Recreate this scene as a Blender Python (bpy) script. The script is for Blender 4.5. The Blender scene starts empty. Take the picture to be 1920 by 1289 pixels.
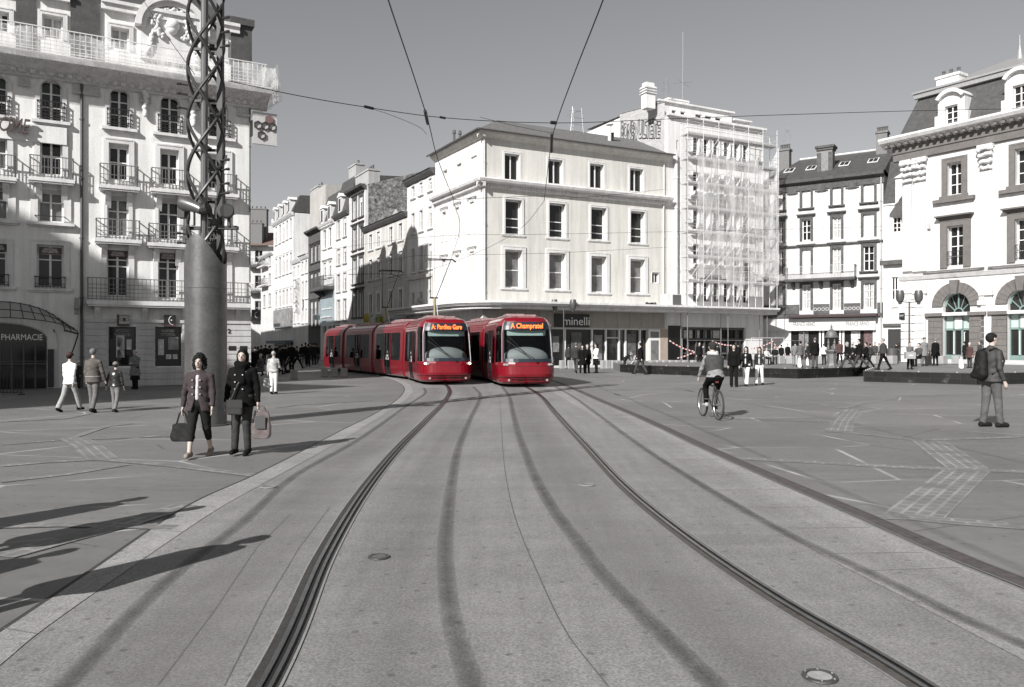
import bpy, math, random
import numpy as np
from mathutils import Vector, Matrix
random.seed(7); rng=np.random.RandomState(7)
SC=bpy.context.scene; COL=SC.collection
F=1500.0; CX=960.0; HY=648.0; H=1.7
pi=math.pi
def G(px,py,z=0.0):
    D=(H-z)*F/(py-HY); return Vector(((px-CX)/F*D,D,z))
def W(px,py,D): return Vector(((px-CX)/F*D,D,H-(py-HY)/F*D))
def AT(px,D,z=0.0): return Vector(((px-CX)/F*D,D,z))
# ---------------- tags
def tag(o,label=None,cat=None,group=None,kind=None):
    if label and len(label.replace('-',' ').split())>16: print('LONG',label)
    if label: o['label']=label
    if cat: o['category']=cat
    if group: o['group']=group
    if kind: o['kind']=kind
    return o
def empty(name,loc=(0,0,0),rz=0.0,parent=None):
    o=bpy.data.objects.new(name,None); o.empty_display_size=.2
    o.location=loc; o.rotation_euler=(0,0,rz); o.parent=parent; COL.objects.link(o); return o
# ---------------- mesh builder
class MB:
    def __init__(s): s.v=[]; s.f=[]; s.m=[]; s.uv={}
    def face(s,pts,m=0,uv=None):
        n=len(s.v); s.v+= [tuple(p) for p in pts]; s.f.append(tuple(range(n,n+len(pts)))); s.m.append(m)
        if uv: s.uv[len(s.f)-1]=uv
    def raw(s,vs,fs,m=0):
        n=len(s.v); s.v+=[tuple(p) for p in vs]
        for f in fs: s.f.append(tuple(i+n for i in f)); s.m.append(m)
    def box(s,x0,y0,z0,x1,y1,z1,m=0,M=None):
        if x0>x1:x0,x1=x1,x0
        if y0>y1:y0,y1=y1,y0
        if z0>z1:z0,z1=z1,z0
        vs=[Vector(p) for p in((x0,y0,z0),(x1,y0,z0),(x1,y1,z0),(x0,y1,z0),(x0,y0,z1),(x1,y0,z1),(x1,y1,z1),(x0,y1,z1))]
        if M is not None: vs=[M@p for p in vs]
        s.raw(vs,[(0,3,2,1),(4,5,6,7),(0,1,5,4),(1,2,6,5),(2,3,7,6),(3,0,4,7)],m)
        return s
    def bar(s,a,b,w,h=None,m=0):
        a=Vector(a);b=Vector(b);h=h or w;d=(b-a)
        if d.length<1e-6: return s
        d.normalize();up=Vector((0,0,1)) if abs(d.z)<.9 else Vector((0,1,0))
        r=d.cross(up).normalized()*w/2;u=r.cross(d).normalized()*h/2
        vs=[a-r-u,a+r-u,a+r+u,a-r+u,b-r-u,b+r-u,b+r+u,b-r+u]
        s.raw(vs,[(0,1,2,3),(7,6,5,4),(0,4,5,1),(1,5,6,2),(2,6,7,3),(3,7,4,0)],m); return s
    def tube(s,pts,r,n=8,m=0,caps=True,closed=False):
        pts=[Vector(p) for p in pts]; k=len(pts)
        rs=r if isinstance(r,(list,tuple)) else [r]*k
        vs=[];prev=None
        for i,p in enumerate(pts):
            if closed: d=(pts[(i+1)%k]-pts[i-1])
            else: d=(pts[min(i+1,k-1)]-pts[max(i-1,0)])
            d.normalize()
            if prev is None:
                up=Vector((0,0,1)) if abs(d.z)<.9 else Vector((1,0,0))
                a=d.cross(up).normalized()
            else: a=(prev-d*prev.dot(d)).normalized()
            prev=a;b=d.cross(a)
            for j in range(n):
                t=2*pi*j/n; vs.append(p+(a*math.cos(t)+b*math.sin(t))*rs[i])
        fs=[]
        for i in range(k if closed else k-1):
            i2=(i+1)%k
            for j in range(n):
                j2=(j+1)%n; fs.append((i*n+j,i2*n+j,i2*n+j2,i*n+j2))
        if caps and not closed: fs+= [tuple(range(n)),tuple(range((k-1)*n,k*n))[::-1]]
        s.raw(vs,fs,m); return s
    def lathe(s,prof,c=(0,0,0),n=24,m=0):
        vs=[];k=len(prof);c=Vector(c)
        for (r,z) in prof:
            for j in range(n):
                t=2*pi*j/n; vs.append(c+Vector((r*math.cos(t),r*math.sin(t),z)))
        fs=[]
        for i in range(k-1):
            for j in range(n):
                j2=(j+1)%n; fs.append((i*n+j,i*n+j2,(i+1)*n+j2,(i+1)*n+j))
        fs+=[tuple(range(n))[::-1],tuple(range((k-1)*n,k*n))]
        s.raw(vs,fs,m); return s
    def prism(s,poly,y0,y1,m=0):
        # poly in xz, extruded along y
        k=len(poly); vs=[(x,y0,z) for x,z in poly]+[(x,y1,z) for x,z in poly]
        fs=[tuple(range(k)),tuple(range(k,2*k))[::-1]]
        for i in range(k):
            j=(i+1)%k; fs.append((i,i+k,j+k,j))
        s.raw(vs,fs,m); return s
    def prismx(s,poly,x0,x1,m=0):
        # poly in yz, extruded along x
        k=len(poly); vs=[(x0,y,z) for y,z in poly]+[(x1,y,z) for y,z in poly]
        fs=[tuple(range(k))[::-1],tuple(range(k,2*k))]
        for i in range(k):
            j=(i+1)%k; fs.append((i,j,j+k,i+k))
        s.raw(vs,fs,m); return s
    def prismz(s,poly,z0,z1,m=0):
        k=len(poly); vs=[(p[0],p[1],z0) for p in poly]+[(p[0],p[1],z1) for p in poly]
        fs=[tuple(range(k))[::-1],tuple(range(k,2*k))]
        for i in range(k):
            j=(i+1)%k; fs.append((i,j,j+k,i+k))
        s.raw(vs,fs,m); return s
    def split(s,name,mats,parent=None,**k):
        par=list(range(len(s.v)))
        def fd(a):
            while par[a]!=a: par[a]=par[par[a]]; a=par[a]
            return a
        for f in s.f:
            for q in f[1:]: par[fd(q)]=fd(f[0])
        gr={}
        for i,f in enumerate(s.f): gr.setdefault(fd(f[0]),[]).append(i)
        out=[]
        for ids in gr.values():
            q=MB()
            for i in ids: q.face([s.v[j] for j in s.f[i]],s.m[i])
            out.append(q.build(name,mats,parent,**k))
        return out
    def build(s,name,mats,parent=None,smooth=False,loc=None,rz=None,bevel=0):
        me=bpy.data.meshes.new(name); me.from_pydata(s.v,[],s.f)
        if not isinstance(mats,(list,tuple)): mats=[mats]
        for m in mats: me.materials.append(m)
        for i,p in enumerate(me.polygons): p.material_index=s.m[i]
        if s.uv:
            ul=me.uv_layers.new(name='UVMap')
            for i,p in enumerate(me.polygons):
                if i in s.uv:
                    for k,li in enumerate(p.loop_indices): ul.data[li].uv=s.uv[i][k]
        if smooth=='auto':
            me.shade_smooth(); 
            try: me.set_sharp_from_angle(angle=math.radians(35))
            except Exception: pass
        elif smooth: me.shade_smooth()
        me.update()
        o=bpy.data.objects.new(name,me); COL.objects.link(o); o.parent=parent
        if loc is not None: o.location=loc
        if rz is not None: o.rotation_euler=(0,0,rz)
        if bevel:
            b=o.modifiers.new('b','BEVEL'); b.width=bevel; b.segments=2; b.limit_method='ANGLE'
        return o
# ---------------- materials
def g(v,w=.012): return (v*(1+w),v,v*(1-w),1)
MC={}
def mat(name,col,rough=.7,ns=0,na=0,bump=0,metal=0,ns2=0,na2=0,spec=.5,bs=None,coat=0):
    if name in MC: return MC[name]
    m=bpy.data.materials.new(name); m.use_nodes=True; nt=m.node_tree; N=nt.nodes; L=nt.links
    b=N['Principled BSDF']; 
    if not isinstance(col,(tuple,list)): col=g(col)
    if len(col)==3: col=(*col,1)
    b.inputs['Base Color'].default_value=col; b.inputs['Roughness'].default_value=rough; b.inputs['Metallic'].default_value=metal
    b.inputs['Specular IOR Level'].default_value=spec
    if coat: b.inputs['Coat Weight'].default_value=coat; b.inputs['Coat Roughness'].default_value=.05
    tc=N.new('ShaderNodeTexCoord'); out=None
    if ns:
        def layer(sc,am,prev,detail=6):
            n=N.new('ShaderNodeTexNoise'); n.inputs['Scale'].default_value=sc; n.inputs['Detail'].default_value=detail; n.inputs['Roughness'].default_value=.65
            L.new(tc.outputs['Object'],n.inputs['Vector'])
            r=N.new('ShaderNodeMapRange'); r.inputs[1].default_value=.3; r.inputs[2].default_value=.7; r.inputs[3].default_value=1-am; r.inputs[4].default_value=1+am
            L.new(n.outputs['Fac'],r.inputs[0])
            mx=N.new('ShaderNodeMix'); mx.data_type='RGBA'; mx.blend_type='MULTIPLY'; mx.inputs[0].default_value=1
            if prev is None: mx.inputs[6].default_value=col
            else: L.new(prev,mx.inputs[6])
            L.new(r.outputs[0],mx.inputs[7]); return mx.outputs[2],n
        out,n1=layer(ns,na,None)
        if ns2: out,n2=layer(ns2,na2,out,3)
        if any(q in name for q in ('render','white','limestone','base_stone','trim')) and 'frame' not in name:
            mp=N.new('ShaderNodeMapping'); mp.inputs['Scale'].default_value=(2.2,2.2,.16); L.new(tc.outputs['Object'],mp.inputs[0])
            n=N.new('ShaderNodeTexNoise'); n.inputs['Scale'].default_value=1; n.inputs['Detail'].default_value=6; n.inputs['Roughness'].default_value=.7; L.new(mp.outputs[0],n.inputs['Vector'])
            r=N.new('ShaderNodeMapRange'); r.inputs[1].default_value=.42; r.inputs[2].default_value=.72; r.inputs[3].default_value=1; r.inputs[4].default_value=.74; L.new(n.outputs['Fac'],r.inputs[0])
            mx=N.new('ShaderNodeMix'); mx.data_type='RGBA'; mx.blend_type='MULTIPLY'; mx.inputs[0].default_value=1; L.new(out,mx.inputs[6]); L.new(r.outputs[0],mx.inputs[7]); out=mx.outputs[2]
        L.new(out,b.inputs['Base Color'])
    if bump:
        n=N.new('ShaderNodeTexNoise'); n.inputs['Scale'].default_value=bs or (ns2 or ns or 20); n.inputs['Detail'].default_value=4
        L.new(tc.outputs['Object'],n.inputs['Vector'])
        bp=N.new('ShaderNodeBump'); bp.inputs['Strength'].default_value=bump; bp.inputs['Distance'].default_value=.02
        L.new(n.outputs['Fac'],bp.inputs['Height']); L.new(bp.outputs[0],b.inputs['Normal'])
    MC[name]=m; return m
def thru(name,alpha,col,rough=.6,gloss=0.0,weave=0):
    if name in MC: return MC[name]
    m=bpy.data.materials.new(name); m.use_nodes=True; nt=m.node_tree; N=nt.nodes; L=nt.links
    b=N['Principled BSDF']; b.inputs['Base Color'].default_value=g(col) if not isinstance(col,tuple) else (*col,1); b.inputs['Roughness'].default_value=rough
    o=N['Material Output']; t=N.new('ShaderNodeBsdfTransparent'); mx=N.new('ShaderNodeMixShader'); mx.inputs[0].default_value=alpha
    L.new(t.outputs[0],mx.inputs[1]); L.new(b.outputs[0],mx.inputs[2]); L.new(mx.outputs[0],o.inputs['Surface'])
    if weave:
        tc=N.new('ShaderNodeTexCoord'); n=N.new('ShaderNodeTexNoise'); n.inputs['Scale'].default_value=weave; n.inputs['Detail'].default_value=5
        mp=N.new('ShaderNodeMapping'); mp.inputs['Scale'].default_value=(1,1,.22); mp.inputs['Rotation'].default_value=(0,.35,0); L.new(tc.outputs['Object'],mp.inputs[0]); L.new(mp.outputs[0],n.inputs['Vector']); n.inputs['Roughness'].default_value=.75
        r=N.new('ShaderNodeMapRange'); r.inputs[1].default_value=.38; r.inputs[2].default_value=.62; r.inputs[3].default_value=alpha-.16; r.inputs[4].default_value=min(1,alpha+.22)
        L.new(n.outputs['Fac'],r.inputs[0]); L.new(r.outputs[0],mx.inputs[0])
    MC[name]=m; return m
def tint_glass(name,tr,base=.02):
    m=bpy.data.materials.new(name); m.use_nodes=True; nt=m.node_tree; N=nt.nodes; L=nt.links
    o=N['Material Output']; N.remove(N['Principled BSDF'])
    t=N.new('ShaderNodeBsdfTransparent'); t.inputs[0].default_value=(tr*.93,tr,tr*1.0,1)
    gl=N.new('ShaderNodeBsdfGlossy'); gl.inputs['Roughness'].default_value=.02; gl.inputs[0].default_value=(.9,.95,1,1)
    fr=N.new('ShaderNodeFresnel'); fr.inputs[0].default_value=1.33
    mx=N.new('ShaderNodeMixShader'); L.new(fr.outputs[0],mx.inputs[0]); L.new(t.outputs[0],mx.inputs[1]); L.new(gl.outputs[0],mx.inputs[2]); L.new(mx.outputs[0],o.inputs['Surface'])
    MC[name]=m; return m
def emit(name,col,st):
    m=bpy.data.materials.new(name); m.use_nodes=True; b=m.node_tree.nodes['Principled BSDF']
    b.inputs['Base Color'].default_value=(*col,1); b.inputs['Emission Color'].default_value=(*col,1); b.inputs['Emission Strength'].default_value=st
    MC[name]=m; return m
# text as a mesh lying in local xz plane, facing -y
def text(name,s,size,m,parent,loc,w=None,depth=.01,align='LEFT',rz=0,bold=0,shear=0):
    c=bpy.data.curves.new(name,'FONT'); c.body=s; c.size=size; c.extrude=depth; c.align_x=align; c.offset=bold; c.shear=shear; c.resolution_u=3
    t=bpy.data.objects.new(name,c); COL.objects.link(t)
    dg=bpy.context.evaluated_depsgraph_get(); me=bpy.data.meshes.new_from_object(t.evaluated_get(dg))
    bpy.data.objects.remove(t); bpy.data.curves.remove(c)
    xs=[v.co.x for v in me.vertices]; 
    if not xs: return None
    k=1.0
    if w: k=w/(max(xs)-min(xs))
    for v in me.vertices: v.co=Vector((v.co.x*k,-v.co.z,v.co.y))
    me.materials.clear(); me.materials.append(m)
    for p in me.polygons: p.material_index=0
    me.name=name
    o=bpy.data.objects.new(name,me); COL.objects.link(o); o.parent=parent; o.location=loc; o.rotation_euler=(0,0,rz); return o
# ---------------- surface nets (smooth solid bodies from distance fields)
def snet(fn,lo,hi,res):
    lo=np.array(lo,float);hi=np.array(hi,float)
    n=np.maximum(((hi-lo)/res).astype(int)+2,4)
    ax=[lo[i]+np.arange(n[i])*res for i in range(3)]
    X,Y,Z=np.meshgrid(*ax,indexing='ij'); V=fn(X,Y,Z)
    ins=V<0
    c=np.zeros(np.array(V.shape)-1,int)
    for i in(0,1):
        for j in(0,1):
            for k in(0,1):
                c+=ins[i:ins.shape[0]-1+i,j:ins.shape[1]-1+j,k:ins.shape[2]-1+k]
    act=(c>0)&(c<8); idx=-np.ones(c.shape,int); I=np.argwhere(act); idx[act]=np.arange(len(I))
    P=np.zeros((len(I),3));Wt=np.zeros(len(I))
    cor=[(i,j,k) for i in(0,1) for j in(0,1) for k in(0,1)]
    for a in cor:
        for b in cor:
            if sum(abs(a[q]-b[q]) for q in range(3))==1 and a<b:
                va=V[I[:,0]+a[0],I[:,1]+a[1],I[:,2]+a[2]]; vb=V[I[:,0]+b[0],I[:,1]+b[1],I[:,2]+b[2]]
                mk=(va<0)!=(vb<0); t=np.where(mk,va/np.where(mk,va-vb,1),0)
                p=np.array(a)[None]+t[:,None]*(np.array(b)-np.array(a))[None]
                P[mk]+=p[mk]; Wt[mk]+=1
    P=lo+(I+P/Wt[:,None])*res
    fs=[]
    def quads(A,B,ofs):
        mk=(A!=B); mk2=mk.copy()
        return np.argwhere(mk),A[mk]
    sh=ins.shape
    # x edges
    for axis in range(3):
        sl0=[slice(None)]*3; sl1=[slice(None)]*3
        sl0[axis]=slice(0,sh[axis]-1); sl1[axis]=slice(1,sh[axis])
        o=[q for q in range(3) if q!=axis]
        for q in o: sl0[q]=slice(1,sh[q]-1); sl1[q]=slice(1,sh[q]-1)
        A=ins[tuple(sl0)];B=ins[tuple(sl1)]
        E=np.argwhere(A!=B); s=A[A!=B]
        if len(E)==0: continue
        base=E.copy(); 
        d1=np.zeros(3,int);d1[o[0]]=1;d2=np.zeros(3,int);d2[o[1]]=1
        q0=base; q1=base+d1; q2=base+d1+d2; q3=base+d2   # cells offset by -1 already
        def id(q): return idx[q[:,0],q[:,1],q[:,2]]
        Q=np.stack([id(q0),id(q1),id(q2),id(q3)],1)
        flip = s if axis!=1 else ~s
        Q=np.where(flip[:,None],Q,Q[:,::-1]); fs.append(Q)
    Fq=np.concatenate(fs) if fs else np.zeros((0,4),int)
    return P,Fq
def mesh_np(name,P,Q,m,parent=None,smooth=True):
    me=bpy.data.meshes.new(name); me.from_pydata(P.tolist(),[],Q.tolist()); me.materials.append(m)
    if smooth: me.shade_smooth()
    o=bpy.data.objects.new(name,me); COL.objects.link(o); o.parent=parent; return o
def rc(X,Y,Z,a,b,r0,r1,sx=1.0,sy=1.0):
    a=np.array(a,float);b=np.array(b,float);d=b-a;dd=max((d*d).sum(),1e-9)
    x=X-a[0];y=Y-a[1];z=Z-a[2]
    t=np.clip((x*d[0]+y*d[1]+z*d[2])/dd,0,1)
    ex=(x-t*d[0])/sx; ey=(y-t*d[1])/sy
    return (np.sqrt(ex**2+ey**2+(z-t*d[2])**2)-(r0+(r1-r0)*t))
def ell(X,Y,Z,c,r):
    k=np.sqrt(((X-c[0])/r[0])**2+((Y-c[1])/r[1])**2+((Z-c[2])/r[2])**2)
    return (k-1)*min(r)
def smin(a,b,k):
    h=np.clip(.5+.5*(b-a)/k,0,1); return b+(a-b)*h-k*h*(1-h)
# ---------------- world, sun, camera
def setup():
    w=bpy.data.worlds.new('World'); SC.world=w; w.use_nodes=True; N=w.node_tree.nodes; L=w.node_tree.links
    bg=N['Background']; sky=N.new('ShaderNodeTexSky'); sky.sky_type='NISHITA'; sky.sun_disc=False
    sky.sun_elevation=math.radians(SUN_EL); sky.sun_rotation=math.radians(180+SUN_AZ); sky.altitude=400; sky.air_density=1; sky.dust_density=.7; sky.ozone_density=1
    hs=N.new('ShaderNodeHueSaturation'); hs.inputs['Saturation'].default_value=.10; hs.inputs['Value'].default_value=1
    L.new(sky.outputs[0],hs.inputs['Color']); L.new(hs.outputs[0],bg.inputs['Color']); bg.inputs['Strength'].default_value=SKY
    s=bpy.data.lights.new('sun','SUN'); s.energy=SUN; s.angle=math.radians(.5); s.color=(1,.985,.965)
    so=bpy.data.objects.new('sun',s); COL.objects.link(so)
    el=math.radians(SUN_EL);az=math.radians(SUN_AZ)
    d=Vector((math.sin(az)*math.cos(el),math.cos(az)*math.cos(el),-math.sin(el)))
    so.rotation_euler=d.to_track_quat('-Z','Y').to_euler(); so.location=(-20,-20,40)
    c=bpy.data.cameras.new('camera'); c.sensor_width=36; c.lens=F/1920*36; c.shift_y=3.5/1920; c.clip_end=3000; c.clip_start=.1
    co=bpy.data.objects.new('camera',c); COL.objects.link(co); co.location=(0,0,H); co.rotation_euler=(pi/2,0,0); SC.camera=co
    SC.view_settings.view_transform='Standard'; SC.view_settings.look='None'; SC.view_settings.exposure=EXPO; SC.view_settings.gamma=1
SUN_EL=33; SUN_AZ=31.5; SKY=.052; SUN=5.0; EXPO=0.54
setup()
# ================= GROUND
def node_ground(name,kind):
    m=bpy.data.materials.new(name); m.use_nodes=True; nt=m.node_tree; N=nt.nodes; L=nt.links; b=N['Principled BSDF']
    tc=N.new('ShaderNodeTexCoord'); V=tc.outputs['Object']
    def noise(s,d=5,r=.6,vec=None):
        n=N.new('ShaderNodeTexNoise'); n.inputs['Scale'].default_value=s; n.inputs['Detail'].default_value=d; n.inputs['Roughness'].default_value=r; L.new(vec or V,n.inputs['Vector']); return n.outputs['Fac']
    def mr(x,a,b_,c,d,smooth=False):
        r=N.new('ShaderNodeMapRange'); L.new(x,r.inputs[0])
        for i,q in enumerate((a,b_,c,d)): r.inputs[i+1].default_value=q
        return r.outputs[0]
    def mul(a,c):
        q=N.new('ShaderNodeMath'); q.operation='MULTIPLY'; L.new(a,q.inputs[0])
        if isinstance(c,float): q.inputs[1].default_value=c
        else: L.new(c,q.inputs[1])
        return q.outputs[0]
    def mixv(f,a,b_):
        q=N.new('ShaderNodeMix'); q.data_type='FLOAT'
        L.new(f,q.inputs[0])
        for i,v in ((2,a),(3,b_)):
            if isinstance(v,float): q.inputs[i].default_value=v
            else: L.new(v,q.inputs[i])
        return q.outputs[0]
    base=dict(plaza=.147,concrete=.195,pale=.25)[kind]
    v=mr(noise(.35,5),.3,.7,base*.86,base*1.14)
    v=mul(v,mr(noise(6,6,.7),.3,.7,.91,1.09))
    vs_=N.new('ShaderNodeTexVoronoi'); vs_.inputs['Scale'].default_value=2.3; vs_.voronoi_dimensions='2D'; vs_.inputs['Randomness'].default_value=1; L.new(V,vs_.inputs['Vector'])
    v=mul(v,mr(vs_.outputs['Distance'],.035,.06,.62,1))
    v=mul(v,mr(noise(1.1,7,.72),.60,.72,1,.86)); v=mul(v,mr(noise(.8,7,.75),.28,.38,1.13,1))
    if kind!='plaza':
        v=mul(v,mr(noise(55,3,.7),.33,.67,.66,1.34))
        v=mul(v,mr(noise(170,2,.8),.35,.65,.82,1.18))
        vo=N.new('ShaderNodeTexVoronoi'); vo.inputs['Scale'].default_value=48; L.new(V,vo.inputs['Vector'])
        pit=mr(vo.outputs['Distance'],.10,.22,1,0); pm=mr(noise(1.3,4),.42,.62,0,.55)
        v=mul(v,mr(mul(pit,pm),0,1,1,.25))
        # stretched wear streaks
        mp=N.new('ShaderNodeMapping'); mp.inputs['Scale'].default_value=(6,.35,1); L.new(V,mp.inputs[0])
        v=mul(v,mr(noise(1,5,.6,mp.outputs[0]),.3,.7,.90,1.10))
        mp=N.new('ShaderNodeMapping'); mp.inputs['Scale'].default_value=(.5,2.5,1); L.new(V,mp.inputs[0])
        v=mul(v,mr(noise(1,5,.6,mp.outputs[0]),.35,.65,.93,1.06))
    else:
        v=mul(v,mr(noise(90,3,.7),.3,.7,.86,1.14))
        # large irregular slabs with thin pale joints
        mp=N.new('ShaderNodeMapping'); mp.inputs['Rotation'].default_value=(0,0,.35); mp.inputs['Scale'].default_value=(.30,.42,1); L.new(V,mp.inputs[0])
        ve=N.new('ShaderNodeTexVoronoi'); ve.voronoi_dimensions='2D'; ve.feature='DISTANCE_TO_EDGE'; ve.inputs['Scale'].default_value=1; L.new(mp.outputs[0],ve.inputs['Vector'])
        vc=N.new('ShaderNodeTexVoronoi'); vc.voronoi_dimensions='2D'; vc.inputs['Scale'].default_value=1; L.new(mp.outputs[0],vc.inputs['Vector'])
        sc=N.new('ShaderNodeSeparateColor'); L.new(vc.outputs['Color'],sc.inputs[0])
        v=mul(v,mr(sc.outputs[0],0,1,.92,1.08))
        gap=mr(noise(.5,2),.45,.6,0,1)
        jf=mul(mr(ve.outputs['Distance'],.006,.013,1,0),gap)
        v=mixv(jf,v,.36)
        mp2=N.new('ShaderNodeMapping'); mp2.inputs['Rotation'].default_value=(0,0,-.7); mp2.inputs['Scale'].default_value=(.16,.5,1); mp2.inputs['Location'].default_value=(3.1,1.7,0); L.new(V,mp2.inputs[0])
        v2=N.new('ShaderNodeTexVoronoi'); v2.voronoi_dimensions='2D'; v2.feature='DISTANCE_TO_EDGE'; L.new(mp2.outputs[0],v2.inputs['Vector']); v2.inputs['Scale'].default_value=1
        jf2=mul(mr(v2.outputs['Distance'],.003,.006,1,0),mr(noise(.3,2),.5,.56,0,.6)); v=mixv(jf2,v,.05)
        mp=N.new('ShaderNodeMapping'); mp.inputs['Scale'].default_value=(.6,3,1); L.new(V,mp.inputs[0])
        v=mul(v,mr(noise(1,6,.7,mp.outputs[0]),.35,.65,.93,1.07))
    cc=N.new('ShaderNodeCombineColor'); L.new(mul(v,1.02),cc.inputs[0]); L.new(v,cc.inputs[1]); L.new(mul(v,.985),cc.inputs[2]); L.new(cc.outputs[0],b.inputs['Base Color'])
    b.inputs['Roughness'].default_value=.72 if kind!='plaza' else .6
    bp=N.new('ShaderNodeBump'); bp.inputs['Strength'].default_value=.35; bp.inputs['Distance'].default_value=.006; L.new(noise(70,4,.7),bp.inputs['Height']); L.new(bp.outputs[0],b.inputs['Normal'])
    return m
M_plaza=node_ground('plaza_stone','plaza'); M_conc=node_ground('guideway_concrete','concrete'); M_pale=node_ground('border_concrete','pale')
def stain(name,val,amt,power=2.0,nscale=3):
    # dirt/wear ribbon: opacity falls off across the ribbon (UV.x 0..1)
    m=bpy.data.materials.new(name); m.use_nodes=True; nt=m.node_tree; N=nt.nodes; L=nt.links; b=N['Principled BSDF']; o=N['Material Output']
    b.inputs['Base Color'].default_value=g(val,.03); b.inputs['Roughness'].default_value=.6
    uv=N.new('ShaderNodeUVMap'); sp=N.new('ShaderNodeSeparateXYZ'); L.new(uv.outputs[0],sp.inputs[0])
    def mt(op,a,c=None):
        q=N.new('ShaderNodeMath'); q.operation=op
        if isinstance(a,(int,float)): q.inputs[0].default_value=a
        else: L.new(a,q.inputs[0])
        if c is not None:
            if isinstance(c,(int,float)): q.inputs[1].default_value=c
            else: L.new(c,q.inputs[1])
        return q.outputs[0]
    d=mt('ABSOLUTE',mt('SUBTRACT',sp.outputs[0],.5)); f=mt('MAXIMUM',mt('SUBTRACT',1.0,mt('MULTIPLY',d,2.0)),0); f=mt('POWER',f,power)
    tc=N.new('ShaderNodeTexCoord'); n=N.new('ShaderNodeTexNoise'); n.inputs['Scale'].default_value=nscale; n.inputs['Detail'].default_value=7; n.inputs['Roughness'].default_value=.75; L.new(tc.outputs['Object'],n.inputs['Vector'])
    r=N.new('ShaderNodeMapRange'); r.inputs[1].default_value=.3; r.inputs[2].default_value=.7; r.inputs[3].default_value=.55; r.inputs[4].default_value=1.2; L.new(n.outputs['Fac'],r.inputs[0])
    f=mt('MULTIPLY',mt('MULTIPLY',f,r.outputs[0]),amt)
    q=N.new('ShaderNodeMapRange'); L.new(f,q.inputs[0])
    t=N.new('ShaderNodeBsdfTransparent'); mx=N.new('ShaderNodeMixShader'); L.new(q.outputs[0],mx.inputs[0]); L.new(t.outputs[0],mx.inputs[1]); L.new(b.outputs[0],mx.inputs[2]); L.new(mx.outputs[0],o.inputs['Surface'])
    return m
def setts_mat(name,sc=7.0,a=.19,bb=.14,jo=.29):
    m=bpy.data.materials.new(name); m.use_nodes=True; nt=m.node_tree; N=nt.nodes; L=nt.links; b=N['Principled BSDF']
    uv=N.new('ShaderNodeUVMap'); br=N.new('ShaderNodeTexBrick'); L.new(uv.outputs[0],br.inputs['Vector'])
    br.inputs['Scale'].default_value=1; br.inputs['Color1'].default_value=g(a); br.inputs['Color2'].default_value=g(bb); br.inputs['Mortar'].default_value=g(jo)
    br.inputs['Mortar Size'].default_value=.018; br.inputs['Brick Width'].default_value=.23; br.inputs['Row Height'].default_value=.13
    tc=N.new('ShaderNodeTexCoord'); n=N.new('ShaderNodeTexNoise'); n.inputs['Scale'].default_value=2; n.inputs['Detail'].default_value=5; L.new(tc.outputs['Object'],n.inputs['Vector'])
    mx=N.new('ShaderNodeMix'); mx.data_type='RGBA'; mx.inputs[7].default_value=g(.13); L.new(br.outputs[0],mx.inputs[6])
    r=N.new('ShaderNodeMapRange'); r.inputs[1].default_value=.4; r.inputs[2].default_value=.65; r.inputs[3].default_value=.1; r.inputs[4].default_value=.9; L.new(n.outputs['Fac'],r.inputs[0]); L.new(r.outputs[0],mx.inputs[0])
    L.new(mx.outputs[2],b.inputs['Base Color']); b.inputs['Roughness'].default_value=.7; return m
M_sett=setts_mat('sett_cobbles')
def ext(P,y=-5.0):
    a,b=P[0],P[1]; t=(y-a.y)/(b.y-a.y); return [Vector((a.x+(b.x-a.x)*t*.9,y,0))]
def catmull(pts,n=8):
    P=[Vector(p) for p in pts]; P=[P[0]*2-P[1]]+P+[P[-1]*2-P[-2]]; out=[]
    for i in range(1,len(P)-2):
        p0,p1,p2,p3=P[i-1:i+3]; t0=0;t1=t0+max((p1-p0).length,1e-4)**.5;t2=t1+max((p2-p1).length,1e-4)**.5;t3=t2+max((p3-p2).length,1e-4)**.5
        for k in range(n):
            t=t1+(t2-t1)*k/n
            A1=p0*((t1-t)/(t1-t0))+p1*((t-t0)/(t1-t0));A2=p1*((t2-t)/(t2-t1))+p2*((t-t1)/(t2-t1));A3=p2*((t3-t)/(t3-t2))+p3*((t-t2)/(t3-t2))
            B1=A1*((t2-t)/(t2-t0))+A2*((t-t0)/(t2-t0));B2=A2*((t3-t)/(t3-t1))+A3*((t-t1)/(t3-t1)); out.append(B1*((t2-t)/(t2-t1))+B2*((t-t1)/(t2-t1)))
    out.append(P[-2]); return out
def catmull_old(pts,n=8):
    P=[Vector(p) for p in pts]; P=[P[0]*2-P[1]]+P+[P[-1]*2-P[-2]]; out=[]
    for i in range(1,len(P)-2):
        for k in range(n):
            t=k/n; p0,p1,p2,p3=P[i-1:i+3]
            out.append(.5*((2*p1)+(p2-p0)*t+(2*p0-5*p1+4*p2-p3)*t*t+(3*p1-p0-3*p2+p3)*t**3))
    out.append(P[-2]); return out
def ribbon(mb,pts,w,z,m=0,ofs=0.0,lift=0.0):
    pts=[Vector((p[0],p[1],0)) for p in pts]; L_=[];R_=[];acc=[0]
    for i,p in enumerate(pts):
        d=pts[min(i+1,len(pts)-1)]-pts[max(i-1,0)]; d.normalize(); n=Vector((d.y,-d.x,0))
        L_.append(p+n*(ofs-w/2));R_.append(p+n*(ofs+w/2))
        if i: acc.append(acc[-1]+(pts[i]-pts[i-1]).length)
    for i in range(len(pts)-1):
        a,b,c,d=L_[i],R_[i],R_[i+1],L_[i+1]
        q=[Vector((v.x,v.y,z)) for v in(a,b,c,d)]
        mb.face(q,m,[(0,acc[i]),(1 if w<5 else w,acc[i]),(1 if w<5 else w,acc[i+1]),(0,acc[i+1])])
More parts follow.
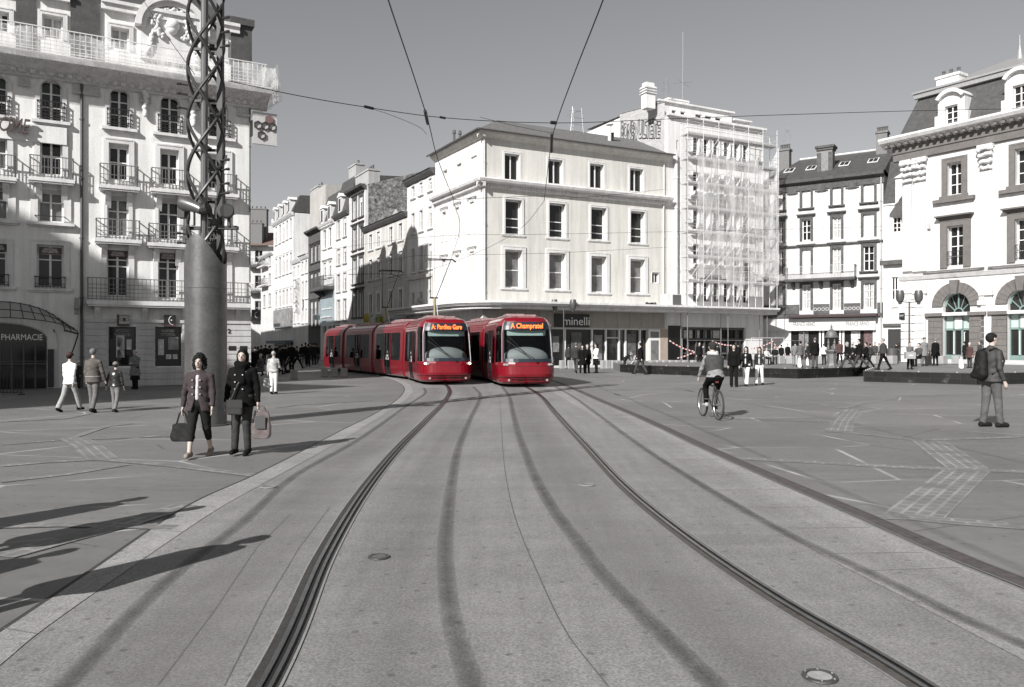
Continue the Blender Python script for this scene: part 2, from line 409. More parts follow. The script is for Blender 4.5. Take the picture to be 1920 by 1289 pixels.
def ribbonu(mb,pts,w,z,m=0):   # metric uv
    n0=len(mb.f); ribbon(mb,pts,w,z,m)
    for i in range(n0,len(mb.f)): mb.uv[i]=[(b*1.0,a*w) for a,b in mb.uv[i]]
# plaza sheet to the horizon
mb=MB(); S=900
mb.face([(-S,-S,0),(S,-S,0),(S,S,0),(-S,S,0)]); o=mb.build('plaza_ground',M_plaza); tag(o,kind='structure')
# track centre lines (metres) : measured on the photograph's ground plane
T1=[(-.75,-12),(-.95,-4),(-1.12,0),(-1.25,4),(-1.52,6.4),(-1.72,9),(-1.88,13),(-1.95,18),(-2.05,24),(-2.35,30),(-3.1,35.6),(-4.5,40.5),(-7.3,46.8),(-10.0,52.2),(-12.7,57.3),(-17.5,66),(-27,83),(-40,106)]
T1c=catmull([(x,y,0) for x,y in T1],10)
def offset(pts,o):
    out=[]
    for i,p in enumerate(pts):
        d=pts[min(i+1,len(pts)-1)]-pts[max(i-1,0)]; d.normalize(); out.append(p+Vector((d.y,-d.x,0))*o)
    return out
T2=[(3.6,-12),(2.9,-4),(2.5,0),(2.02,4),(1.76,5.3),(1.56,6.7),(1.35,9.2),(1.23,13.6),(1.08,20),(.96,26.3),(.64,31.5),(.0,36.8),(-1.6,42.6),(-4.4,48.6),(-7.2,53.8),(-10,59),(-14.8,67.6),(-24.3,84.5),(-37.3,107.5)]
T2c=catmull([(x,y,0) for x,y in T2],10)
# guideway slab : between left pale border and right pale border
LB=[G(*p) for p in [(0,1250),(65,1195),(240,1070),(410,955),(490,910),(560,872),(660,815),(735,768),(766,746),(774,733),(766,721),(742,711),(690,703),(640,698)]]
LBo=[G(*p) for p in [(0,1185),(150,1085),(360,945),(470,895),(560,850),(640,808),(700,778),(742,752),(756,737),(758,729),(750,720),(725,710),(680,702),(636,697.2)]]
LB=ext(LB,-6)+LB+[Vector((-16,62,0)),Vector((-31,90,0))]
LBo=ext(LBo,-6)+LBo+[Vector((-16.8,62.2,0)),Vector((-32,90,0))]
LBs=catmull(LB,6);LBos=catmull(LBo,6)
RD=[G(*p) for p in [(1920,1095),(1810,1052),(1610,964),(1460,900),(1335,845),(1210,787),(1125,751),(1070,727),(1035,714)]]
RDc=ext(RD,-6)+RD+[Vector((1.2,44,0)),Vector((-2.2,52,0)),Vector((-9.5,66,0)),Vector((-20,84,0)),Vector((-31,104,0))]
RDs=catmull(RDc,6)
def strip(mb,A,B,z,m=0):
    n=min(len(A),len(B))
    for i in range(n-1):
        mb.face([(A[i].x,A[i].y,z),(B[i].x,B[i].y,z),(B[i+1].x,B[i+1].y,z),(A[i+1].x,A[i+1].y,z)],m)
def resamp(P,n):
    acc=[0]
    for i in range(1,len(P)): acc.append(acc[-1]+(P[i]-P[i-1]).length)
    out=[];j=0
    for k in range(n):
        s=acc[-1]*k/(n-1)
        while j<len(P)-2 and acc[j+1]<s: j+=1
        t=(s-acc[j])/max(acc[j+1]-acc[j],1e-9); out.append(P[j].lerp(P[j+1],t))
    return out
mb=MB(); strip(mb,resamp(LBos,160),resamp(offset(RDs,-.1),160),.004); o=mb.build('guideway_road',M_conc); tag(o,kind='structure')
mb=MB(); strip(mb,LBos,LBs,.008); o=mb.build('border_strip_pavement',M_pale); tag(o,kind='structure')
# dark seam beside the strip
mb=MB(); ribbon(mb,offset(LBos,0),.035,.0085); o=mb.build('seam_pavement',mat('seam',.04,.8)); tag(o,kind='structure')
mb=MB(); ribbon(mb,RDs,.90,.008,ofs=-.60); o=mb.build('right_border_pavement',M_pale); tag(o,kind='structure')
# slab joints across both pale strips and the guideway
mb=MB()
def crossj(P,Q,step,w,z):
    A=resamp(P,200);B=resamp(Q,200)
    for i in range(6,200,step):
        mb.bar((A[i].x,A[i].y,z),(B[i].x,B[i].y,z),w,.001)
crossj(LBos,LBs,5,.008,.009)
for i in range(10,len(RDs)-6,3):
    p=RDs[i]; d=(RDs[i+1]-RDs[i]).normalized(); n=Vector((d.y,-d.x,0)); a=p-n*1.04; b=p-n*.2
    mb.bar((a.x,a.y,.0092),(b.x,b.y,.0092),.008,.001)
o=mb.build('joints_pavement',mat('joint',.10,.8)); tag(o,kind='structure')
mb=MB()
cr=catmull([G(*p) for p in [(1140,1289),(1100,1240),(1060,1185),(1005,1070),(970,985),(955,930),(945,870),(940,800),(936,745)]],5)
ribbon(mb,cr,.007,.0082)
ribbon(mb,[G(*p) for p in [(420,1289),(500,1130),(560,1030),(620,950)]],.004,.0082)
ribbon(mb,[G(*p) for p in [(295,1289),(400,1150),(480,1030),(545,965)]],.004,.0082)
o=mb.build('crack_road',mat('crack',.09,.9)); tag(o,kind='structure')
# tyre paths
M_t=stain('tyre_wear',.05,.46,.5,2.5); M_t2=stain('tyre_wear_soft',.08,.14,.6,1.5); M_t3=stain('pale_wear',.32,.30,.8,1.2)
def px(l): return [G(*p) for p in l]
TY=[ px([(125,1285),(250,1150),(350,1060),(450,985),(550,895),(665,830),(765,760),(797,738),(795,728)]),
     px([(885,1289),(862,1220),(848,1170),(838,1100),(835,1020),(840,960),(848,900),(860,840),(880,790),(897,755),(900,740),(887,726)]),
     px([(1340,1289),(1240,1190),(1180,1130),(1130,1080),(1085,1020),(1040,960),(1005,900),(985,850),(972,815),(962,775),(955,745),(942,726)]),
     px([(1920,1212),(1800,1160),(1700,1110),(1600,1062),(1500,1015),(1420,972),(1330,920),(1250,870),(1180,822),(1110,770),(1075,745),(1040,725)])]
ws=[.34,.36,.38,.34]
for i,t in enumerate(TY):
    t=ext(t,-4)+t; c=catmull(t,6); mb=MB(); ribbon(mb,c,ws[i]*.40,.0095); o=mb.build('tyre_mark_road',M_t); tag(o,kind='structure')
    mb=MB(); ribbon(mb,c,.9,.0088,ofs=(-.33 if i in(1,) else .33)); o=mb.build('worn_lane_road',M_t2); tag(o,kind='structure')
mb=MB()
for T in (T1c,T2c):
    ribbon(mb,T,.9,.0075,ofs=-.5)
o=mb.build('pale_wear_road',M_t3); tag(o,kind='structure')
# guide rails
M_bed=mat('rail_bed_resin',(.038,.036,.035),.62,25,.35,.4); M_steel=mat('rail_steel',.30,.28,8,.25,0,metal=1); M_blk=mat('groove',.008,.7); M_edge=mat('rail_edge_mortar',.22,.8,30,.25)
for T,lab,tw in ((T1c,'worn steel guide rail in black resin bed running under the left tram',1),(T2c,'brownish guide rail running in the bed under the right tram',0)):
    r=empty('guide_rail',(0,0,0)); tag(r,lab,'rail')
    mb=MB(); ribbon(mb,T,.165,.010,ofs=.012); mb.build('rail_bed',M_bed if tw else mat('rail_bed_brown',(.072,.066,.061),.65,20,.35,.4),r)
    mb=MB(); ribbon(mb,T,.015,.0102,ofs=.10); ribbon(mb,T,.012,.0102,ofs=-.076); mb.build('mortar_edge',M_edge,r)
    mb=MB(); ribbon(mb,T,.07,.014,ofs=.03); mb.build('groove',M_blk,r)  # flat black strip, its colour stands in for the groove's shaded depth
    mb=MB()
    for a,wd in ((.0,.028),(.055,.022)):
        P=offset(T,a)
        L_=offset(P,-wd/2);R_=offset(P,wd/2)
        for i in range(len(P)-1):
            a0,b0,b1,a1=L_[i],R_[i],R_[i+1],L_[i+1]
            mb.face([(a0.x,a0.y,.024),(b0.x,b0.y,.024),(b1.x,b1.y,.024),(a1.x,a1.y,.024)])
            mb.face([(a0.x,a0.y,.01),(a0.x,a0.y,.024),(a1.x,a1.y,.024),(a1.x,a1.y,.01)])
            mb.face([(b0.x,b0.y,.01),(b1.x,b1.y,.01),(b1.x,b1.y,.024),(b0.x,b0.y,.024)])
    mb.build('rail_head',M_steel,r)
# right drain channel
r=empty('drain_channel',(0,0,0)); tag(r,'long rusty drain channel along the right edge of the tramway','drain')
mb=MB(); ribbon(mb,RDs,.19,.009); mb.build('grate',mat('drain_rust',(.068,.060,.056),.8,12,.4,.6),r)
mb=MB()
for i in range(0,70):
    pass
for sgn in(-1,1):
    P=offset(RDs,sgn*.10); ribbon(mb,P,.02,.0135)
mb.build('frame',mat('drain_frame',.15,.7),r)
# sett bands across the plaza
bands=[[(1740,827),(1815,880),(1703,975)],[(1600,768),(1580,790),(1570,812)],[(1620,968),(1700,970),(1780,978),(1920,988),(2100,1000)],[(1330,858),(1500,866),(1700,877),(1815,881),(1960,887)],[(1700,826),(1800,824),(1960,818)],[(1240,780),(1400,787),(1560,792)],[(1560,808),(1660,820),(1740,828)],[(1400,742),(1500,752),(1580,766)],[(1580,766),(1680,745),(1860,738)],
 [(135,822),(160,835),(190,862)],[(0,875),(80,868),(190,862),(330,875),(480,893)],[(0,835),(120,826),(250,822),(330,818)],[(0,905),(130,890),(240,872)],[(0,1045),(130,1010),(230,985),(350,948)],[(0,988),(120,985),(330,990)],[(135,822),(200,800),(250,795)],[(0,792),(120,786),(170,776)],[(260,745),(420,748),(560,742)],[(520,765),(560,760),(700,752)]]
wd=[.55,.5,.3,.28,.2,.12,.15,.15,.15,.45,.2,.12,.14,.3,.2,.15,.15,.1,.1]
zb_=.0035
for b_,w_ in zip(bands,wd):
    mb=MB(); P=[G(*p) for p in b_]; zb_+=.00035; P=sum([[P[i].lerp(P[i+1],k/6) for k in range(6)] for i in range(len(P)-1)],[])+[P[-1]]; ribbonu(mb,P,w_,zb_); o=mb.build('sett_band_pavement',M_sett); tag(o,kind='structure')
# manholes
M_iron=mat('cast_iron',.07,.5,40,.3,.3,metal=.3); M_cover=mat('cover_top',.2,.6,30,.3)
for pxx,py,rad,lab,top in ((710,1047,.085,'small round flush cover between the left rail and the tyre mark',.1),(1537,1273,.088,'round in-ground light with dark bolted ring near the bottom edge',.3),(503,915,.10,'thin round cover beside the pale kerb strip at left',.16),(1100,911,.10,'faint round cover between the right track tyre marks',.16)):
    p=G(pxx,py); r=empty('ground_cover',p); tag(r,lab,'ground cover')
    mb=MB(); mb.lathe([(rad*.72,.010),(rad*.72,.020),(rad,.018),(rad*1.02,.010)],n=32); mb.build('ring',M_iron if rad<.09 else M_cover,r,smooth='auto')
    mb=MB(); mb.lathe([(rad*.7,.0105),(rad*.69,.016)],n=32); mb.build('lid',mat('lid%.2f'%top,top,.35 if rad==.088 else .6,30,.2),r)
    if rad==.088:
        for k in range(6):
            mb=MB(); t=k*pi/3+.3; mb.lathe([(.006,.019),(.005,.024)],c=(rad*.86*math.cos(t),rad*.86*math.sin(t),0),n=8); mb.build('bolt',M_cover,r)
# terrace
TZ=.47
tp=[AT(1164,51),AT(1230,47),AT(1497,41),AT(1640,44.6),AT(1621.5,37.5),AT(1832,34.5),AT(2100,37.5),Vector((60,60,0)),Vector((50,110,0)),Vector((10,110,0))]
mb=MB(); mb.prismz([(p.x,p.y) for p in tp],-.1,TZ-.01); o=mb.build('terrace_ground',M_plaza); tag(o,kind='structure')
def tiles(name,dark,line,w,hh):
    m=bpy.data.materials.new(name); m.use_nodes=True; nt=m.node_tree; N=nt.nodes; L=nt.links; b=N['Principled BSDF']
    uv=N.new('ShaderNodeUVMap'); br=N.new('ShaderNodeTexBrick'); br.offset=0; L.new(uv.outputs[0],br.inputs['Vector']); br.inputs['Scale'].default_value=1
    br.inputs['Color1'].default_value=g(dark);br.inputs['Color2'].default_value=g(dark*1.8);br.inputs['Mortar'].default_value=g(line);br.inputs['Mortar Size'].default_value=.006;br.inputs['Brick Width'].default_value=w;br.inputs['Row Height'].default_value=hh
    tc=N.new('ShaderNodeTexCoord'); n=N.new('ShaderNodeTexNoise'); n.inputs['Scale'].default_value=2.5; n.inputs['Detail'].default_value=6; L.new(tc.outputs['Object'],n.inputs['Vector'])
    r=N.new('ShaderNodeMapRange'); r.inputs[1].default_value=.62; r.inputs[2].default_value=.8; r.inputs[4].default_value=.35; L.new(n.outputs['Fac'],r.inputs[0])
    mx=N.new('ShaderNodeMix'); mx.data_type='RGBA'; mx.inputs[7].default_value=g(.25); L.new(br.outputs[0],mx.inputs[6]); L.new(r.outputs[0],mx.inputs[0])
    L.new(mx.outputs[2],b.inputs['Base Color']); b.inputs['Roughness'].default_value=.25; return m
M_tile=tiles('black_wall_tiles',.010,.03,.6,.24)
def basin_wall(pts,label):
    r=empty('basin_wall',pts[0]); tag(r,label,'low wall')
    mb=MB(); acc=0
    P=[p-pts[0] for p in pts]
    for a,b in zip(P[:-1],P[1:]):
        d=(b-a); L_=d.length; d.normalize(); n=Vector((d.y,-d.x,0))*.06
        q=[a+n,b+n]; 
        mb.face([(q[0].x,q[0].y,0),(q[1].x,q[1].y,0),(q[1].x,q[1].y,TZ),(q[0].x,q[0].y,TZ)],0,[(acc,0),(acc+L_,0),(acc+L_,TZ),(acc,TZ)]); 
        mb.face([(a.x,a.y,0),(a.x,a.y,TZ),(q[0].x,q[0].y,TZ),(q[0].x,q[0].y,0)],0)
        mb.face([(b.x,b.y,0),(b.x,b.y,TZ),(q[1].x,q[1].y,TZ),(q[1].x,q[1].y,0)],0)
        acc+=L_
    mb.build('tiled_face',M_tile,r)
    mb=MB()
    for a,b in zip(P[:-1],P[1:]):
        d=(b-a).normalized(); n=Vector((d.y,-d.x,0)); c=[a+n*.08,b+n*.08,b-n*.25,a-n*.25]
        mb.prismz([(p.x,p.y) for p in c],TZ+.001,TZ+.03)
    mb.build('coping',mat('coping',.03,.35,8,.3),r)
    mb=MB()
    for a,b in zip(P[:-1],P[1:]):
        d=(b-a); n=max(2,int(d.length/1.3))
        for k in range(n):
            q=a+d*((k+.5)/n); mb.lathe([(.035,TZ+.03),(.035,TZ+.06),(.02,TZ+.075)],c=(q.x,q.y,0),n=8)
    mb.build('spout_studs',mat('stud',.7,.3,metal=.6),r)
basin_wall([tp[0],tp[1],tp[2],tp[3]],'black tiled basin wall stepping back from the shops, left of the two')
basin_wall([tp[3]+Vector((.0,0,0)),tp[4],tp[5],tp[6]],'nearer black tiled basin wall at the right behind the man with a backpack')
# ================= BUILDING KIT
M_glass=mat('window_glass',.016,.06,spec=.5); M_glass2=mat('window_glass_light',.09,.12,2,.5); M_glassg=mat('grey_glass',.16,.15,1.5,.4)
M_frame=mat('white_frame',.66,.5,12,.08); M_framed=mat('dark_frame',.08,.6,12,.2)
M_iron2=mat('black_iron',.018,.5); M_trimw=mat('white_trim',.66,.7,3,.06,.15,ns2=30,na2=.05)
M_curt=mat('curtain',.45,.9,6,.2); M_blind=mat('roller_blind',.5,.7,20,.06)
M_slate=mat('slate_roof',.062,.6,3,.3,.5,ns2=35,na2=.35); M_tileR=mat('roof_tiles',.12,.85,5,.35,.7,ns2=26,na2=.4); M_zinc=mat('zinc',.35,.45,5,.15,metal=.4)
M_brickc=mat('chimney_brick',.16,.9,9,.3,.3); M_pot=mat('chimney_pot',.09,.8)
class Fac:
    def __init__(s,name,px,D,t,label=None,cat='building',group=None):
        s.P=Vector(((px-CX)/F*D,D)); s.t=Vector(t).normalized(); s.inw=Vector((-s.t.y,s.t.x))
        s.root=empty(name,(s.P.x,s.P.y,0),math.atan2(s.t.y,s.t.x)); tag(s.root,label,cat,group)
    def S(s,px,o=0):
        P=s.P-s.inw*o; k=(px-CX)/F
        return (k*P.y-P.x)/(s.t.x-k*s.t.y)
    def Z(s,px,py,o=0):
        P=s.P-s.inw*o; D=P.y+s.t.y*s.S(px,o); return H-(py-HY)/F*D
    def R(s,x0,y0,x1,y1,o=0):
        m=(x0+x1)/2; return (s.S(x0,o),s.Z(m,y1,o),s.S(x1,o),s.Z(m,y0,o))
def wall_mesh(mb,s0,s1,z0,z1,holes,rev=.22,m=0,mr=0,y=0.0,arches=()):
    xs=sorted(set([s0,s1]+[h[0] for h in holes]+[h[2] for h in holes])); zs=sorted(set([z0,z1]+[h[1] for h in holes]+[h[3] for h in holes]))
    xs=[x for x in xs if s0-1e-6<=x<=s1+1e-6]; zs=[z for z in zs if z0-1e-6<=z<=z1+1e-6]
    for i in range(len(xs)-1):
        for j in range(len(zs)-1):
            cx=(xs[i]+xs[i+1])/2; cz=(zs[j]+zs[j+1])/2
            if any(h[0]<cx<h[2] and h[1]<cz<h[3] for h in holes): continue
            mb.face([(xs[i],y,zs[j]),(xs[i+1],y,zs[j]),(xs[i+1],y,zs[j+1]),(xs[i],y,zs[j+1])],m)
    for h in holes:
        a,b,c,d=h[0],h[1],h[2],h[3]
        a=max(a,s0);c=min(c,s1);b=max(b,z0);d=min(d,z1)
        mb.face([(a,y,b),(a,y,d),(a,y+rev,d),(a,y+rev,b)],mr); mb.face([(c,y,b),(c,y+rev,b),(c,y+rev,d),(c,y,d)],mr)
        mb.face([(a,y,b),(a,y+rev,b),(c,y+rev,b),(c,y,b)],mr); mb.face([(a,y,d),(c,y,d),(c,y+rev,d),(a,y+rev,d)],mr)
    for h in arches: # fill spandrels of an arched opening
        a,b,c,d=h; R_=(c-a)/2; cx=(a+c)/2; rise=min(R_,(d-b)*.6); zc=d-rise
        for sg in(-1,1):
            poly=[(cx+sg*R_,d-.001),(cx,d-.001)]
            n=8
            for k in range(n+1):
                t=k/n*pi/2; poly.append((cx+sg*R_*math.sin(t),zc+rise*math.cos(t)))
            if sg>0: poly=poly[::-1]
            mb.prism(poly,y+.002,y+rev-.01,m)
def mass(mb,s0,s1,z0,z1,d,m=0,front=False,y=0.0):
    mb.face([(s0,y+d,z0),(s0,y,z0),(s0,y,z1),(s0,y+d,z1)],m); mb.face([(s1,y,z0),(s1,y+d,z0),(s1,y+d,z1),(s1,y,z1)],m)
    mb.face([(s1,y+d,z0),(s0,y+d,z0),(s0,y+d,z1),(s1,y+d,z1)],m); mb.face([(s0,y,z1),(s1,y,z1),(s1,y+d,z1),(s0,y+d,z1)],m)
    if front: mb.face([(s0,y,z0),(s1,y,z0),(s1,y,z1),(s0,y,z1)],m)
def window(root,r,dep=.2,fr=.07,nx=1,nz=(.45,),sur=0,surp=.05,sill=.0,frame=None,pane=None,surm=None,blind=0,arch=False,lintel=0,shut=0,y=0.0,curtain=0,name='window'):
    a,b,c,d=r; frame=frame or M_frame; pane=pane or M_glass; surm=surm or M_trimw
    w=c-a;h=d-b; mb=MB(); y0=y+dep-.07;y1=y+dep-.01
    mb.box(0,y0,0,fr,y1,h); mb.box(w-fr,y0,0,w,y1,h); mb.box(fr,y0,0,w-fr,y1,fr); mb.box(fr,y0,h-fr,w-fr,y1,h)
    for i in range(nx):
        x=w*(i+1)/(nx+1); mb.box(x-fr*.55,y0-.01,fr,x+fr*.55,y1-.005,h-fr)
    for q in nz: mb.box(fr,y0+.008,h*q-fr*.35,w-fr,y1-.012,h*q+fr*.35)
    o=mb.build(name,frame,root,loc=(a,0,b))
    mb=MB(); mb.box(.01,y+dep,.01,w-.01,y+dep+.02,h-.01); mb.build('pane',pane,o)
    if blind:
        mb=MB(); mb.box(fr,y+dep-.10,h*(1-blind),w-fr,y+dep-.075,h-fr); mb.build('blind',M_blind,o)
    if curtain:
        mb=MB(); n=int(w*curtain/.08)+2
        for sd in (0,1):
            for k in range(n):
                x=(fr+k*w*curtain/2/n) if sd==0 else w-fr-(k+1)*w*curtain/2/n
                mb.box(x,y+dep-.005+.003*(k%2),fr,x+w*curtain/2/n-.004,y+dep-.001,h-fr)
        mb.build('curtain',M_curt,o)
    if sur:
        mb=MB(); s_=sur; p=-surp+y
        if arch:
            R_=w/2; rise=min(R_,h*.6); zc=h-rise; n=12
            mb.box(-s_,p,0,0,y-.001,zc); mb.box(w,p,0,w+s_,y-.001,zc)
            for k in range(n):
                t0=pi*k/n;t1=pi*(k+1)/n
                q=[(R_-R_*math.cos(t),zc+rise*math.sin(t)) for t in(t0,t1)]; q2=[(R_-(R_+s_)*math.cos(t),zc+(rise+s_)*math.sin(t)) for t in(t0,t1)]
                mb.prism([q[0],q[1],q2[1],q2[0]][::-1],p,y-.001)
        else:
            mb.box(-s_,p,-s_*.2,0,y-.001,h+s_); mb.box(w,p,-s_*.2,w+s_,y-.001,h+s_); mb.box(0,p,h,w,y-.001,h+s_)
            mb.box(-s_*.6,p-.02,h+s_*.7,w+s_*.6,p-.001,h+s_)
        mb.build('surround',surm,o)
    if sill:
        mb=MB(); mb.box(-.12-sur,y-sill,-.14,w+.12+sur,y+.001 if not sur else y-surp*.0-.003,-.02); 
        mb.box(-.06-sur,y-sill*.6,-.2,w+.06+sur,y-.004,-.141); mb.build('sill',surm,o)
    if lintel:
        mb=MB(); z=h+sur
        mb.box(-.22-sur,y-lintel,z+.16,w+.22+sur,y-.003,z+.26); mb.box(-.16-sur,y-lintel*.7,z+.08,w+.16+sur,y-.003,z+.159); mb.box(-.06-sur,y-lintel*.4,z+.001,w+.06+sur,y-.003,z+.079)
        mb.build('lintel',surm,o)
    if shut:
        mb=MB(); 
        for sd in(0,1):
            x0=fr*.5 if sd==0 else w/2+.01; x1=w/2-.01 if sd==0 else w-fr*.5
            mb.box(x0,y+dep-.13,.02,x1,y+dep-.09,h-.02)
            n=int(h/.09)
            for k in range(n): mb.box(x0+.03,y+dep-.14,.05+k*.09,x1-.03,y+dep-.131,.05+k*.09+.045)
        mb.build('shutter',M_frame if shut==1 else M_blind,o)
    return o
def railing(name,root,s0,s1,z0,z1,dep,step=.13,m=None,horiz=(0.5,),bw=.022,y=0.0,grid=False,parent_loc=None):
    mb=MB(); m=m or M_iron2; Y=y-dep
    pts=[(s0,y),(s0,Y),(s1,Y),(s1,y)]
    for (xa,ya),(xb,yb) in zip(pts[:-1],pts[1:]):
        mb.bar((xa,ya,z1),(xb,yb,z1),.045,.035); mb.bar((xa,ya,z0+.06),(xb,yb,z0+.06),.03)
        L_=math.hypot(xb-xa,yb-ya)
        hs=horiz if not grid else [k*.16/(z1-z0) for k in range(1,int((z1-z0)/.16))]
        for q in hs: mb.bar((xa,ya,z0+(z1-z0)*q),(xb,yb,z0+(z1-z0)*q),bw)
        n=max(1,int(L_/step))
        for k in range(n+1):
            t=k/n; x=xa+(xb-xa)*t; yy=ya+(yb-ya)*t; mb.bar((x,yy,z0),(x,yy,z1),bw)
    return mb.build(name,m,root)
def balcony(root,s0,s1,zf,h,dep,slab=.14,grid=False,brackets=(),m=None,slabm=None,railm=None,y=0.0,step=.13,name='balcony'):
    mb=MB(); mb.box(s0-.06,y-dep-.06,zf-slab,s1+.06,y-.002,zf); mb.box(s0-.02,y-dep-.02,zf-slab-.07,s1+.02,y-.003,zf-slab-.001)
    for b in brackets:
        mb.prismx([(y-.004,zf-slab-.08),(y-dep*.8,zf-slab-.08),(y-dep*.75,zf-slab-.2),(y-dep*.3,zf-slab-.5),(y-.004,zf-slab-.75)],b-.11,b+.11)
    o=mb.build(name,slabm or M_trimw,root)
    railing('railing',o,s0,s1,zf,zf+h,dep-.02,m=railm,grid=grid,y=y,step=step); return o
def cornice(mb,s0,s1,z,prof,ends=True,y=0.0,m=0):
    # prof: list of (proj,z) outline from bottom wall up; extruded along x
    poly=[(y,z+prof[0][1])]+[(y-p,z+h) for p,h in prof]+[(y,z+prof[-1][1])]
    mb.prismx(poly,s0,s1,m)
def dentils(mb,s0,s1,z0,z1,p0,p1,w,gap,y=0.0,m=0):
    x=s0
    while x+w<s1: mb.box(x,y-p1,z0,x+w,y-p0,z1,m); x+=w+gap
def chimney(root,x,y,z0,z1,w,d,pots=3,m=None,cap=True):
    mb=MB(); mb.box(x,y,z0,x+w,y+d,z1)
    if cap: mb.box(x-.08,y-.08,z1+.001,x+w+.08,y+d+.08,z1+.18)
    o=mb.build('chimney',m or M_brickc,root)
    for k in range(pots):
        q=MB(); q.lathe([(.12,z1+.18),(.10,z1+.55),(.13,z1+.56),(.11,z1+.65)],c=(x+w*(k+.5)/pots,y+d/2,0),n=10); q.build('chimney_pot',M_pot,o)
    return o
def downpipe(root,x,z0,z1,m,r=.055,y=-.08):
    mb=MB(); mb.tube([(x,y,z0),(x,y,z1)],r,8)
    z=z0+1.2
    while z<z1: mb.tube([(x,y,z),(x,y,z+.06)],r*1.5,8); z+=2.4
    return mb.build('downpipe',m,root,smooth='auto')
# ================= LEFT BLOCK (pharmacy)
TL=(.868,.496)
M_lw=mat('left_render',(.74,.735,.715),.85,.5,.07,.25,ns2=9,na2=.05,bs=14); M_rough=mat('rough_frieze',.46,.9,8,.15,1.0,ns2=22,na2=.25); M_base=mat('left_base_stone',.5,.85,1.2,.12,.2)
FL=Fac('corner_building',0,31,TL,'long pale corner building at left with pharmacy at its foot, balconies and netted cornice','building')
R=FL.root
s0=FL.S(-150);s1=FL.S(470); sp=FL.S(153)
zc=FL.Z(470,166); ztop=FL.Z(470,60)
zc=H+(648-110)/F*31*.97
colsB=[(205,243),(299.5,337),(391,428)]
holes=[];wins=[]
def addw(r,**k): holes.append(r); wins.append((r,k))
arch=[]
for (x0,y0,x1,y1) in [(-30,140,14,215),(74.7,150.7,116.8,226.7),(205,167,243,240),(300,180.6,337.5,251),(391,191,428,258)]:
    r=FL.R(x0,y0,x1,y1); holes.append(r); arch.append(r); wins.append((r,dict(nx=1,nz=(.35,.68),sur=.16,arch=True,sill=.18)))
for (x0,y0,x1,y1) in [(-30,254,13.6,316),(75,260,117,328),(203.6,270,241.6,338),(300,281,335,346),(389,290,426,354)]:
    addw(FL.R(x0,y0,x1,y1),nx=1,nz=(.5,),sur=.2,surp=.08,blind=.13)
for i,(x0,y0,x1,y1) in enumerate([(-35,351,15,411),(71,356.5,119.5,417),(201,367,241.6,443),(297,372,336.7,450),(388,380,426,457)]):
    addw(FL.R(x0,y0,x1,y1),nx=1,nz=(.62,),sur=.26 if i<2 else .14,surp=.06,blind=.12,sill=.2 if i<2 else 0)
for i,(x0,y0,x1,y1) in enumerate([(-35,457,13,535),(69,460,119.5,539),(199.6,470,241.6,556),(296,474,335,560.6),(387,479,426,565)]):
    addw(FL.R(x0,y0,x1,y1),nx=1,nz=(.66,.80),sur=.2,surp=.07,sill=.12 if i<2 else 0)
att=[(-15,22,17,58),(79,30,118,72),(208,53,242,92),(303,65,335,102),(391,78,420,112)]
for a_ in att: addw(FL.R(*a_),nx=1,nz=(.5,),sur=.16,surp=.07,curtain=.9 if a_[0] in(79,208) else 0)
# shop openings
shop=[FL.R(203.6,613,255,687),FL.R(291,613,340,687),FL.R(375,613,420,687)]
ph=FL.R(-95,607,88,735); ph=(ph[0],0.0,ph[2],FL.Z(40,607))
holes2=holes+shop+[ph]; arch2=arch+[(ph[0],ph[1],ph[2],ph[3])]
wallmb=MB()
wall_mesh(wallmb,s0,s1,0,ztop,holes2,.28,arches=arch)
mass(wallmb,s0,s1,0,ztop,4.5,0)
# pharmacy arch: flat segmental spandrels
a,b,c,d=ph; cx=(a+c)/2; R_=(c-a)/2; rise=.62
for sg in(-1,1):
    poly=[(cx+sg*R_,d-.001),(cx,d-.001)]+[(cx+sg*R_*math.sin(k/10*pi/2),d-rise+rise*math.cos(k/10*pi/2)) for k in range(11)]
    if sg>0: poly=poly[::-1]
    wallmb.prism(poly,.002,.27)
wallmb.build('wall',M_lw,R)
for k,(r,kw) in enumerate(wins): window(R,r,dep=.26,pane=(M_glassg if k in(5,10,11,12) else M_glass),**kw)
# moulded string following the arched heads + rough frieze
zfr0=FL.Z(300,197); zfr1=FL.Z(300,150)
zfb=H+(648-165)/F*31*1.02
mb=MB(); 
ars=sorted(arch)
zs_=FL.Z(97,165); zt_=FL.Z(97,128)
prev=s0
for r in ars+[None]:
    x1=(r[0]-.35) if r else s1
    if x1>prev: mb.box(prev,-.05,zs_,x1,-.001,zt_); mb.box(prev,-.12,zs_-.12,x1,-.051,zs_)
    if r:
        for (za,zb) in ((r[3]+.30,zt_),):
            mb.box(r[0]-.35,-.05,za,r[2]+.35,-.001,zb)
        mb.prism([(r[0]+.5*(r[2]-r[0])-.14,r[3]+.02),(r[0]+.5*(r[2]-r[0])+.14,r[3]+.02),(r[0]+.5*(r[2]-r[0])+.2,zt_+.1),(r[0]+.5*(r[2]-r[0])-.2,zt_+.1)],-.16,-.052)
        prev=r[2]+.35
mb.build('rough_frieze',M_rough,R)
# cornice
zk=FL.Z(97,97,1.05)-.3
mb=MB(); cornice(mb,s0,s1+.7,zk,[(.0,-.55),(.15,-.5),(.2,-.3),(.55,-.15),(.95,0),(1.0,.22),(.85,.3)])
dentils(mb,s0,s1+.3,zk-.42,zk-.28,.2,.36,.16,.16); mb.build('cornice',M_trimw,R)
# cornice parapet railing
railing('cornice_railing',R,s0,s1+.5,zk+.3,zk+1.25,.9,step=.2,m=M_frame,grid=True)
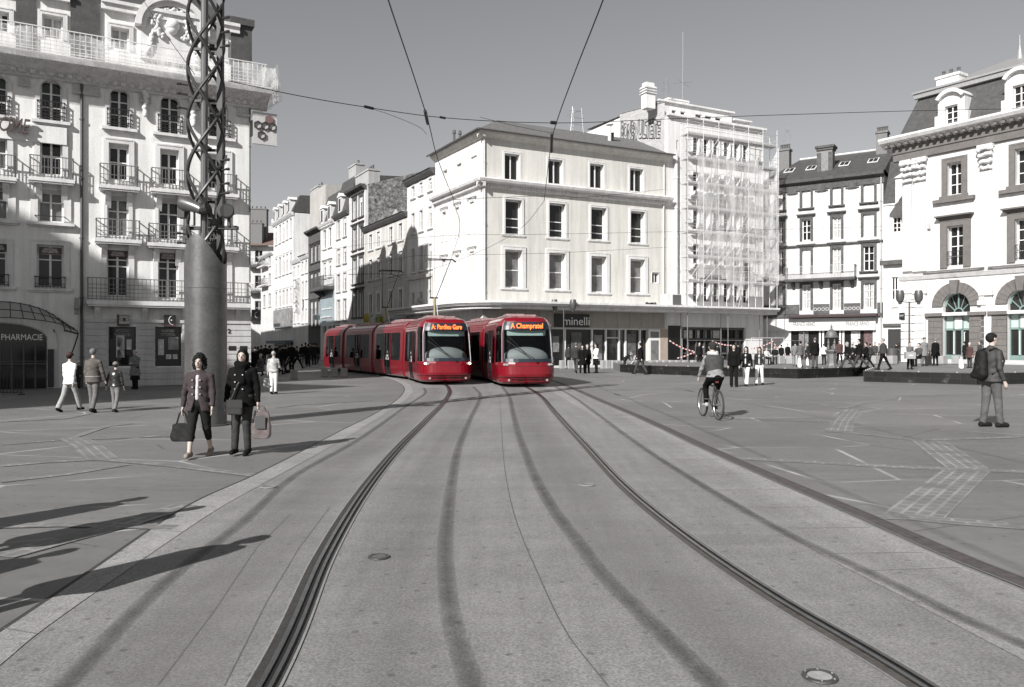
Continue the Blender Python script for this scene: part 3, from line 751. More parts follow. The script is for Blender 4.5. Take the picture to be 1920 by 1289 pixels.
# plastic netting draped over the cornice
M_net=thru('netting',.27,.8,.5,weave=3.0)
mb=MB(); n=70; prof=[(1.0,1.12),(1.03,.95),(1.06,.6),(1.12,.28),(1.08,.12),(.8,-.12),(.45,-.33),(.15,-.48)]
vs=[];fs=[]
for i in range(n+1):
    x=s0+(s1+.9-s0)*i/n
    for j,(p,z) in enumerate(prof):
        q=math.sin(i*1.1)*.02+math.sin(i*.33+j)*.025+random.uniform(-.015,.015)
        vs.append((x+random.uniform(-.05,.05),-(p+q)-.02 if j<7 else -p-.02,zk+z+q))
k=len(prof)
for i in range(n):
    for j in range(k-1): fs.append((i*k+j,(i+1)*k+j,(i+1)*k+j+1,i*k+j+1))
mb.raw(vs,fs)
nn=len(vs)
mb.raw([(s1+.92,-1.1,zk+1.3),(s1+1.3,-.6,zk-.1),(s1+.1,-.02,zk-.9),(s1+.1,2,zk-.2),(s1+.9,2,zk+1.2),(s1+1.1,.4,zk-.05)],[(0,1,2),(0,4,5,1),(1,5,3,2)])
net=mb.build('netting',M_net,R,smooth=True)
# attic dark slate panels, cornices, roof
mb=MB()
for (xa,xb,ya,yb) in ((30,66,0,64),(132,187,8,80)): 
    a,b=FL.S(xa),FL.S(xb); mb.box(a,-.10,zk+.3,b,-.002,ztop+.35); mb.prism([(a-.1,ztop+.35),(b+.1,ztop+.35),((b*.7+a*.3),ztop+.75),((b*.3+a*.7),ztop+.75)],-.3,.3)
a=s1-.85; mb.box(a,-.12,zk+.3,s1+.03,.9,ztop+.15); mb.box(a-.08,-.25,ztop+.151,s1+.12,1.1,ztop+.45)
mb.split('slate_panel',M_slate,R)
mb=MB(); x0_=s0
for (xa,xb) in ((-150,28),(68,131),(189,448)):
    mb.box(FL.S(xa),-.22,ztop-.25,FL.S(xb),-.003,ztop); mb.box(FL.S(xa),-.32,ztop+.001,FL.S(xb),.1,ztop+.14)
mb.build('attic_cornice',M_trimw,R)
mb=MB(); 
mb.raw([(s0,.1,ztop+.1),(s1-.4,.1,ztop+.1),(s1-1.5,2.4,ztop+1.9),(s0,2.4,ztop+2.2),(s1-.4,4.4,ztop+.1)],[(0,1,2,3),(1,4,2)]); 
mb.raw([(s0,2.4,ztop+2.2),(s1-1.5,2.4,ztop+1.9),(s1-.4,4.4,ztop+.1),(s0,4.4,ztop+.1)],[(0,1,2,3)])
mb.build('roof',M_slate,R)
# arched pediment with a carved garland
pc=FL.S(323); zr=FL.Z(323,62); mb=MB(); n=18; Rr=1.25
def archbar(mb,cx,cz,r0,r1,y0,y1,a0=0,a1=pi,n=18,squash=1.0):
    for k in range(n):
        t0=a0+(a1-a0)*k/n;t1=a0+(a1-a0)*(k+1)/n
        q=[(cx+r*math.cos(t),cz+r*math.sin(t)*squash) for r,t in((r0,t0),(r1,t0),(r1,t1),(r0,t1))]
        mb.prism(q,y0,y1)
mb.prism([(pc+Rr*math.cos(t*pi/16),zr+Rr*math.sin(t*pi/16)) for t in range(17)]+[(pc-Rr,zr-1.3),(pc+Rr,zr-1.3)],-.12,.6)
archbar(mb,pc,zr,Rr-.02,Rr+.22,-.4,.6); archbar(mb,pc,zr,Rr-.22,Rr-.021,-.25,-.121)
mb.build('pediment',M_trimw,R)
def sculpt(name,root,blobs,m,res=.035,smooth=True,noise=.0):
    P=np.array([b[0] for b in blobs]); rr=np.array([b[1] for b in blobs])
    lo=P.min(0)-rr.max()-.05; hi=P.max(0)+rr.max()+.05
    def f(X,Y,Z):
        d=None
        for (c,r) in blobs:
            q=np.sqrt((X-c[0])**2+((Y-c[1]))**2+(Z-c[2])**2)-r
            d=q if d is None else np.minimum(d,q)
        return d
    V,Q=snet(f,lo,hi,res); return mesh_np(name,V,Q,m,root,smooth)
bl=[((pc,-.2,zr+.25),.27),((pc,-.2,zr+.05),.2)]
for k in range(110):
    t=k/109*2*pi*.82-pi*.32; r_=.62+random.uniform(-.12,.12); bl.append(((pc+r_*math.cos(t)*1.1,-.2,zr+.25+r_*math.sin(t)),random.uniform(.045,.085)))
for sg in(-1,1):
    for k in range(14): bl.append(((pc+sg*(.75+.25*k/14+random.uniform(-.06,.06)),-.16,zr-.1-k*.075),random.uniform(.06,.1)))
sculpt('carved_garland',R,bl,M_trimw,res=.024)
for q,(xx,ya) in enumerate(((272,162),(362,182))):
    xo=FL.S(xx); z1_=FL.Z(xx,ya); bl=[((xo+random.uniform(-.1,.1)*(1-k/16),-.14,z1_-.12-k*.075),random.uniform(.07,.13)) for k in range(16)]
    mb=MB(); mb.box(xo-.2,-.3,z1_,xo+.2,-.002,z1_+.25); mb.box(xo-.15,-.22,z1_-.2,xo+.15,-.003,z1_-.001); c=mb.build('carved_console',M_trimw,R); sculpt('garland_drop',c,bl,M_trimw)
# balconies
zb3=[(-35,28,300,330),(56,137,295,334),(188,259,311,348),(285,354,318,355),(385,444,329,362)]
for (xa,xb,_,yb) in zb3[0:]:
    m_=(xa+xb)/2; zf=FL.Z(m_,yb+1,.35); a=FL.S(xa,.35);b=FL.S(xb,.35)
    balcony(R,a,b,zf,.85,.42,step=.12,brackets=(a+.3,b-.3),railm=mat('painted_iron',.16,.5))
for (xa,xb,yb) in ((180.6,262,449),(280,350,457),(375,445,463)):
    m_=(xa+xb)/2; zf=FL.Z(m_,yb,.35); a=FL.S(xa,.35);b=FL.S(xb,.35); balcony(R,a,b,zf,.8,.42,grid=True,brackets=(a+.3,b-.3),railm=mat('painted_iron',.16,.5),step=.14)
a=FL.S(165,.4);b=FL.S(466,.4); zf=FL.Z(300,566,.4); balcony(R,a,b,zf,.9,.45,grid=True,brackets=(a+.35,FL.S(270),FL.S(345),b-.4),railm=mat('painted_iron',.16,.5),step=.15,slab=.18)
for r in ars: railing('window_guard',R,r[0]-.08,r[2]+.08,r[1]+.02,r[1]+.72,.16,grid=True,m=M_iron2,step=.12)
for (x0,y0,x1,y1) in [(-35,515,16,537),(66,520,122,541)]:
    r=FL.R(x0,y0,x1,y1); railing('window_guard',R,r[0],r[2],r[1],r[3],.16,grid=True,step=.12)
r=FL.R(66,407,122,419); mb=MB(); mb.bar((r[0],-.2,r[3]),(r[2],-.2,r[3]),.03); mb.bar((r[0],-.2,r[3]),(r[0],0,r[3]),.03); mb.bar((r[2],-.2,r[3]),(r[2],0,r[3]),.03); mb.build('window_bar',M_iron2,R)
downpipe(R,sp,0,zk-.4,mat('dark_pipe',.07,.5))
downpipe(R,s1-.05,4.5,zk-.4,mat('dark_pipe',.07,.5),.03)
# ground floor: stone courses, string, shop windows, signs
mb=MB(); zz=FL.Z(300,567)
mb.box(sp+.1,-.07,.42,shop[0][0]-.02,-.001,3.0)
zt=3.0; blocks=[(sp+.1,shop[0][0]-.03),(shop[0][2]+.03,shop[1][0]-.03),(shop[1][2]+.03,shop[2][0]-.03),(shop[2][2]+.03,s1)]
mb=MB(); hcourse=.262
for (xa,xb) in blocks:
    z=.02
    while z<2.6: mb.box(xa,-.06,z,xb,-.001,z+hcourse-.03); z+=hcourse
for i in range(3):
    z=.02
    while z+hcourse<shop[i][1]: mb.box(shop[i][0]-.03,-.06,z,shop[i][2]+.03,-.001,z+hcourse-.03); z+=hcourse
mb.box(sp+.1,-.1,2.65,s1,-.001,2.78)
mb.build('stone_courses',M_base,R)
M_txt=mat('sign_white',.75,.5); M_dk=mat('sign_dark',.02,.4); M_poster=mat('poster_pale',.5,.6,8,.4); M_maroon=mat('sign_maroon',(.075,.045,.042),.5)
for i,r in enumerate(shop):
    mb=MB(); a,b,c,d=r; w=.05
    mb.box(a,.05,b,c,.10,b+w);mb.box(a,.05,d-w,c,.10,d);mb.box(a,.05,b+w,a+w,.10,d-w);mb.box(c-w,.05,b+w,c,.10,d-w)
    o=mb.build('shop_window',M_dk,R); q=MB(); q.box(a+w,.1,b+w,c-w,.12,d-w); q.build('pane',M_glass,o)
    if i<2:
        text('lettering',('OPTICIENS' if i==0 else 'AUDITION'),.17,mat('letter_grey',.28,.6),o,((a+c)/2,.098,d-.22),align='CENTER',depth=.003,w=(c-a)*.5)
        text('lettering',('MUTUALISTES' if i==0 else 'MUTUALISTE'),.17,mat('letter_grey',.28,.6),o,((a+c)/2,.098,d-.38),align='CENTER',depth=.003,w=(c-a)*.55)
    for (u0,v0,u1,v1,pm) in ([(.28,.22,.58,.78,M_poster),(.02,.12,.22,.7,M_dk),(.66,.42,.84,.68,M_poster)],[(.12,.28,.34,.68,M_poster),(.5,.42,.9,.74,mat('poster_mid',.25,.6,5,.6)),(.42,.18,.62,.30,M_poster),(.68,.18,.86,.30,M_poster)],[(.2,.2,.6,.7,M_poster)])[i]:
        q=MB(); q.box(a+(c-a)*u0,.085,b+(d-b)*v0,a+(c-a)*u1,.097,b+(d-b)*v1); q.build('poster',pm,o)
    if i==0:
        q=MB(); cx=a+(c-a)*.43; cz=b+(d-b)*.45
        for k in range(18):
            t=k*pi/17-pi/2; q.bar((cx-.1+.08*math.cos(t),.082,cz+.08*math.sin(t)),(cx-.1+.3*math.cos(t),.082,cz+.5*math.sin(t)),.03,.004)
        q.build('fan_print',mat('print_dark',.08,.7),o)
# framed pictogram panels above shop windows
for i,(x0,y0,x1,y1) in enumerate([(219,590,242.5,612),(307,591.5,329,613)]):
    r=FL.R(x0,y0,x1,y1,.1); a,b,c,d=r; q=MB(); q.box(a,-.2,b,c,-.12,d); o=q.build('sign_panel',mat('panel_cream',.42,.6) if i==0 else M_dk,R)
    q=MB(); q.box(a,-.205,b,c,-.2005,b+(d-b)*.2); q.box(a,-.205,b+(d-b)*.2,a+(c-a)*.18,-.2005,d) if i==0 else None; q.build('band',M_maroon,o)
    q=MB(); cx=a+(c-a)*.58; cz=(b+d)/2+.03
    if i==0:
        P=[(cx+.17*math.cos(t),-.207,cz+.07*math.sin(t)) for t in np.linspace(0,2*pi,17)]; q.tube(P[:-1],.008,5,closed=True); q.lathe([(.0,0),(.0,0)],n=3) if 0 else None
        q.prism([(cx+.06*math.cos(t),cz+.06*math.sin(t)) for t in np.linspace(0,2*pi,13)[:-1]],-.212,-.206); P=[(cx-.2+.4*k/8,-.207,cz+.12+.05*math.sin(k/8*pi)) for k in range(9)]; q.tube(P,.01,5); q.build('eye_drawing',M_dk,o)
    else:
        P=[(cx+.12+.2*math.cos(t),-.207,cz+.2*math.sin(t)) for t in np.linspace(pi*.55,pi*1.45,12)]; q.tube(P,.013,5); q.prism([(cx+.03*math.cos(t)+.02,cz+.03*math.sin(t)) for t in np.linspace(0,2*pi,9)[:-1]],-.212,-.206); q.build('ear_drawing',M_txt,o)
# "opticiens" strips in first floor windows
for (x0,y0,x1,y1) in [(203,471,239,482),(298,476,333,487),(73,465,115,476),(-20,458,12,470)]:
    r=FL.R(x0,y0,x1,y1,0); q=MB(); q.box(r[0],.10,r[1],r[2],.16,r[3]); o=q.build('window_sign',M_maroon,R)
    text('lettering','OPTICIENS',.12,M_txt,o,((r[0]+r[2])/2,.098,r[1]+(r[3]-r[1])*.55),align='CENTER',depth=.002,w=(r[2]-r[0])*.6); text('lettering','MUTUALISTES',.12,M_txt,o,((r[0]+r[2])/2,.098,r[1]+.04),align='CENTER',depth=.002,w=(r[2]-r[0])*.7)
text('house_number','2',.28,M_dk,R,(FL.S(426),-.08,FL.Z(428,625)),depth=.01); text('house_number','4',.28,M_dk,R,(FL.S(96),-.03,FL.Z(98,627)),depth=.01)
q=MB()
for (x0,x1) in ((428,442),(449,463)):
    r=FL.R(x0,649,x1,657.5); q.box(r[0],-.075,r[1],r[2],-.061,r[3])
q.split('vent',M_dk,R)
# raised letter band above second row, at the far left
r=FL.R(-150,226,125,254); q=MB(); q.box(r[0],-.12,r[1]-.1,r[2],-.002,r[3]); o=q.build('fascia_board',M_lw,R)
text('lettering','ÔME',.8,mat('letter_rust',(.09,.065,.06),.6),o,(FL.S(-4),-.3,FL.Z(25,251)),depth=.06,w=FL.S(54)-FL.S(-4),shear=.3)
# PHARMACY glazed front, text, canopy
a,b,c,d=ph; q=MB(); q.box(a,.2,0,c,.26,d-.02); o=q.build('pharmacy_front',M_glass,R)
q=MB(); zt=FL.Z(44,640); q.box(a,.14,zt-.06,c,.199,zt+.02)
for k in range(9): x=a+(c-a)*k/8; q.box(x-.03,.14,0,x+.03,.199,zt-.061)
q.box(a,.135,.95,c,.139,1.0); q.box(a,.135,1.06,c,.139,1.09); q.build('door_frame',M_framed,o)
text('lettering','PHARMACIE',.34,emit('neon_tube',(.45,.48,.44),.12),o,(FL.S(1),.12,FL.Z(41,638)),depth=.004,w=FL.S(79)-FL.S(1))
mb=MB(); ccx=(ph[0]+ph[2])/2; R_=(ph[2]-ph[0])/2
zarc=ph[3]-.62
for k in range(14):
    t0=pi*k/14;t1=pi*(k+1)/14
    q=[(ccx+(R_+e)*math.cos(t),zarc+(.62+e)*math.sin(t)) for e,t in((.05,t0),(.35,t0),(.35,t1),(.05,t1))]; mb.prism(q,-.10,-.002)
mb.box(ph[2]+.05,-.1,0,ph[2]+.35,-.002,zarc); mb.build('arch_surround',M_lw,R)
M_cg=thru('canopy_glass',.35,.25,.15)
ca=empty('glass_canopy',(0,0,0),parent=R)
mb=MB(); ribs=MB(); n=20; out=1.15; Re=R_+.62; zcan=FL.Z(135,622,.6)
def cpt(t,u): # u 0 at wall,1 outer edge
    e=Re-.1+u*.0; rr=1-.12*u
    return Vector((ccx+(Re+.45*u)*math.cos(t),-.05-out*u,zcan+((FL.Z(20,566,.1)-zcan)-.55*u)*math.sin(t)-.10*u))
for k in range(n):
    t0=pi*k/n;t1=pi*(k+1)/n
    for j in range(4): mb.face([cpt(t0,j/4),cpt(t1,j/4),cpt(t1,(j+1)/4),cpt(t0,(j+1)/4)])
mb.build('glass_shell',M_cg,ca)
for k in range(0,n+1):
    t=pi*k/n; ribs.tube([cpt(t,j/4)+Vector((0,0,.03)) for j in range(5)],.016,5)
for u in(0,.5,1): ribs.tube([cpt(pi*k/n,u) for k in range(n+1)],.018,5)
for sg in(-1,1):
    ribs.tube([cpt(0 if sg>0 else pi,1),Vector((ccx+sg*(Re+.35),-.7,zcan-.5)),Vector((ccx+sg*(Re+.1),-.15,zcan-1.3)),Vector((ccx+sg*(Re+.08),-.05,zcan-1.8))],.025,6); ribs.tube([Vector((ccx+sg*(Re),-.1,zcan+.05)),cpt(0 if sg>0 else pi,1)],.03,6)
ribs.build('canopy_ribs',M_iron2,ca)
# pillar banner boards at the door
q=MB(); r=FL.R(89,655,101,728); q.box(r[0],-.25,.05,r[2],-.101,r[3]+.0); q.build('door_column',M_dk,R)
# signs standing out from the wall
r=FL.S(140); hs=empty('wall_sign',(0,0,0),parent=None)
def out_sign(fac,px,py0,py1,o0,o1,name,label,build):
    s=fac.S(px); z0=fac.Z(px,py1,(o0+o1)/2); z1=fac.Z(px,py0,(o0+o1)/2)
    w=fac.P+fac.t*s; rt=empty(name,(w.x,w.y,z0),math.atan2(fac.t.y,fac.t.x)); tag(rt,label,'sign'); build(rt,o0,o1,z1-z0); return rt
def cross(rt,o0,o1,h):
    q=MB(); q.box(-.08,-o1,h*.33,.08,-o0,h*.62); c=(o0+o1)/2; q.box(-.08,-c-.16,0,.08,-c+.16,h*.329); q.box(-.08,-c-.16,h*.621,.08,-c+.16,h); q.build('cross_body',mat('cross_metal',.22,.4,metal=.5),rt); q=MB(); q.box(-.02,-o0,h*.45,.02,-.01,h*.5); q.build('bracket',M_iron2,rt)
out_sign(FL,143,559,590,.15,.95,'pharmacy_cross','grey pharmacy cross standing out from the wall beside the downpipe',cross)
COL.objects.unlink(hs); bpy.data.objects.remove(hs)
# hexagon sign hung from the right corner, seen face on
w=FL.P+FL.t*(s1+.02); rt=empty('hanging_sign',(w.x,w.y,0),math.atan2(FL.t.y,FL.t.x)); tag(rt,'square pale sign with six dark hexagons hung off the corner under the netted cornice','sign')
xa=FL.S(473,.3)-s1; xb=FL.S(518,.3)-s1; za=FL.Z(495,272,.3); zb=FL.Z(495,212,.3)
q=MB(); q.box(xa,-.35,za,xb,-.25,zb); q.build('panel',mat('sign_pale',.45,.5,3,.1),rt)
q=MB(); hw=(xb-xa); hr=hw*.17
def hexring(cx,cz,r,full,m):
    q=MB(); P=[(cx+r*math.sin(k*pi/3),cz+r*math.cos(k*pi/3)) for k in range(6)]
    if full: q.prism(P,-.42,-.351)
    else:
        for k in range(6):
            p0,p1=P[k],P[(k+1)%6]; i0=(cx+(p0[0]-cx)*.78,cz+(p0[1]-cz)*.78); i1=(cx+(p1[0]-cx)*.78,cz+(p1[1]-cz)*.78); q.prism([p0,p1,i1,i0],-.42,-.351)
    q.build('hexagon',m,rt)
M_hx=mat('hex_dark',(.06,.045,.045),.5); hh=zb-za
for (u,v,f) in ((.2,.58,0),(.5,.58,0),(.8,.58,0),(.35,.28,0),(.66,.80,1),(.65,.30,0)):
    if (u,v)==(.65,.30): continue
    hexring(xa+hw*u,za+hh*v,hw*.185,f,mat('hex_fill',(.16,.10,.10),.6) if f else M_hx)
q=MB(); q.box(-.0,-.32,zb-.5,xa,-.28,zb-.45); q.box(0,-.32,za+.4,xa,-.28,za+.45); q.box(-.05,-.33,za+.35,.0,-.02,zb-.4); q.build('bracket',M_iron2,rt)
# ear sign on street corner
w=FL.P+FL.t*(s1+.02); rt=empty('projecting_sign',(w.x,w.y,0),math.atan2(FL.t.y,FL.t.x)); tag(rt,'small black square sign with a white ear curve on the street corner','sign')
xa=FL.S(471,.2)-s1;xb=FL.S(488,.2)-s1;za=FL.Z(479,601,.2);zb=FL.Z(479,581,.2); q=MB(); q.box(xa,-.25,za,xb,-.15,zb); q.box(-.03,-.22,za+.1,xa,-.18,za+.14); q.build('panel',M_dk,rt)
q=MB(); cx=(xa+xb)/2; cz=(za+zb)/2; q.tube([(cx+.05+.12*math.cos(t),-.26,cz+.13*math.sin(t)) for t in np.linspace(pi*.55,pi*1.45,12)],.010,5); q.build('ear_drawing',M_txt,rt)
# fence rack in front of the pharmacy
rt=empty('metal_barrier',AT(8,27.5)); tag(rt,'low black metal barrier in front of the pharmacy door','barrier')
q=MB()
for k in range(12): q.bar((-.75+k*.12,0,.05),(-.75+k*.12,0,.85),.02)
q.bar((-.8,0,.87),(.62,0,.87),.05); q.bar((-.8,0,.08),(.62,0,.08),.03); q.build('bars',M_iron2,rt)
q=MB(); q.box(-.8,-.15,0,-.74,.15,.04); q.box(.56,-.15,0,.62,.15,.04); q.split('foot',M_iron2,rt)
# ================= CENTRE BUILDING
M_cw=mat('centre_render',(.60,.585,.55),.88,.4,.07,.2,ns2=7,na2=.05,bs=12); M_wh=mat('white_render',.66,.85,.5,.05,.15,ns2=9,na2=.04,bs=12)
TC=(.89,.456); TS=(.477,-.879)
FC=Fac('corner_building',905,57,TC,'pale four storey building on the square, white framed windows, low tiled roof, black shop sign','building')
FS=Fac('tmp',905,57,TS); COL.objects.unlink(FS.root); bpy.data.objects.remove(FS.root)
R=FC.root; LF=FC.S(1251.5); LS=-FS.S(816)   # front length, street side length
zE=FC.Z(905,250); zK=FC.Z(906,340)
side=empty('street_wing',(0,0,0),math.atan2(FS.t.y,FS.t.x)-math.atan2(FC.t.y,FC.t.x),parent=R)
holes=[];wn=[]
top=[(946,289,974,337),(1028,299.6,1055,344.7),(1106,308,1132,352.6),(1181,316.7,1206,359)]
r2=[(947,375,978,439.6),(1029.4,382,1059.8,445.5),(1107.8,390,1136.4,450),(1182,396.8,1208.6,455.8)]
r1=[(946.3,469,978.7,539.8),(1028.8,475,1059.8,542.7),(1107.8,481,1136.4,548.6),(1181,486.7,1208.6,550)]
for t in top: wn.append((FC.R(*t),dict(nx=1,nz=(),sur=.16,surp=.03,dep=.35)))
for t in r2: wn.append((FC.R(*t),dict(nx=0,nz=(.22,.47),sur=.17,surp=.07,sill=.08,dep=.42,fr=.09)))
for t in r1: wn.append((FC.R(*t),dict(nx=0,nz=(.47,),sur=.28,surp=.09,sill=.1,dep=.42,fr=.1,pane=M_glassg)))
wn.append((FC.R(1222,511.8,1235,531),dict(nx=1,nz=(),sur=.05,dep=.2)))
holes=[w[0] for w in wn]
mb=MB(); zcan=FC.Z(905,577,0)
M_sho=mat('beige_cladding',(.30,.275,.25),.6,1.5,.12,.1,ns2=12,na2=.06)
wall_mesh(mb,0,LF,0,zE,[h for h in holes]+[(.6,.0,LF-1.9,3.0)],.45)
mass(mb,0,LF,0,zE,9)
o=mb.build('wall',[M_cw],R)
for r,k in wn: window(R,r,**k)
# street side wall
mb=MB(); sh=[];ws2=[]
for (x0,y0,x1,y1) in [(830,398,837,453),(855,389,861.7,445.5),(881.5,379,890,438)]: ws2.append((FS.R(x0,y0,x1,y1),dict(nx=0,nz=(.25,.5),sur=.15,surp=.07,lintel=.2,dep=.25)))
for (x0,y0,x1,y1) in [(829,486.7,836.7,551.6),(854,479,861.7,542.7),(881.5,472,890,539)]: ws2.append((FS.R(x0,y0,x1,y1),dict(nx=0,nz=(.5,),sur=.15,surp=.07,lintel=.2,dep=.25,pane=M_glassg)))
for (x0,y0,x1,y1) in [(832,320,839,357),(857,308,866,346),(884,294,895,334)]: ws2.append((FS.R(x0,y0,x1,y1),dict(nx=0,nz=(),sur=.05,dep=.18,pane=M_wh if x0>840 else M_glassg,frame=M_frame)))
wall_mesh(mb,-LS,0,0,zE,[w[0] for w in ws2],.3); mb.build('wall',[M_wh],side)
for r,k in ws2: window(side,r,**k)
# cornices on both faces
mb=MB(); pr=[(.0,-.45),(.12,-.4),(.2,-.2),(.55,-.05),(.62,.12),(.55,.2)]
cornice(mb,-.5,LF+.2,zK,pr); dentils(mb,0,LF,zK-.36,zK-.22,.14,.3,.12,.12); mb.build('cornice',M_trimw,R)
mb=MB(); cornice(mb,-LS,.5,zK-.003,pr); dentils(mb,-LS,0,zK-.36,zK-.22,.14,.3,.12,.12); mb.build('cornice',M_trimw,side)
mb=MB(); pr2=[(.0,-.35),(.12,-.3),(.45,-.02),(.5,.1)]; cornice(mb,-.45,LF+.2,zE,pr2); mb.build('eaves',M_cw,R)
mb=MB(); cornice(mb,-LS,.45,zE-.003,pr2); mb.build('eaves',M_cw,side)
# low hipped tile roof
mb=MB(); P=lambda s,y,z:(s,y,z)
fw=.6; zr=zE+.11
def wS(s,y): # side local -> main local
    w=FS.t*s+FS.inw*y; return (w.dot(FC.t),w.dot(FC.inw))
a=(-.6,-.6);b=(LF+.3,-.6);c=(LF+.3,9);d0=wS(-LS-.3,-.6);d1=wS(-LS-.3,8)
ridge0=(3.2,4.2); ridge1=(LF,4.2); rs=wS(-LS,4)
zt=zE+2.4
mb.raw([(*a,zr),(*b,zr),(*ridge1,zt),(*ridge0,zt),(*d0,zr),(*rs,zt-.3),(*c,zr),(*d1,zr)],[(0,1,2,3),(0,3,5,4),(1,6,2),(3,2,6,7,5)])
mb.build('roof',M_tileR,R)
mb=MB(); mb.tube([(a[0],a[1]-.05,zr+.02),(b[0],b[1]-.05,zr+.02)],.07,6); mb.tube([(a[0]-.05,a[1],zr+.02),(d0[0],d0[1],zr+.02)],.07,6); mb.split('gutter',mat('gutter',.10,.6),R)
downpipe(R,.12,zcan,zK-.45,M_trimw,.06); downpipe(R,.1,zK+.2,zE-.35,M_trimw,.05); downpipe(R,LF-.45,zcan,zK-.45,M_trimw,.06); downpipe(R,LF-.4,zK+.2,zE-.35,M_trimw,.05)
chimney(R,FC.S(1181)-.2,2.2,zE,zE+1.5,.5,.5,1,cap=True)
q=MB(); q.tube([(FC.S(1143,-2),2,zE+.5),(FC.S(1143,-2),2,zE+2.6)],.14,8); q.lathe([(.3,zE+2.6),(.3,zE+2.68),(.02,zE+2.8)],c=(FC.S(1143,-2),2,0),n=10); q.build('flue_pipe',M_trimw,R,smooth='auto')
x,y=wS(-LS+1.6,1.2); q=MB(); q.box(x-.5,y-.4,zE,x+.5,y+.4,zE+1.0); o=q.build('chimney',M_trimw,R)
for k in(-.25,.25): q=MB(); q.lathe([(.12,zE+1),(.1,zE+1.7),(.16,zE+1.72),(.12,zE+2)],c=(x+k,y,0),n=8); q.build('chimney_pot',M_pot,o)
# antennas
def antenna(root,x,y,z,h,name='roof_aerial',n=5):
    q=MB(); q.tube([(x,y,z),(x,y,z+h)],.025,5)
    for k in range(n): zz=z+h*(.55+.4*k/n); w=.5-.05*k; q.tube([(x-w,y,zz),(x+w,y,zz)],.012,4)
    q.tube([(x,y-.5,z+h*.9),(x,y+.5,z+h*.9)],.012,4); return q.build(name,mat('aerial',.25,.5),root)
ax_=FC.S(1082,-4); q=MB()
for dx,dy in((-.7,0),(.7,0),(0,.8)):
    q.tube([(ax_+dx,4+dy,zE+1.2),(ax_+dx*.6,4+dy*.6,zE+4.3)],.03,4)
for k in range(5): z=zE+1.8+k*.55; q.tube([(ax_-.65,4,z),(ax_+.65,4,z)],.018,4); q.tube([(ax_-.65,4,z),(ax_,4.7,z)],.018,4)
for k in range(4): q.tube([(ax_-.7+k*.3,3.6,zE+3.6+.15*k),(ax_-.7+k*.3,4.5,zE+3.6+.15*k)],.012,4)
q.box(ax_-.8,3.5,zE+.9,ax_+.8,4.6,zE+1.25); q.build('lattice_aerial',mat('aerial_pale',.35,.5,metal=.4),R)
# shopfronts under canopy
gx0,gx1=.6,LF-1.9
mb=MB(); mb.box(gx0,.35,0,gx1,.45,3.0); sf=mb.build('shopfront',M_glass,R)
q=MB(); q.box(gx0,.2,2.92,gx1,.349,3.0); q.box(gx0,.2,0,gx1,.349,.18)
for px_ in (1062,1113,1139,1164,1176,1203,1221): s_=FC.S(px_); q.box(s_-.06,.18,.18,s_+.06,.348,2.92)
q.box(FC.S(1140),.19,2.25,FC.S(1163),.347,2.33); q.split('shop_frame',M_frame,sf)
q=MB(); q.box(LF-1.85,-.03,0,LF-.75,-.002,2.95); d_=q.build('door',M_frame,R); q=MB(); q.box(LF-1.68,-.05,.25,LF-.92,-.031,2.1); q.box(LF-1.7,-.05,2.3,LF-.9,-.031,2.8); q.build('pane',M_glassg,d_)
q=MB(); q.box(LF-.70,-.04,0,LF,-.002,3.0); q.build('stone_pier',mat('pier_tan',(.36,.29,.24),.6,2,.12),R)
q=MB(); n=int((LF+.2)/1.15)
for k in range(n): q.box(.02+k*1.15,-.06,3.05,.02+k*1.15+1.13,-.003,zcan-.02)
q.build('cladding_panels',M_sho,R)
r=FC.R(1039.7,589,1104.6,614,.1); q=MB(); q.box(r[0],-.16,r[1],r[2],-.065,r[3]); o=q.build('shop_sign',mat('sign_black',.012,.4),R)
text('lettering','minelli',.9,M_txt,o,(FC.S(1053),-.175,FC.Z(1078,610,.15)),depth=.01,w=FC.S(1102)-FC.S(1053))
# interior hints behind the shop glass: reflected/display panels are real display boards
for (pa,pb,z0,z1,m_) in ((1075,1094,.3,2.7,'display_a'),(1118,1133,.5,2.5,'display_b'),(1180,1196,.2,2.6,'display_a'),(1040,1052,1.2,2.4,'display_b')):
    q=MB(); q.box(FC.S(pa),.29,z0,FC.S(pb),.33,z1); q.build('display_board',mat(m_,.10 if m_=='display_a' else .2,.4,3,.5),sf)
# canopy wraps both faces (centre building + tower)
ca=empty('concrete_canopy',(FC.P.x,FC.P.y,0),math.atan2(FC.t.y,FC.t.x)); tag(ca,'long white concrete canopy running over the shops and round the street corner','canopy')
zc1=FC.Z(905,563,1.8); zc0=FC.Z(905,577,1.8)
LT=FC.S(1458,1.6)
def canpoly(o):
    # outer line: from tower end along the front, round corner, along street
    pts=[(LT,-o)];
    cx,cy=1.6,0
    e=wS(-LS-6.4,-o)
    c0=wS(-1.0,-o)
    pts+=[(2.2,-o)]
    # quadratic rounding
    p0=Vector((2.2,-o));p2=Vector(wS(-2.0,-o)); 
    # corner intersection approx
    p1=Vector((-.95*o*.72,-o))
    for k in range(1,9):
        t=k/8; pts.append(tuple((1-t)**2*p0+2*t*(1-t)*p1+t*t*p2))
    pts.append(e); return pts
def canband(mb,o,z0,z1,inner=.05):
    A=canpoly(o);
    e=wS(-LS-6.4,inner); poly=[(x,y) for x,y in A]+[e,(0.1,inner+.1),(LT,inner)]
    mb.prismz(poly[::-1],z0,z1)
mb=MB(); canband(mb,1.55,zc0,zc0+.22); canband(mb,1.8,zc0+.221,zc1-.12); canband(mb,1.9,zc1-.119,zc1+.03); mb.build('slab',M_wh,ca)
mb=MB(); P_=canpoly(1.84); mb.tube([(x,y,zc0+.30) for x,y in P_],.03,5); mb.build('shadow_groove',mat('groove_grey',.2,.8),ca)
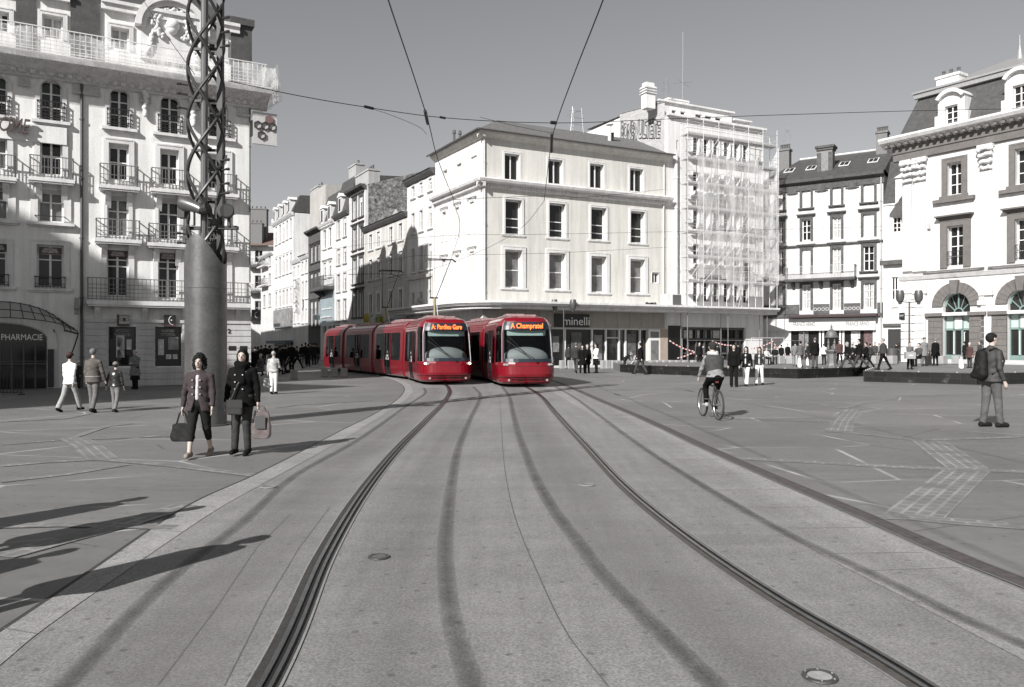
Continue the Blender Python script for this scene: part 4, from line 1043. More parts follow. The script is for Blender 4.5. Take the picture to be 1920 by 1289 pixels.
mb=MB(); mb.box(LF-.9,-1.1,zc1+.03,LF+.5,-.3,zc1+.95); o=mb.build('air_conditioner',M_wh,ca)
q=MB(); q.box(LF-.35,-1.13,zc1+.1,LF+.45,-1.101,zc1+.9)
for k in range(7): q.box(LF-.35,-1.15,zc1+.14+k*.11,LF+.45,-1.131,zc1+.18+k*.11)
q.build('grille',mat('grille',.12,.5),o)
for (px_,s_) in ((1003,.12),(1033,.1),(1123,.16),(1145,.14)):
    x=FC.S(px_,1.2); q=MB(); q.lathe([(s_*.5,zc1+.03),(s_*.5,zc1+.03+s_),(s_*.2,zc1+.03+s_*1.8)],c=(x,-1.3,0),n=8); q.build('vent_stub',M_trimw,ca)
q=MB(); x=FC.S(1222,1.3); bl=[((x+i*.13-.4,-1.2+random.uniform(-.1,.1),zc1+.08+random.uniform(0,.08)),random.uniform(.09,.15)) for i in range(7)]
o=sculpt('plastic_sack',None,bl,mat('sack_black',.02,.3)); o.location=ca.location; o.rotation_euler=ca.rotation_euler; tag(o,'crumpled black plastic sack lying on top of the white canopy','sack')
# round columns beneath corner
for px_ in(948,): 
    pass
# ================= TOWER
FT=Fac('tower_building',1251.5,57,TC,'tall white tower block behind scaffolding, graffiti on its windowless brick flank','building')
FT.P=FC.P+FC.t*LF; FT.root.location=(FT.P.x,FT.P.y,0); FT.root.rotation_euler=FC.root.rotation_euler
R=FT.root; LTw=FT.S(1431); zT=FT.Z(1251,217)
M_tw=mat('tower_white',.70,.85,.4,.06,.15,ns2=8,na2=.04,bs=10)
cols=[(1299,1311),(1318,1330),(1337,1349.5),(1356.5,1369),(1375,1387),(1392.5,1404)]
rows=[(263,297),(330,363),(398,433),(462,497),(526,567)]
hs=[];tw=[]
for ri,(ya,yb) in enumerate(rows):
    za=FT.Z(1350,yb);zb=FT.Z(1350,ya)
    for (xa,xb) in cols: tw.append((FT.S(xa),za,FT.S(xb),zb))
sl=[]
for ya in (263,330,398,462,532): sl.append((FT.S(1268.5),FT.Z(1270,ya+17),FT.S(1271.5),FT.Z(1270,ya)))
mb=MB(); wall_mesh(mb,0,LTw,0,zT,tw+sl+[(1.5,0,LTw-2,3.2)],.5); mass(mb,0,LTw,0,zT,12); mb.build('wall',M_tw,R)
for r in tw: window(R,r,nx=0,nz=(.3,.65),dep=.35,fr=.07,sur=.05,surp=.06,pane=random.choice([M_glassg,M_glass2,M_glass,M_glassg]))
for r in sl: window(R,r,nx=0,nz=(),dep=.2,fr=.03,pane=M_glass)
mb=MB()
for r in tw[:24]: mb.box(r[0]-.1,-.45,r[1]-.35,r[2]+.1,-.02,r[1]-.12)
mb.split('window_box',M_tw,R)
mb=MB()
for ri in range(5):
    z=tw[ri*6][1]-.45; mb.box(tw[0][0]-.3,-.22,z-.12,tw[5][2]+.3,-.003,z)
mb.split('floor_band',M_tw,R)
# set-back top storey
mb=MB(); z2=zT+1.5; th=[]
zz0=FT.Z(1290,217,-1.2);zz1=zz0+.75
for (xa,xb) in ((1259.5,1268),(1276,1285),(1304,1316),(1322,1335),(1341,1352.5)): th.append((FT.S(xa,-1.2),zT+.35,FT.S(xb,-1.2),zT+.35+.62))
S1=FT.S(1372,-1.2)
wall_mesh(mb,-.0,S1,zT,z2,th,.2,y=1.2); 
mb.face([(0,12,zT),(0,1.2,zT),(0,1.2,z2),(0,12,z2)]); mb.face([(S1,1.2,zT),(S1,12,zT),(S1,12,z2),(S1,1.2,z2)]); mb.face([(-.1,1.0,z2),(S1+.2,1.0,z2),(S1+.2,12,z2+.25),(-.1,12,z2+.25)]); mb.box(-.1,1.0,z2+.001,S1+.2,1.15,z2+.13)
mb.build('attic_storey',M_tw,R)
for r in th: window(R,r,nx=0,nz=(),dep=.15,fr=.05,y=1.2)
mb=MB(); mb.box(-.1,-.3,zT+.001,LTw+.15,-.0,zT+.18); mb.box(-.05,0,zT+.002,LTw+.1,1.19,zT+.05); mb.build('parapet',M_tw,R)
mb=MB(); 
for s_ in (S1+.6,LTw-.5): mb.box(s_,1.3,zT+.05,s_+.12,1.42,zT+1.0)
mb.box(S1+.25,1.1,zT+1.0,LTw-.2,4,zT+1.12); mb.build('pergola',M_tw,R)
# brick flank (windowless), a bit deeper, slightly higher than the roof of the centre building
mb=MB(); zb=zT+.75; 
bd=9.2
br=bpy.data.materials.new('pale_brick'); br.use_nodes=True; nt=br.node_tree
uv=nt.nodes.new('ShaderNodeUVMap'); bt=nt.nodes.new('ShaderNodeTexBrick'); bt.inputs['Scale'].default_value=1; bt.inputs['Color1'].default_value=g(.40);bt.inputs['Color2'].default_value=g(.30);bt.inputs['Mortar'].default_value=g(.52);bt.inputs['Brick Width'].default_value=.34;bt.inputs['Row Height'].default_value=.15;bt.inputs['Mortar Size'].default_value=.012
nt.links.new(uv.outputs[0],bt.inputs['Vector']); nt.links.new(bt.outputs[0],nt.nodes['Principled BSDF'].inputs['Base Color']); nt.nodes['Principled BSDF'].inputs['Roughness'].default_value=.9
k=0
# local angle: flank follows the street direction
sd=Vector((wS(-1,0)[0],wS(-1,0)[1])).normalized()
p0=Vector((-.9,.8));p1=p0+sd*9.0
p0=Vector((0-.02,.35)); p1=p0+sd*6.1
mb.face([(p1.x,p1.y,zE-3),(p0.x,p0.y,zE-3),(p0.x,p0.y,zb+.4),(p1.x,p1.y,zb+1.0)],0,[(0,0),(6.1,0),(6.1,zb-zE+3.4),(0,zb-zE+4)])
q2=p1+Vector((6,4))
mb.face([(p0.x,p0.y,zb+.4),(.02,.9,zb+.4),(q2.x,q2.y,zb+1.0),(p1.x,p1.y,zb+1.0)],0)
mb.face([(q2.x,q2.y,0),(p1.x,p1.y,0),(p1.x,p1.y,zb+1.0),(q2.x,q2.y,zb+1.0)],0)
fl=mb.build('brick_flank',br,R)
mb=MB(); mb.bar((p0.x,p0.y-.03,zb+.45),(p1.x,p1.y-.03,zb+1.05),.08); mb.build('flank_coping',mat('coping_dark',.2,.8),fl)
# graffiti: free letter shapes drawn as strokes on the flank
nfl=Vector((-(p0-p1).y,(p0-p1).x)).normalized(); 
if nfl.y>0: nfl=-nfl
ang=math.atan2((p0-p1).y,(p0-p1).x)
M_gr=mat('graffiti_black',.07,.7)
gz=FT.Z(1210,262,-3)
D_=6.4
for ttl,u0,ww,dz,sz in (('BONER',.2,2.3,1.0,1.25),('ULTETE',2.6,3.1,.55,1.3)):
    cu=bpy.data.curves.new('graffiti','FONT'); cu.body=ttl; cu.size=sz; cu.fill_mode='NONE'; cu.bevel_depth=.022; cu.bevel_resolution=0; cu.resolution_u=3; cu.offset=.05; cu.shear=.15; cu.space_character=.80
    tobj=bpy.data.objects.new('t',cu); COL.objects.link(tobj); dg=bpy.context.evaluated_depsgraph_get(); me=bpy.data.meshes.new_from_object(tobj.evaluated_get(dg)); bpy.data.objects.remove(tobj)
    xs=[v.co.x for v in me.vertices]; kx=ww/(max(xs)-min(xs)); x00=min(xs)
    for v in me.vertices: v.co=Vector(((v.co.x-x00)*kx,-v.co.z-.05,v.co.y*(1+.1*math.sin(v.co.x*3))*1.5-.22*(v.co.x-x00)*kx))
    me.materials.clear(); me.materials.append(M_gr)
    base=p1+(p0-p1).normalized()*u0+nfl*.0
    o=bpy.data.objects.new('graffiti',me); COL.objects.link(o); o.parent=fl; o.location=(base.x,base.y,gz+dz-.2); o.rotation_euler=(0,0,ang)
# roof chimneys & mast
q=MB(); x=.9; z0=z2-.3
cx_=FT.S(1234,-1.5)
q.box(-1.35,1.0,zb,-.45,1.7,zb+1.7); q.box(-1.42,.93,zb+1.7,-.38,1.77,zb+1.78); q.box(-1.3,1.05,zb+1.78,-.5,1.65,zb+2.1)
for k in range(3): q.box(-1.45,.9,zb+1.2+k*.22,-.35,1.8,zb+1.26+k*.22)
q.build('chimney',M_tw,R)
x0_=FT.S(1253,-3);x1_=FT.S(1292,-3); q=MB(); q.box(x0_,3,z2,x1_,4,z2+1.15)
for k in range(3): q.box(x0_-.05,2.95,z2+.6+k*.2,x1_+.05,4.05,z2+.66+k*.2)
q.build('chimney',M_tw,R)
q=MB(); x=FT.S(1286,-3); q.tube([(x,3.4,z2+1),(x,3.4,z2+4.0)],.05,6); q.tube([(x,3.4,z2+4),(x,3.4,z2+7.2)],.02,4); q.tube([(x-1.1,3.4,z2+2.6),(x+1.1,3.4,z2+3.0)],.02,4); q.tube([(x-.6,3.4,z2+3.0),(x+.7,3.4,z2+2.5)],.02,4); q.build('radio_mast',mat('aerial',.25,.5),R)
antenna(R,FT.S(1252,-2),2.2,z2,2.4)
downpipe(R,.75,zcan,zT-3.0,M_tw,.14,y=-.16)
# shop zone under tower
mb=MB(); mb.box(.05,.0-.03,0,1.4,-.003,3.3); mb.build('black_panel',mat('panel_black',.008,.35),R)
mb=MB(); mb.box(1.5,.4,0,LTw-2,.5,3.2); o=mb.build('shopfront',M_glass,R)
q=MB()
for k in range(9): x=1.5+(LTw-3.5)*k/8; q.box(x-.06,.25,0,x+.06,.399,3.2)
q.box(1.5,.25,1.0,LTw-2,.38,1.1); q.box(1.5,.25,2.2,LTw-2,.38,2.28); q.box(1.5,.2,3.0,LTw-2,.24,3.2); q.split('shop_frame',M_framed,o)
for (u,w_,m_) in ((.06,.13,'display_pale'),(.24,.06,'display_pale'),(.48,.14,'display_pale'),(.36,.05,'display_b'),(.62,.03,'display_pale')):
    q=MB(); L_=LTw-3.5; q.box(1.5+L_*u,.30,2.3,1.5+L_*(u+w_),.34,2.95); q.build('display_board',mat(m_,.42,.6,3,.3),o)
# ================= SCAFFOLD
sc=empty('scaffolding',(FT.P.x,FT.P.y,0),math.atan2(FC.t.y,FC.t.x)); tag(sc,'white scaffold of tubes, decks and torn netting standing in front of the tower block','scaffolding')
M_tube=mat('scaffold_tube',.62,.4,metal=.1); M_snet=thru('scaffold_net',.30,.85,.7,weave=1.1)
sx0=FT.S(1285,1.3); sx1=FT.S(1452,1.3); zb0=zc1+.03; ztp=FT.Z(1290,232,1.3)
nx_=6; Y0,Y1=-1.6,-.75
mb=MB(); lifts=[zb0+k*1.95 for k in range(int((ztp-zb0)/1.95)+1)]
topz=lifts[-1]+1.0
xs=[sx0+(sx1-sx0)*k/nx_ for k in range(nx_+1)]
for x in xs:
    for y in(Y0,Y1): mb.tube([(x,y,zb0),(x,y,topz+(.4 if y==Y0 else 0))],.028,5)
for z in lifts[1:]+[topz]:
    for y in(Y0,Y1): mb.tube([(sx0-.15,y,z),(sx1+.15,y,z)],.024,5)
    for dz in(.5,1.0):
        if z<topz-.5: mb.tube([(sx0-.1,Y0-.02,z+dz),(sx1+.1,Y0-.02,z+dz)],.02,4); mb.tube([(sx0,Y0,z+dz),(sx0,Y1,z+dz)],.02,4); mb.tube([(sx1,Y0,z+dz),(sx1,Y1,z+dz)],.02,4)
    for x in xs: mb.tube([(x,Y0,z),(x,Y1,z)],.02,4)
for k,(i,j) in enumerate(((0,1),(3,3),(4,5),(1,6),(2,2))):
    if j<len(lifts)-1: mb.tube([(xs[i],Y0-.04,lifts[j]),(xs[i+1],Y0-.04,lifts[j+1])],.02,4)
mb.tube([(xs[1],Y0-.06,lifts[1]),(xs[5],Y0-.06,lifts[4])],.022,4)
mb.build('tube_frame',M_tube,sc)
mb=MB()
for z in lifts[1:]: mb.box(sx0,Y0+.05,z+.03,sx1,Y1-.05,z+.07); mb.box(sx0,Y0-.0,z+.07,sx1,Y0+.03,z+.20)
mb.build('deck',mat('deck_boards',.42,.7,5,.2),sc)
mb=MB(); # netting with sag and tears
nx2,nz2=46,40
vs=[];ids={}
for i in range(nx2+1):
    for j in range(nz2+1):
        x=xs[0]+.9+(sx1+.1-xs[0]-.9)*i/nx2; z=lifts[1]-.8+(topz-1.6-lifts[1])*j/nz2
        ids[i,j]=len(vs); vs.append((x,Y0-.10-.012*math.sin(i*.5+j*.2)-.012*math.sin(j*.8)+random.uniform(-.003,.003),z))
fs=[]
for i in range(nx2):
    for j in range(nz2):
        u=i/nx2;v=j/nz2
        if v<.07+.05*math.sin(u*9) or (u>.72 and v>.96-.6*(u-.72)): continue
        if .55<u<.62 and .02<v<.22: continue
        fs.append((ids[i,j],ids[i+1,j],ids[i+1,j+1],ids[i,j+1]))
mb.raw(vs,fs); 
mb.raw([(sx1+.12,Y0-.1,lifts[1]),(sx1+.12,Y1+.6,lifts[1]),(sx1+.12,Y1+.6,lifts[-2]),(sx1+.12,Y0-.1,lifts[-1])],[(0,1,2,3)])
mb.build('netting',M_snet,sc,smooth=True)
mb=MB() # legs below canopy
for k,x in enumerate([sx0+.1]+[sx0+(LT-sx0-.3)*k/6 for k in range(1,7)]):
    mb.tube([(x,-1.45,.0),(x,-1.45,zc0)],.03,6); mb.tube([(x,-.6,.0),(x,-.6,zc0)],.03,6)
for z in (.5,1.0,2.1): mb.tube([(sx0,-1.45,z),(LT-.3,-1.45,z)],.022,5)
mb.split('support_leg',mat('steel_grey',.25,.5,metal=.4),sc)
mb=MB(); x=xs[3]+.6; 
for sgn in(-.18,.18): mb.bar((x+sgn,Y0+.3,zb0),(x+.7+sgn,Y0+.3,lifts[1]+.8),.03)
for k in range(9): t=k/9; mb.bar((x-.18+.7*t,Y0+.3,zb0+(lifts[1]+.8-zb0)*t),(x+.18+.7*t,Y0+.3,zb0+(lifts[1]+.8-zb0)*t),.02)
mb.build('ladder',M_tube,sc)
# red and white barrier tape between the legs
tp_=empty('barrier_tape',(FT.P.x,FT.P.y,0),math.atan2(FC.t.y,FC.t.x)); tag(tp_,'red and white striped tape zigzagging low between the scaffold legs','tape')
def tape(a,b,nm='tape_strip'):
    a=Vector(a);b=Vector(b); A=MB();B=MB(); n=int((b-a).length/.16)
    for k in range(n):
        p=a.lerp(b,k/n);q=a.lerp(b,(k+1)/n); sag=lambda t:-.12*math.sin(pi*t); p.z+=sag(k/n);q.z+=sag((k+1)/n); (A if k%2 else B).bar(p,q,.012,.09)
    A.v and A.build(nm,mat('tape_red',(.42,.05,.05),.5),tp_); B.build(nm,mat('tape_white',.7,.5),tp_)
yT=-1.5
def sp_(px,py): return (FT.S(px,1.5),yT,FT.Z(px,py,1.5))
tape(sp_(1255,639),sp_(1300,659)); tape(sp_(1270,672),sp_(1320,650)); tape(sp_(1335,640),sp_(1380,648)); tape(sp_(1405,655),sp_(1452,639)); tape(sp_(1452,645),sp_(1475,668))
q=MB(); # fence panel near the terrace edge
for (a,b) in ((1409,1409),(1470,1470),(1447,1447)): q.bar(sp_(a,634),sp_(a,682),.05)
q.bar(sp_(1409,634),sp_(1470,634),.05); q.bar(sp_(1409,655),sp_(1470,655),.03); q.bar(sp_(1447,668),sp_(1470,645),.03); q.build('post_and_rail',M_tube,tp_)
# ================= STREET ROW behind the centre building
def cols_auto(a,b,n,w):
    return [(a+(b-a)*(k+.5)/n-w/2,a+(b-a)*(k+.5)/n+w/2) for k in range(n)]
def street(name,label,pxL,pxR,ytopR,wm,cols,ref,rows,trim=M_trimw,roof='flat',cor=.35,depth=10,corM=None,pane=None,**k):
    f=Fac(name,905,57,TS,label,'building','houses along the street behind the trams'); R=f.root
    a,b=f.S(pxL),f.S(pxR); zt=f.Z(pxR,ytopR); P=f.P+f.t*a; R.location=(P.x,P.y,0)
    rr=[(f.Z(ref,yb),f.Z(ref,ya)) for ya,yb in rows]; hs=[]
    for (za,zb) in rr:
        for (xa,xb) in cols: hs.append((f.S(xa)-a,za,f.S(xb)-a,zb))
    mb=MB(); wall_mesh(mb,0,b-a,0,zt,hs,.2); mass(mb,0,b-a,0,zt,depth); mb.build('wall',wm,R)
    for i,r in enumerate(hs): window(R,r,dep=.18,nx=1,nz=(.5,),sur=k.get('sur',.12),surp=.05,surm=trim,sill=.15,lintel=k.get('lintel',0),fr=.05,pane=pane or random.choice([M_glass,M_glass2,M_glass,M_glass]),blind=random.choice([0,0,.3]))
    mb=MB(); 
    if cor: cornice(mb,-.1,b-a+.1,zt,[(0,-.4),(.15,-.35),(cor,-.1),(cor+.1,.1)]); mb.build('cornice',corM or trim,R)
    if roof=='pitch':
        mb=MB(); h=k.get('rh',1.8); mb.raw([(-.1,-.5,zt+.1),(b-a+.1,-.5,zt+.1),(b-a+.1,depth*.5,zt+h),(-.1,depth*.5,zt+h),(b-a+.1,depth,zt),(-.1,depth,zt)],[(0,1,2,3),(2,4,5,3),(1,4,2),(0,3,5)]); mb.build('roof',k.get('rm',M_slate),R)
    if roof=='mansard':
        mb=MB(); h=k.get('rh',2.6); mb.raw([(-.05,-.2,zt+.1),(b-a+.05,-.2,zt+.1),(b-a+.05,.9,zt+h),(-.05,.9,zt+h),(b-a+.05,depth,zt+h+.5),(-.05,depth,zt+h+.5),(b-a+.05,depth,zt),(-.05,depth,zt)],[(0,1,2,3),(3,2,4,5),(1,6,4,2),(0,3,5,7)]); mb.build('roof',k.get('rm',M_slate),R)
        for q_ in range(k.get('nd',2)):
            x=(b-a)*(q_+.5)/k.get('nd',2); mb=MB(); mb.box(x-.55,-.25,zt+.15,x+.55,1,zt+1.9); mb.prism([(x-.75,zt+1.9),(x+.75,zt+1.9),(x,zt+2.35)],-.35,1); o=mb.build('dormer',M_trimw,R); m2=MB(); m2.box(x-.33,-.27,zt+.35,x+.33,-.251,zt+1.7); m2.build('pane',M_glass,o)
    f.a=a;f.b=b;f.zt=zt; return f
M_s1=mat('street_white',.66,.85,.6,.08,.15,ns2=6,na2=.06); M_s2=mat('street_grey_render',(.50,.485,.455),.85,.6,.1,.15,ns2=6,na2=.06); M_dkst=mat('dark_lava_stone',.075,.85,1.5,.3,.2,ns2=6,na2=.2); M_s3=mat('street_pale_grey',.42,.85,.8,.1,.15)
M_sw=mat('old_white',.58,.85,.8,.12,.15,ns2=5,na2=.08)
b2=street('town_house','narrow white house with three window columns, arched lower floor, left of the corner building',763.5,814.5,318,M_s1,[(772,778),(787,793),(804,810)],807,[(335,357),(388,427),(458,503),(545,590)],rm=M_tileR,roof='pitch',rh=1.0,corM=M_dkst)
# arched recess and ledge on its lower floors
z=b2.Z(807,516)
mb=MB(); w_=b2.b-b2.a; mb.box(.2,-.25,z-.15,w_-.2,-.003,z+.1); mb.box(.2,-.12,2.5,.45,-.003,z-.16); mb.box(w_-.45,-.12,2.5,w_-.2,-.003,z-.16); archbar(mb,w_/2,z-3.0,1.0,1.25,-.1,-.003); mb.build('arched_frame',M_s2,b2.root)
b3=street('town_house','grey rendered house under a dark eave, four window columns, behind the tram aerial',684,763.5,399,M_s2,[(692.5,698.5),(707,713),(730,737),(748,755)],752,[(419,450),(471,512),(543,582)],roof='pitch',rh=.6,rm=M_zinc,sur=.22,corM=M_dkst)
b4=street('town_house','tall house with dark stone window frames and a rough stone gable carrying graffiti',654.5,685,347,M_sw,[(662,668.5),(674,681)],677.5,[(368,406),(424,465),(483,530),(547,594)],trim=M_dkst,lintel=.2,sur=.2,cor=.5,corM=M_dkst,depth=13)
# rough rubble gable with patch + graffiti (side facing the square)
w_=b4.b-b4.a; mb=MB(); mb.face([(w_+.02,0.3,6),(w_+.02,13,6),(w_+.02,13,b4.zt+2.2),(w_+.02,8,b4.zt+2.6),(w_+.02,.3,b4.zt+.1)]); gb=mb.build('stone_gable',mat('rubble',.16,.95,2.5,.8,1.0,ns2=7,na2=.7),b4.root)
mb=MB(); mb.face([(w_+.03,5.5,6),(w_+.03,10.2,6),(w_+.03,10.2,b4.zt+2.3),(w_+.03,5.5,b4.zt+1.7)]); mb.build('render_patch',mat('patch',.3,.85,2,.12),gb)
mb=MB(); mb.raw([(w_+.02,.3,b4.zt+.1),(w_+.02,8,b4.zt+2.6),(0,8,b4.zt+2.6),(0,.3,b4.zt+.1),(w_+.02,13,b4.zt+2.2),(0,13,b4.zt+2.2)],[(0,1,2,3),(1,4,5,2)]); mb.build('roof',M_slate,b4.root)
for bd_,y_,zz_,ww in (('AN',2.6,.2,2.6),('PHIL',6.3,.3,3.4)):
    cu=bpy.data.curves.new('graffiti','FONT'); cu.body=bd_; cu.size=1.5; cu.offset=.03; cu.extrude=.01; tobj=bpy.data.objects.new('t',cu); COL.objects.link(tobj); dg=bpy.context.evaluated_depsgraph_get(); me=bpy.data.meshes.new_from_object(tobj.evaluated_get(dg)); bpy.data.objects.remove(tobj)
    xs_=[v.co.x for v in me.vertices]; kx=ww/(max(xs_)-min(xs_))
    for v in me.vertices: v.co=Vector((v.co.z+.06,v.co.x*kx,v.co.y*1.1))
    me.materials.clear(); me.materials.append(mat('graffiti_grey',.5,.8)); o=bpy.data.objects.new('graffiti',me); COL.objects.link(o); o.parent=gb; o.location=(w_,y_,b3.zt+.9+zz_)
chimney(b4.root,.3,.6,b4.zt+.1,b4.zt+1.7,w_*.8,1.2,6,m=mat('chimney_render',.36,.85,2,.1))
b5=street('town_house','white four storey house with paired grey framed windows and a mansard roof',628,654.5,396,M_s1,[(632,638),(644,650)],647,[(407.6,443),(463.6,493),(512,544.6),(561,600)],roof='mansard',rh=4.0,trim=M_s3,nd=1,corM=M_dkst)
b6=street('town_house','ornate white house with a stone balcony between the dark fronted shop and the mansard house',601,628,413,M_s1,[(606.5,612),(616.5,622)],614,[(430,465),(492,520),(548,578),(600,625)],roof='mansard',rh=3.6,nd=2,lintel=.25)
balcony(b6.root,.2,b6.b-b6.a-.2,b6.Z(614,540),1.2,1.2,grid=True,brackets=(.6,1.8),railm=M_dkst,slabm=M_dkst,slab=.3)
chimney(b5.root,.3,1.5,b5.zt+3,b5.zt+5.6,2.6,1,2,m=mat('chimney_render',.36,.85,2,.1))
b7=street('town_house','dark stone fronted narrow house with three close window columns',578,601,427,M_dkst,[(582,587),(589,594),(596,600)],590,[(460,492),(512,545),(565,612)],trim=M_dkst,lintel=.2,sur=.08,cor=.5,pane=M_glassg)
mb=MB(); w_=b7.b-b7.a; mb.box(-1.5,.6,2,w_,3.4,b7.zt+5.2); o=mb.build('gable_block',mat('gable_render',(.40,.385,.365),.9,.8,.1,.15),b7.root)
chimney(b7.root,-1.5,.7,b7.zt+5.2,b7.zt+5.6,3.6,1.2,3,m=mat('chimney_render',.36,.85,2,.1))
b8=street('town_house','low white house with a vertical DELABRE board, beside the dark stone front'.replace('DELABRE','black lettered'),564,578,478,M_sw,[(566,569.5),(573,576.5)],571,[(490,512),(528,560),(580,605)],cor=.3,depth=6,roof='pitch',rh=.6)
w_=b8.b-b8.a; z=b8.Z(571,528); q=MB(); x=w_*.42; q.box(x,-1.0,z-4.2,x+.12,-.25,z+.3); o=q.build('shop_board',M_wh,b8.root)
for k,ch in enumerate('DELABRE'):
    t_=text('letter',ch,.62,M_dk,o,(x-.62+.4,-1.02,z-.35-k*.6),depth=.01,w=.5)
b9=street('town_house','very low white house before the long five window front, far along the street',549,564,486,M_sw,[(551.5,554.5),(558.5,561.5)],556,[(500,522),(540,565),(585,605)],cor=.3,depth=6)
b10=street('apartment_building','long white front with five close window columns receding down the street, shop board below',513,550,399,M_s1,cols_auto(515,549,5,3.6),532,[(418,452),(480,515),(545,575)],roof='mansard',rh=2.4,nd=4,depth=11,lintel=.1)
mb=MB(); w_=b10.b-b10.a; z1=b10.Z(532,580);z0=b10.Z(532,615); mb.box(1,-.25,z0,w_-.3,-.003,z1); mb.build('grey_shop_board',mat('board_grey',.2,.8,1.5,.5),b10.root)
mb=MB(); mb.box(.3,-1.2,z0-2.2,w_,-.004,z0-1.8); mb.build('shop_awning',mat('awning_blue',(.10,.12,.14),.7),b10.root)
b11=street('town_house','white house with small iron balconies near the far end of the street',489,513,473,M_sw,[(494,498),(504,508)],502,[(480,500),(515,535),(552,575)],depth=8,cor=.4)
for (ya) in (500,536): balcony(b11.root,1.2,6,b11.Z(497,ya),.9,.8,grid=True,step=.3)
# end of street: dark balconied block with brick chimneys
f=Fac('apartment_building',460,128,(1,.1),'far block closing the street, dark balcony bands, tiled roof and brick chimneys','building')
a,b=0,f.S(516); zt=f.Z(490,462); mb=MB(); hs=[(1.5+3.2*k,zt-2.6-4.1*j,2.7+3.2*k,zt-.6-4.1*j) for k in range(2) for j in range(3)]
wall_mesh(mb,0,b,0,zt,hs,.3); mass(mb,0,b,0,zt,10); mb.build('wall',M_sw,f.root)
for h_ in hs: window(f.root,h_,dep=.25)
for j in range(3): balcony(f.root,.5,b-.5,zt-3.1-4.1*j,1.0,1.0,slab=.35,slabm=M_dkst,grid=True,step=.4)
mb=MB(); mb.raw([(-.5,-1,zt),(b+.5,-1,zt),(b+.5,6,zt+3),(-.5,6,zt+3)],[(0,1,2,3)]); mb.build('roof',mat('red_tiles',(.15,.10,.085),.85,10,.3),f.root)
chimney(f.root,-.5,2,zt,zt+6.2,3.4,1.5,5); chimney(f.root,.0,0,zt,zt+3.6,2.6,1.5,4)
# distant white roofs above
f2=Fac('apartment_building',500,140,(1,0),'pale rooftop block rising behind the far end of the street','building'); q=MB(); q.box(0,0,0,f2.S(530),6,f2.Z(515,424)); q.build('wall',M_s3,f2.root); q=MB(); q.box(1,-.5,f2.Z(515,424),f2.S(522),5,f2.Z(515,412)); q.build('attic',M_wh,f2.root); chimney(f2.root,2,1,f2.Z(515,412),f2.Z(515,408),1.5,1,3)
# street level shops band: dark fascia + signs along the row
def band(pxa,pxb,ya,yb,o,m,name,label,cat='sign'):
    f=FS; a,b=f.S(pxa,o),f.S(pxb,o); m_=(pxa+pxb)/2; w=f.P-f.inw*o+f.t*a; rt=empty(name,(w.x,w.y,0),math.atan2(f.t.y,f.t.x)); tag(rt,label,cat)
    q=MB(); q.box(0,0,f.Z(m_,yb,o),b-a,o-.02 if o<.5 else .2,f.Z(m_,ya,o)); q.build('board',m,rt); return rt,b-a,f.Z(m_,yb,o),f.Z(m_,ya,o)
rt,w_,z0,z1=band(683,705,596,607,.35,M_dk,'shop_sign','dark fast food shop sign with white lettering and a yellow arch, behind the left tram')
text('lettering',"McDonald's",1,M_txt,rt,(w_*.25,-.02,z0+.1),depth=.01,w=w_*.72)
q=MB()
for k in(0,1): q.tube([(w_*.04+k*.75+.75*t,-.08,z0+.05+.95*math.sin(pi*t)) for t in np.linspace(.02,.98,9)],.07,6)
q.build('arch_logo',mat('arch_yellow',(.45,.36,.05),.5),rt)
rt,w_,z0,z1=band(705.5,712,594,607,.35,mat('sign_olive',(.20,.22,.03),.6),'shop_sign','narrow olive panel beside the fast food shop sign')
rt,w_,z0,z1=band(722,760,598,606,.35,mat('sign_navy',(.02,.03,.06),.5),'shop_sign','dark blue shop sign with pale letters under the canopy end')
text('lettering','la brasserie'.replace('la brasserie','L  commerce'),1,mat('letter_blue',(.35,.42,.5),.5),rt,(w_*.1,-.02,z0+.1),depth=.01,w=w_*.7)
rt,w_,z0,z1=band(600,626,470+68,612,.06,mat('tint_panel',(.26,.31,.33),.3,1,.2),'glass_panel','pale blue glazed panel on the lower front of the ornate house','panel')
# dark board standing in for the shaded ground floors of the shops
rt,w_,z0,z1=band(625,760,606,618,.9,mat('shop_shade_dark',.03,.8),'shop_awning','long dark board standing in for shade over the shops behind the left tram','awning')
for (pa,pb,ya,yb,m_,l_) in ((513,523,607,613,'sign_pale_blue','pale blue square sign low on the far shops'),(588,596,590,600,'sign_pale_blue','white box sign over the far pavement beside the tram roof'),):
    band(pa,pb,ya,yb,1.2,mat(m_,(.45,.52,.55),.5),'shop_sign',l_)
# ================= RIGHT SIDE: shop building, infill, big building
M_fa=mat('stained_render',.56,.85,.7,.16,.2,ns2=4,na2=.1); 
FA=Fac('shop_building',1655,66,(.827,-.561),'white building with dark stone window frames, slate roof and a clothes shop at its foot','building')
R=FA.root; zt=FA.Z(1655,326); a=FA.S(1425); b=FA.S(1656)
cl=[(1459,1468),(1504,1520),(1561,1577),(1619,1639)]
cl=[(FA.S(x0),FA.S(x1)) for x0,x1 in cl]
rows=[(342,379),(402,443),(461,508),(530,578)]   # at col 4 (x=1629)
hs=[]
for i,(ya,yb) in enumerate(rows):
    z0,z1=FA.Z(1629,yb),FA.Z(1629,ya)
    for c in cl: hs.append((c[0],z0,c[1],z1))
zsh=FA.Z(1570,620)
mb=MB(); wall_mesh(mb,a,b,0,zt,hs+[(FA.S(1480),0,FA.S(1640),zsh)],.3); mass(mb,a,b,0,zt,10); mb.build('wall',M_fa,R)
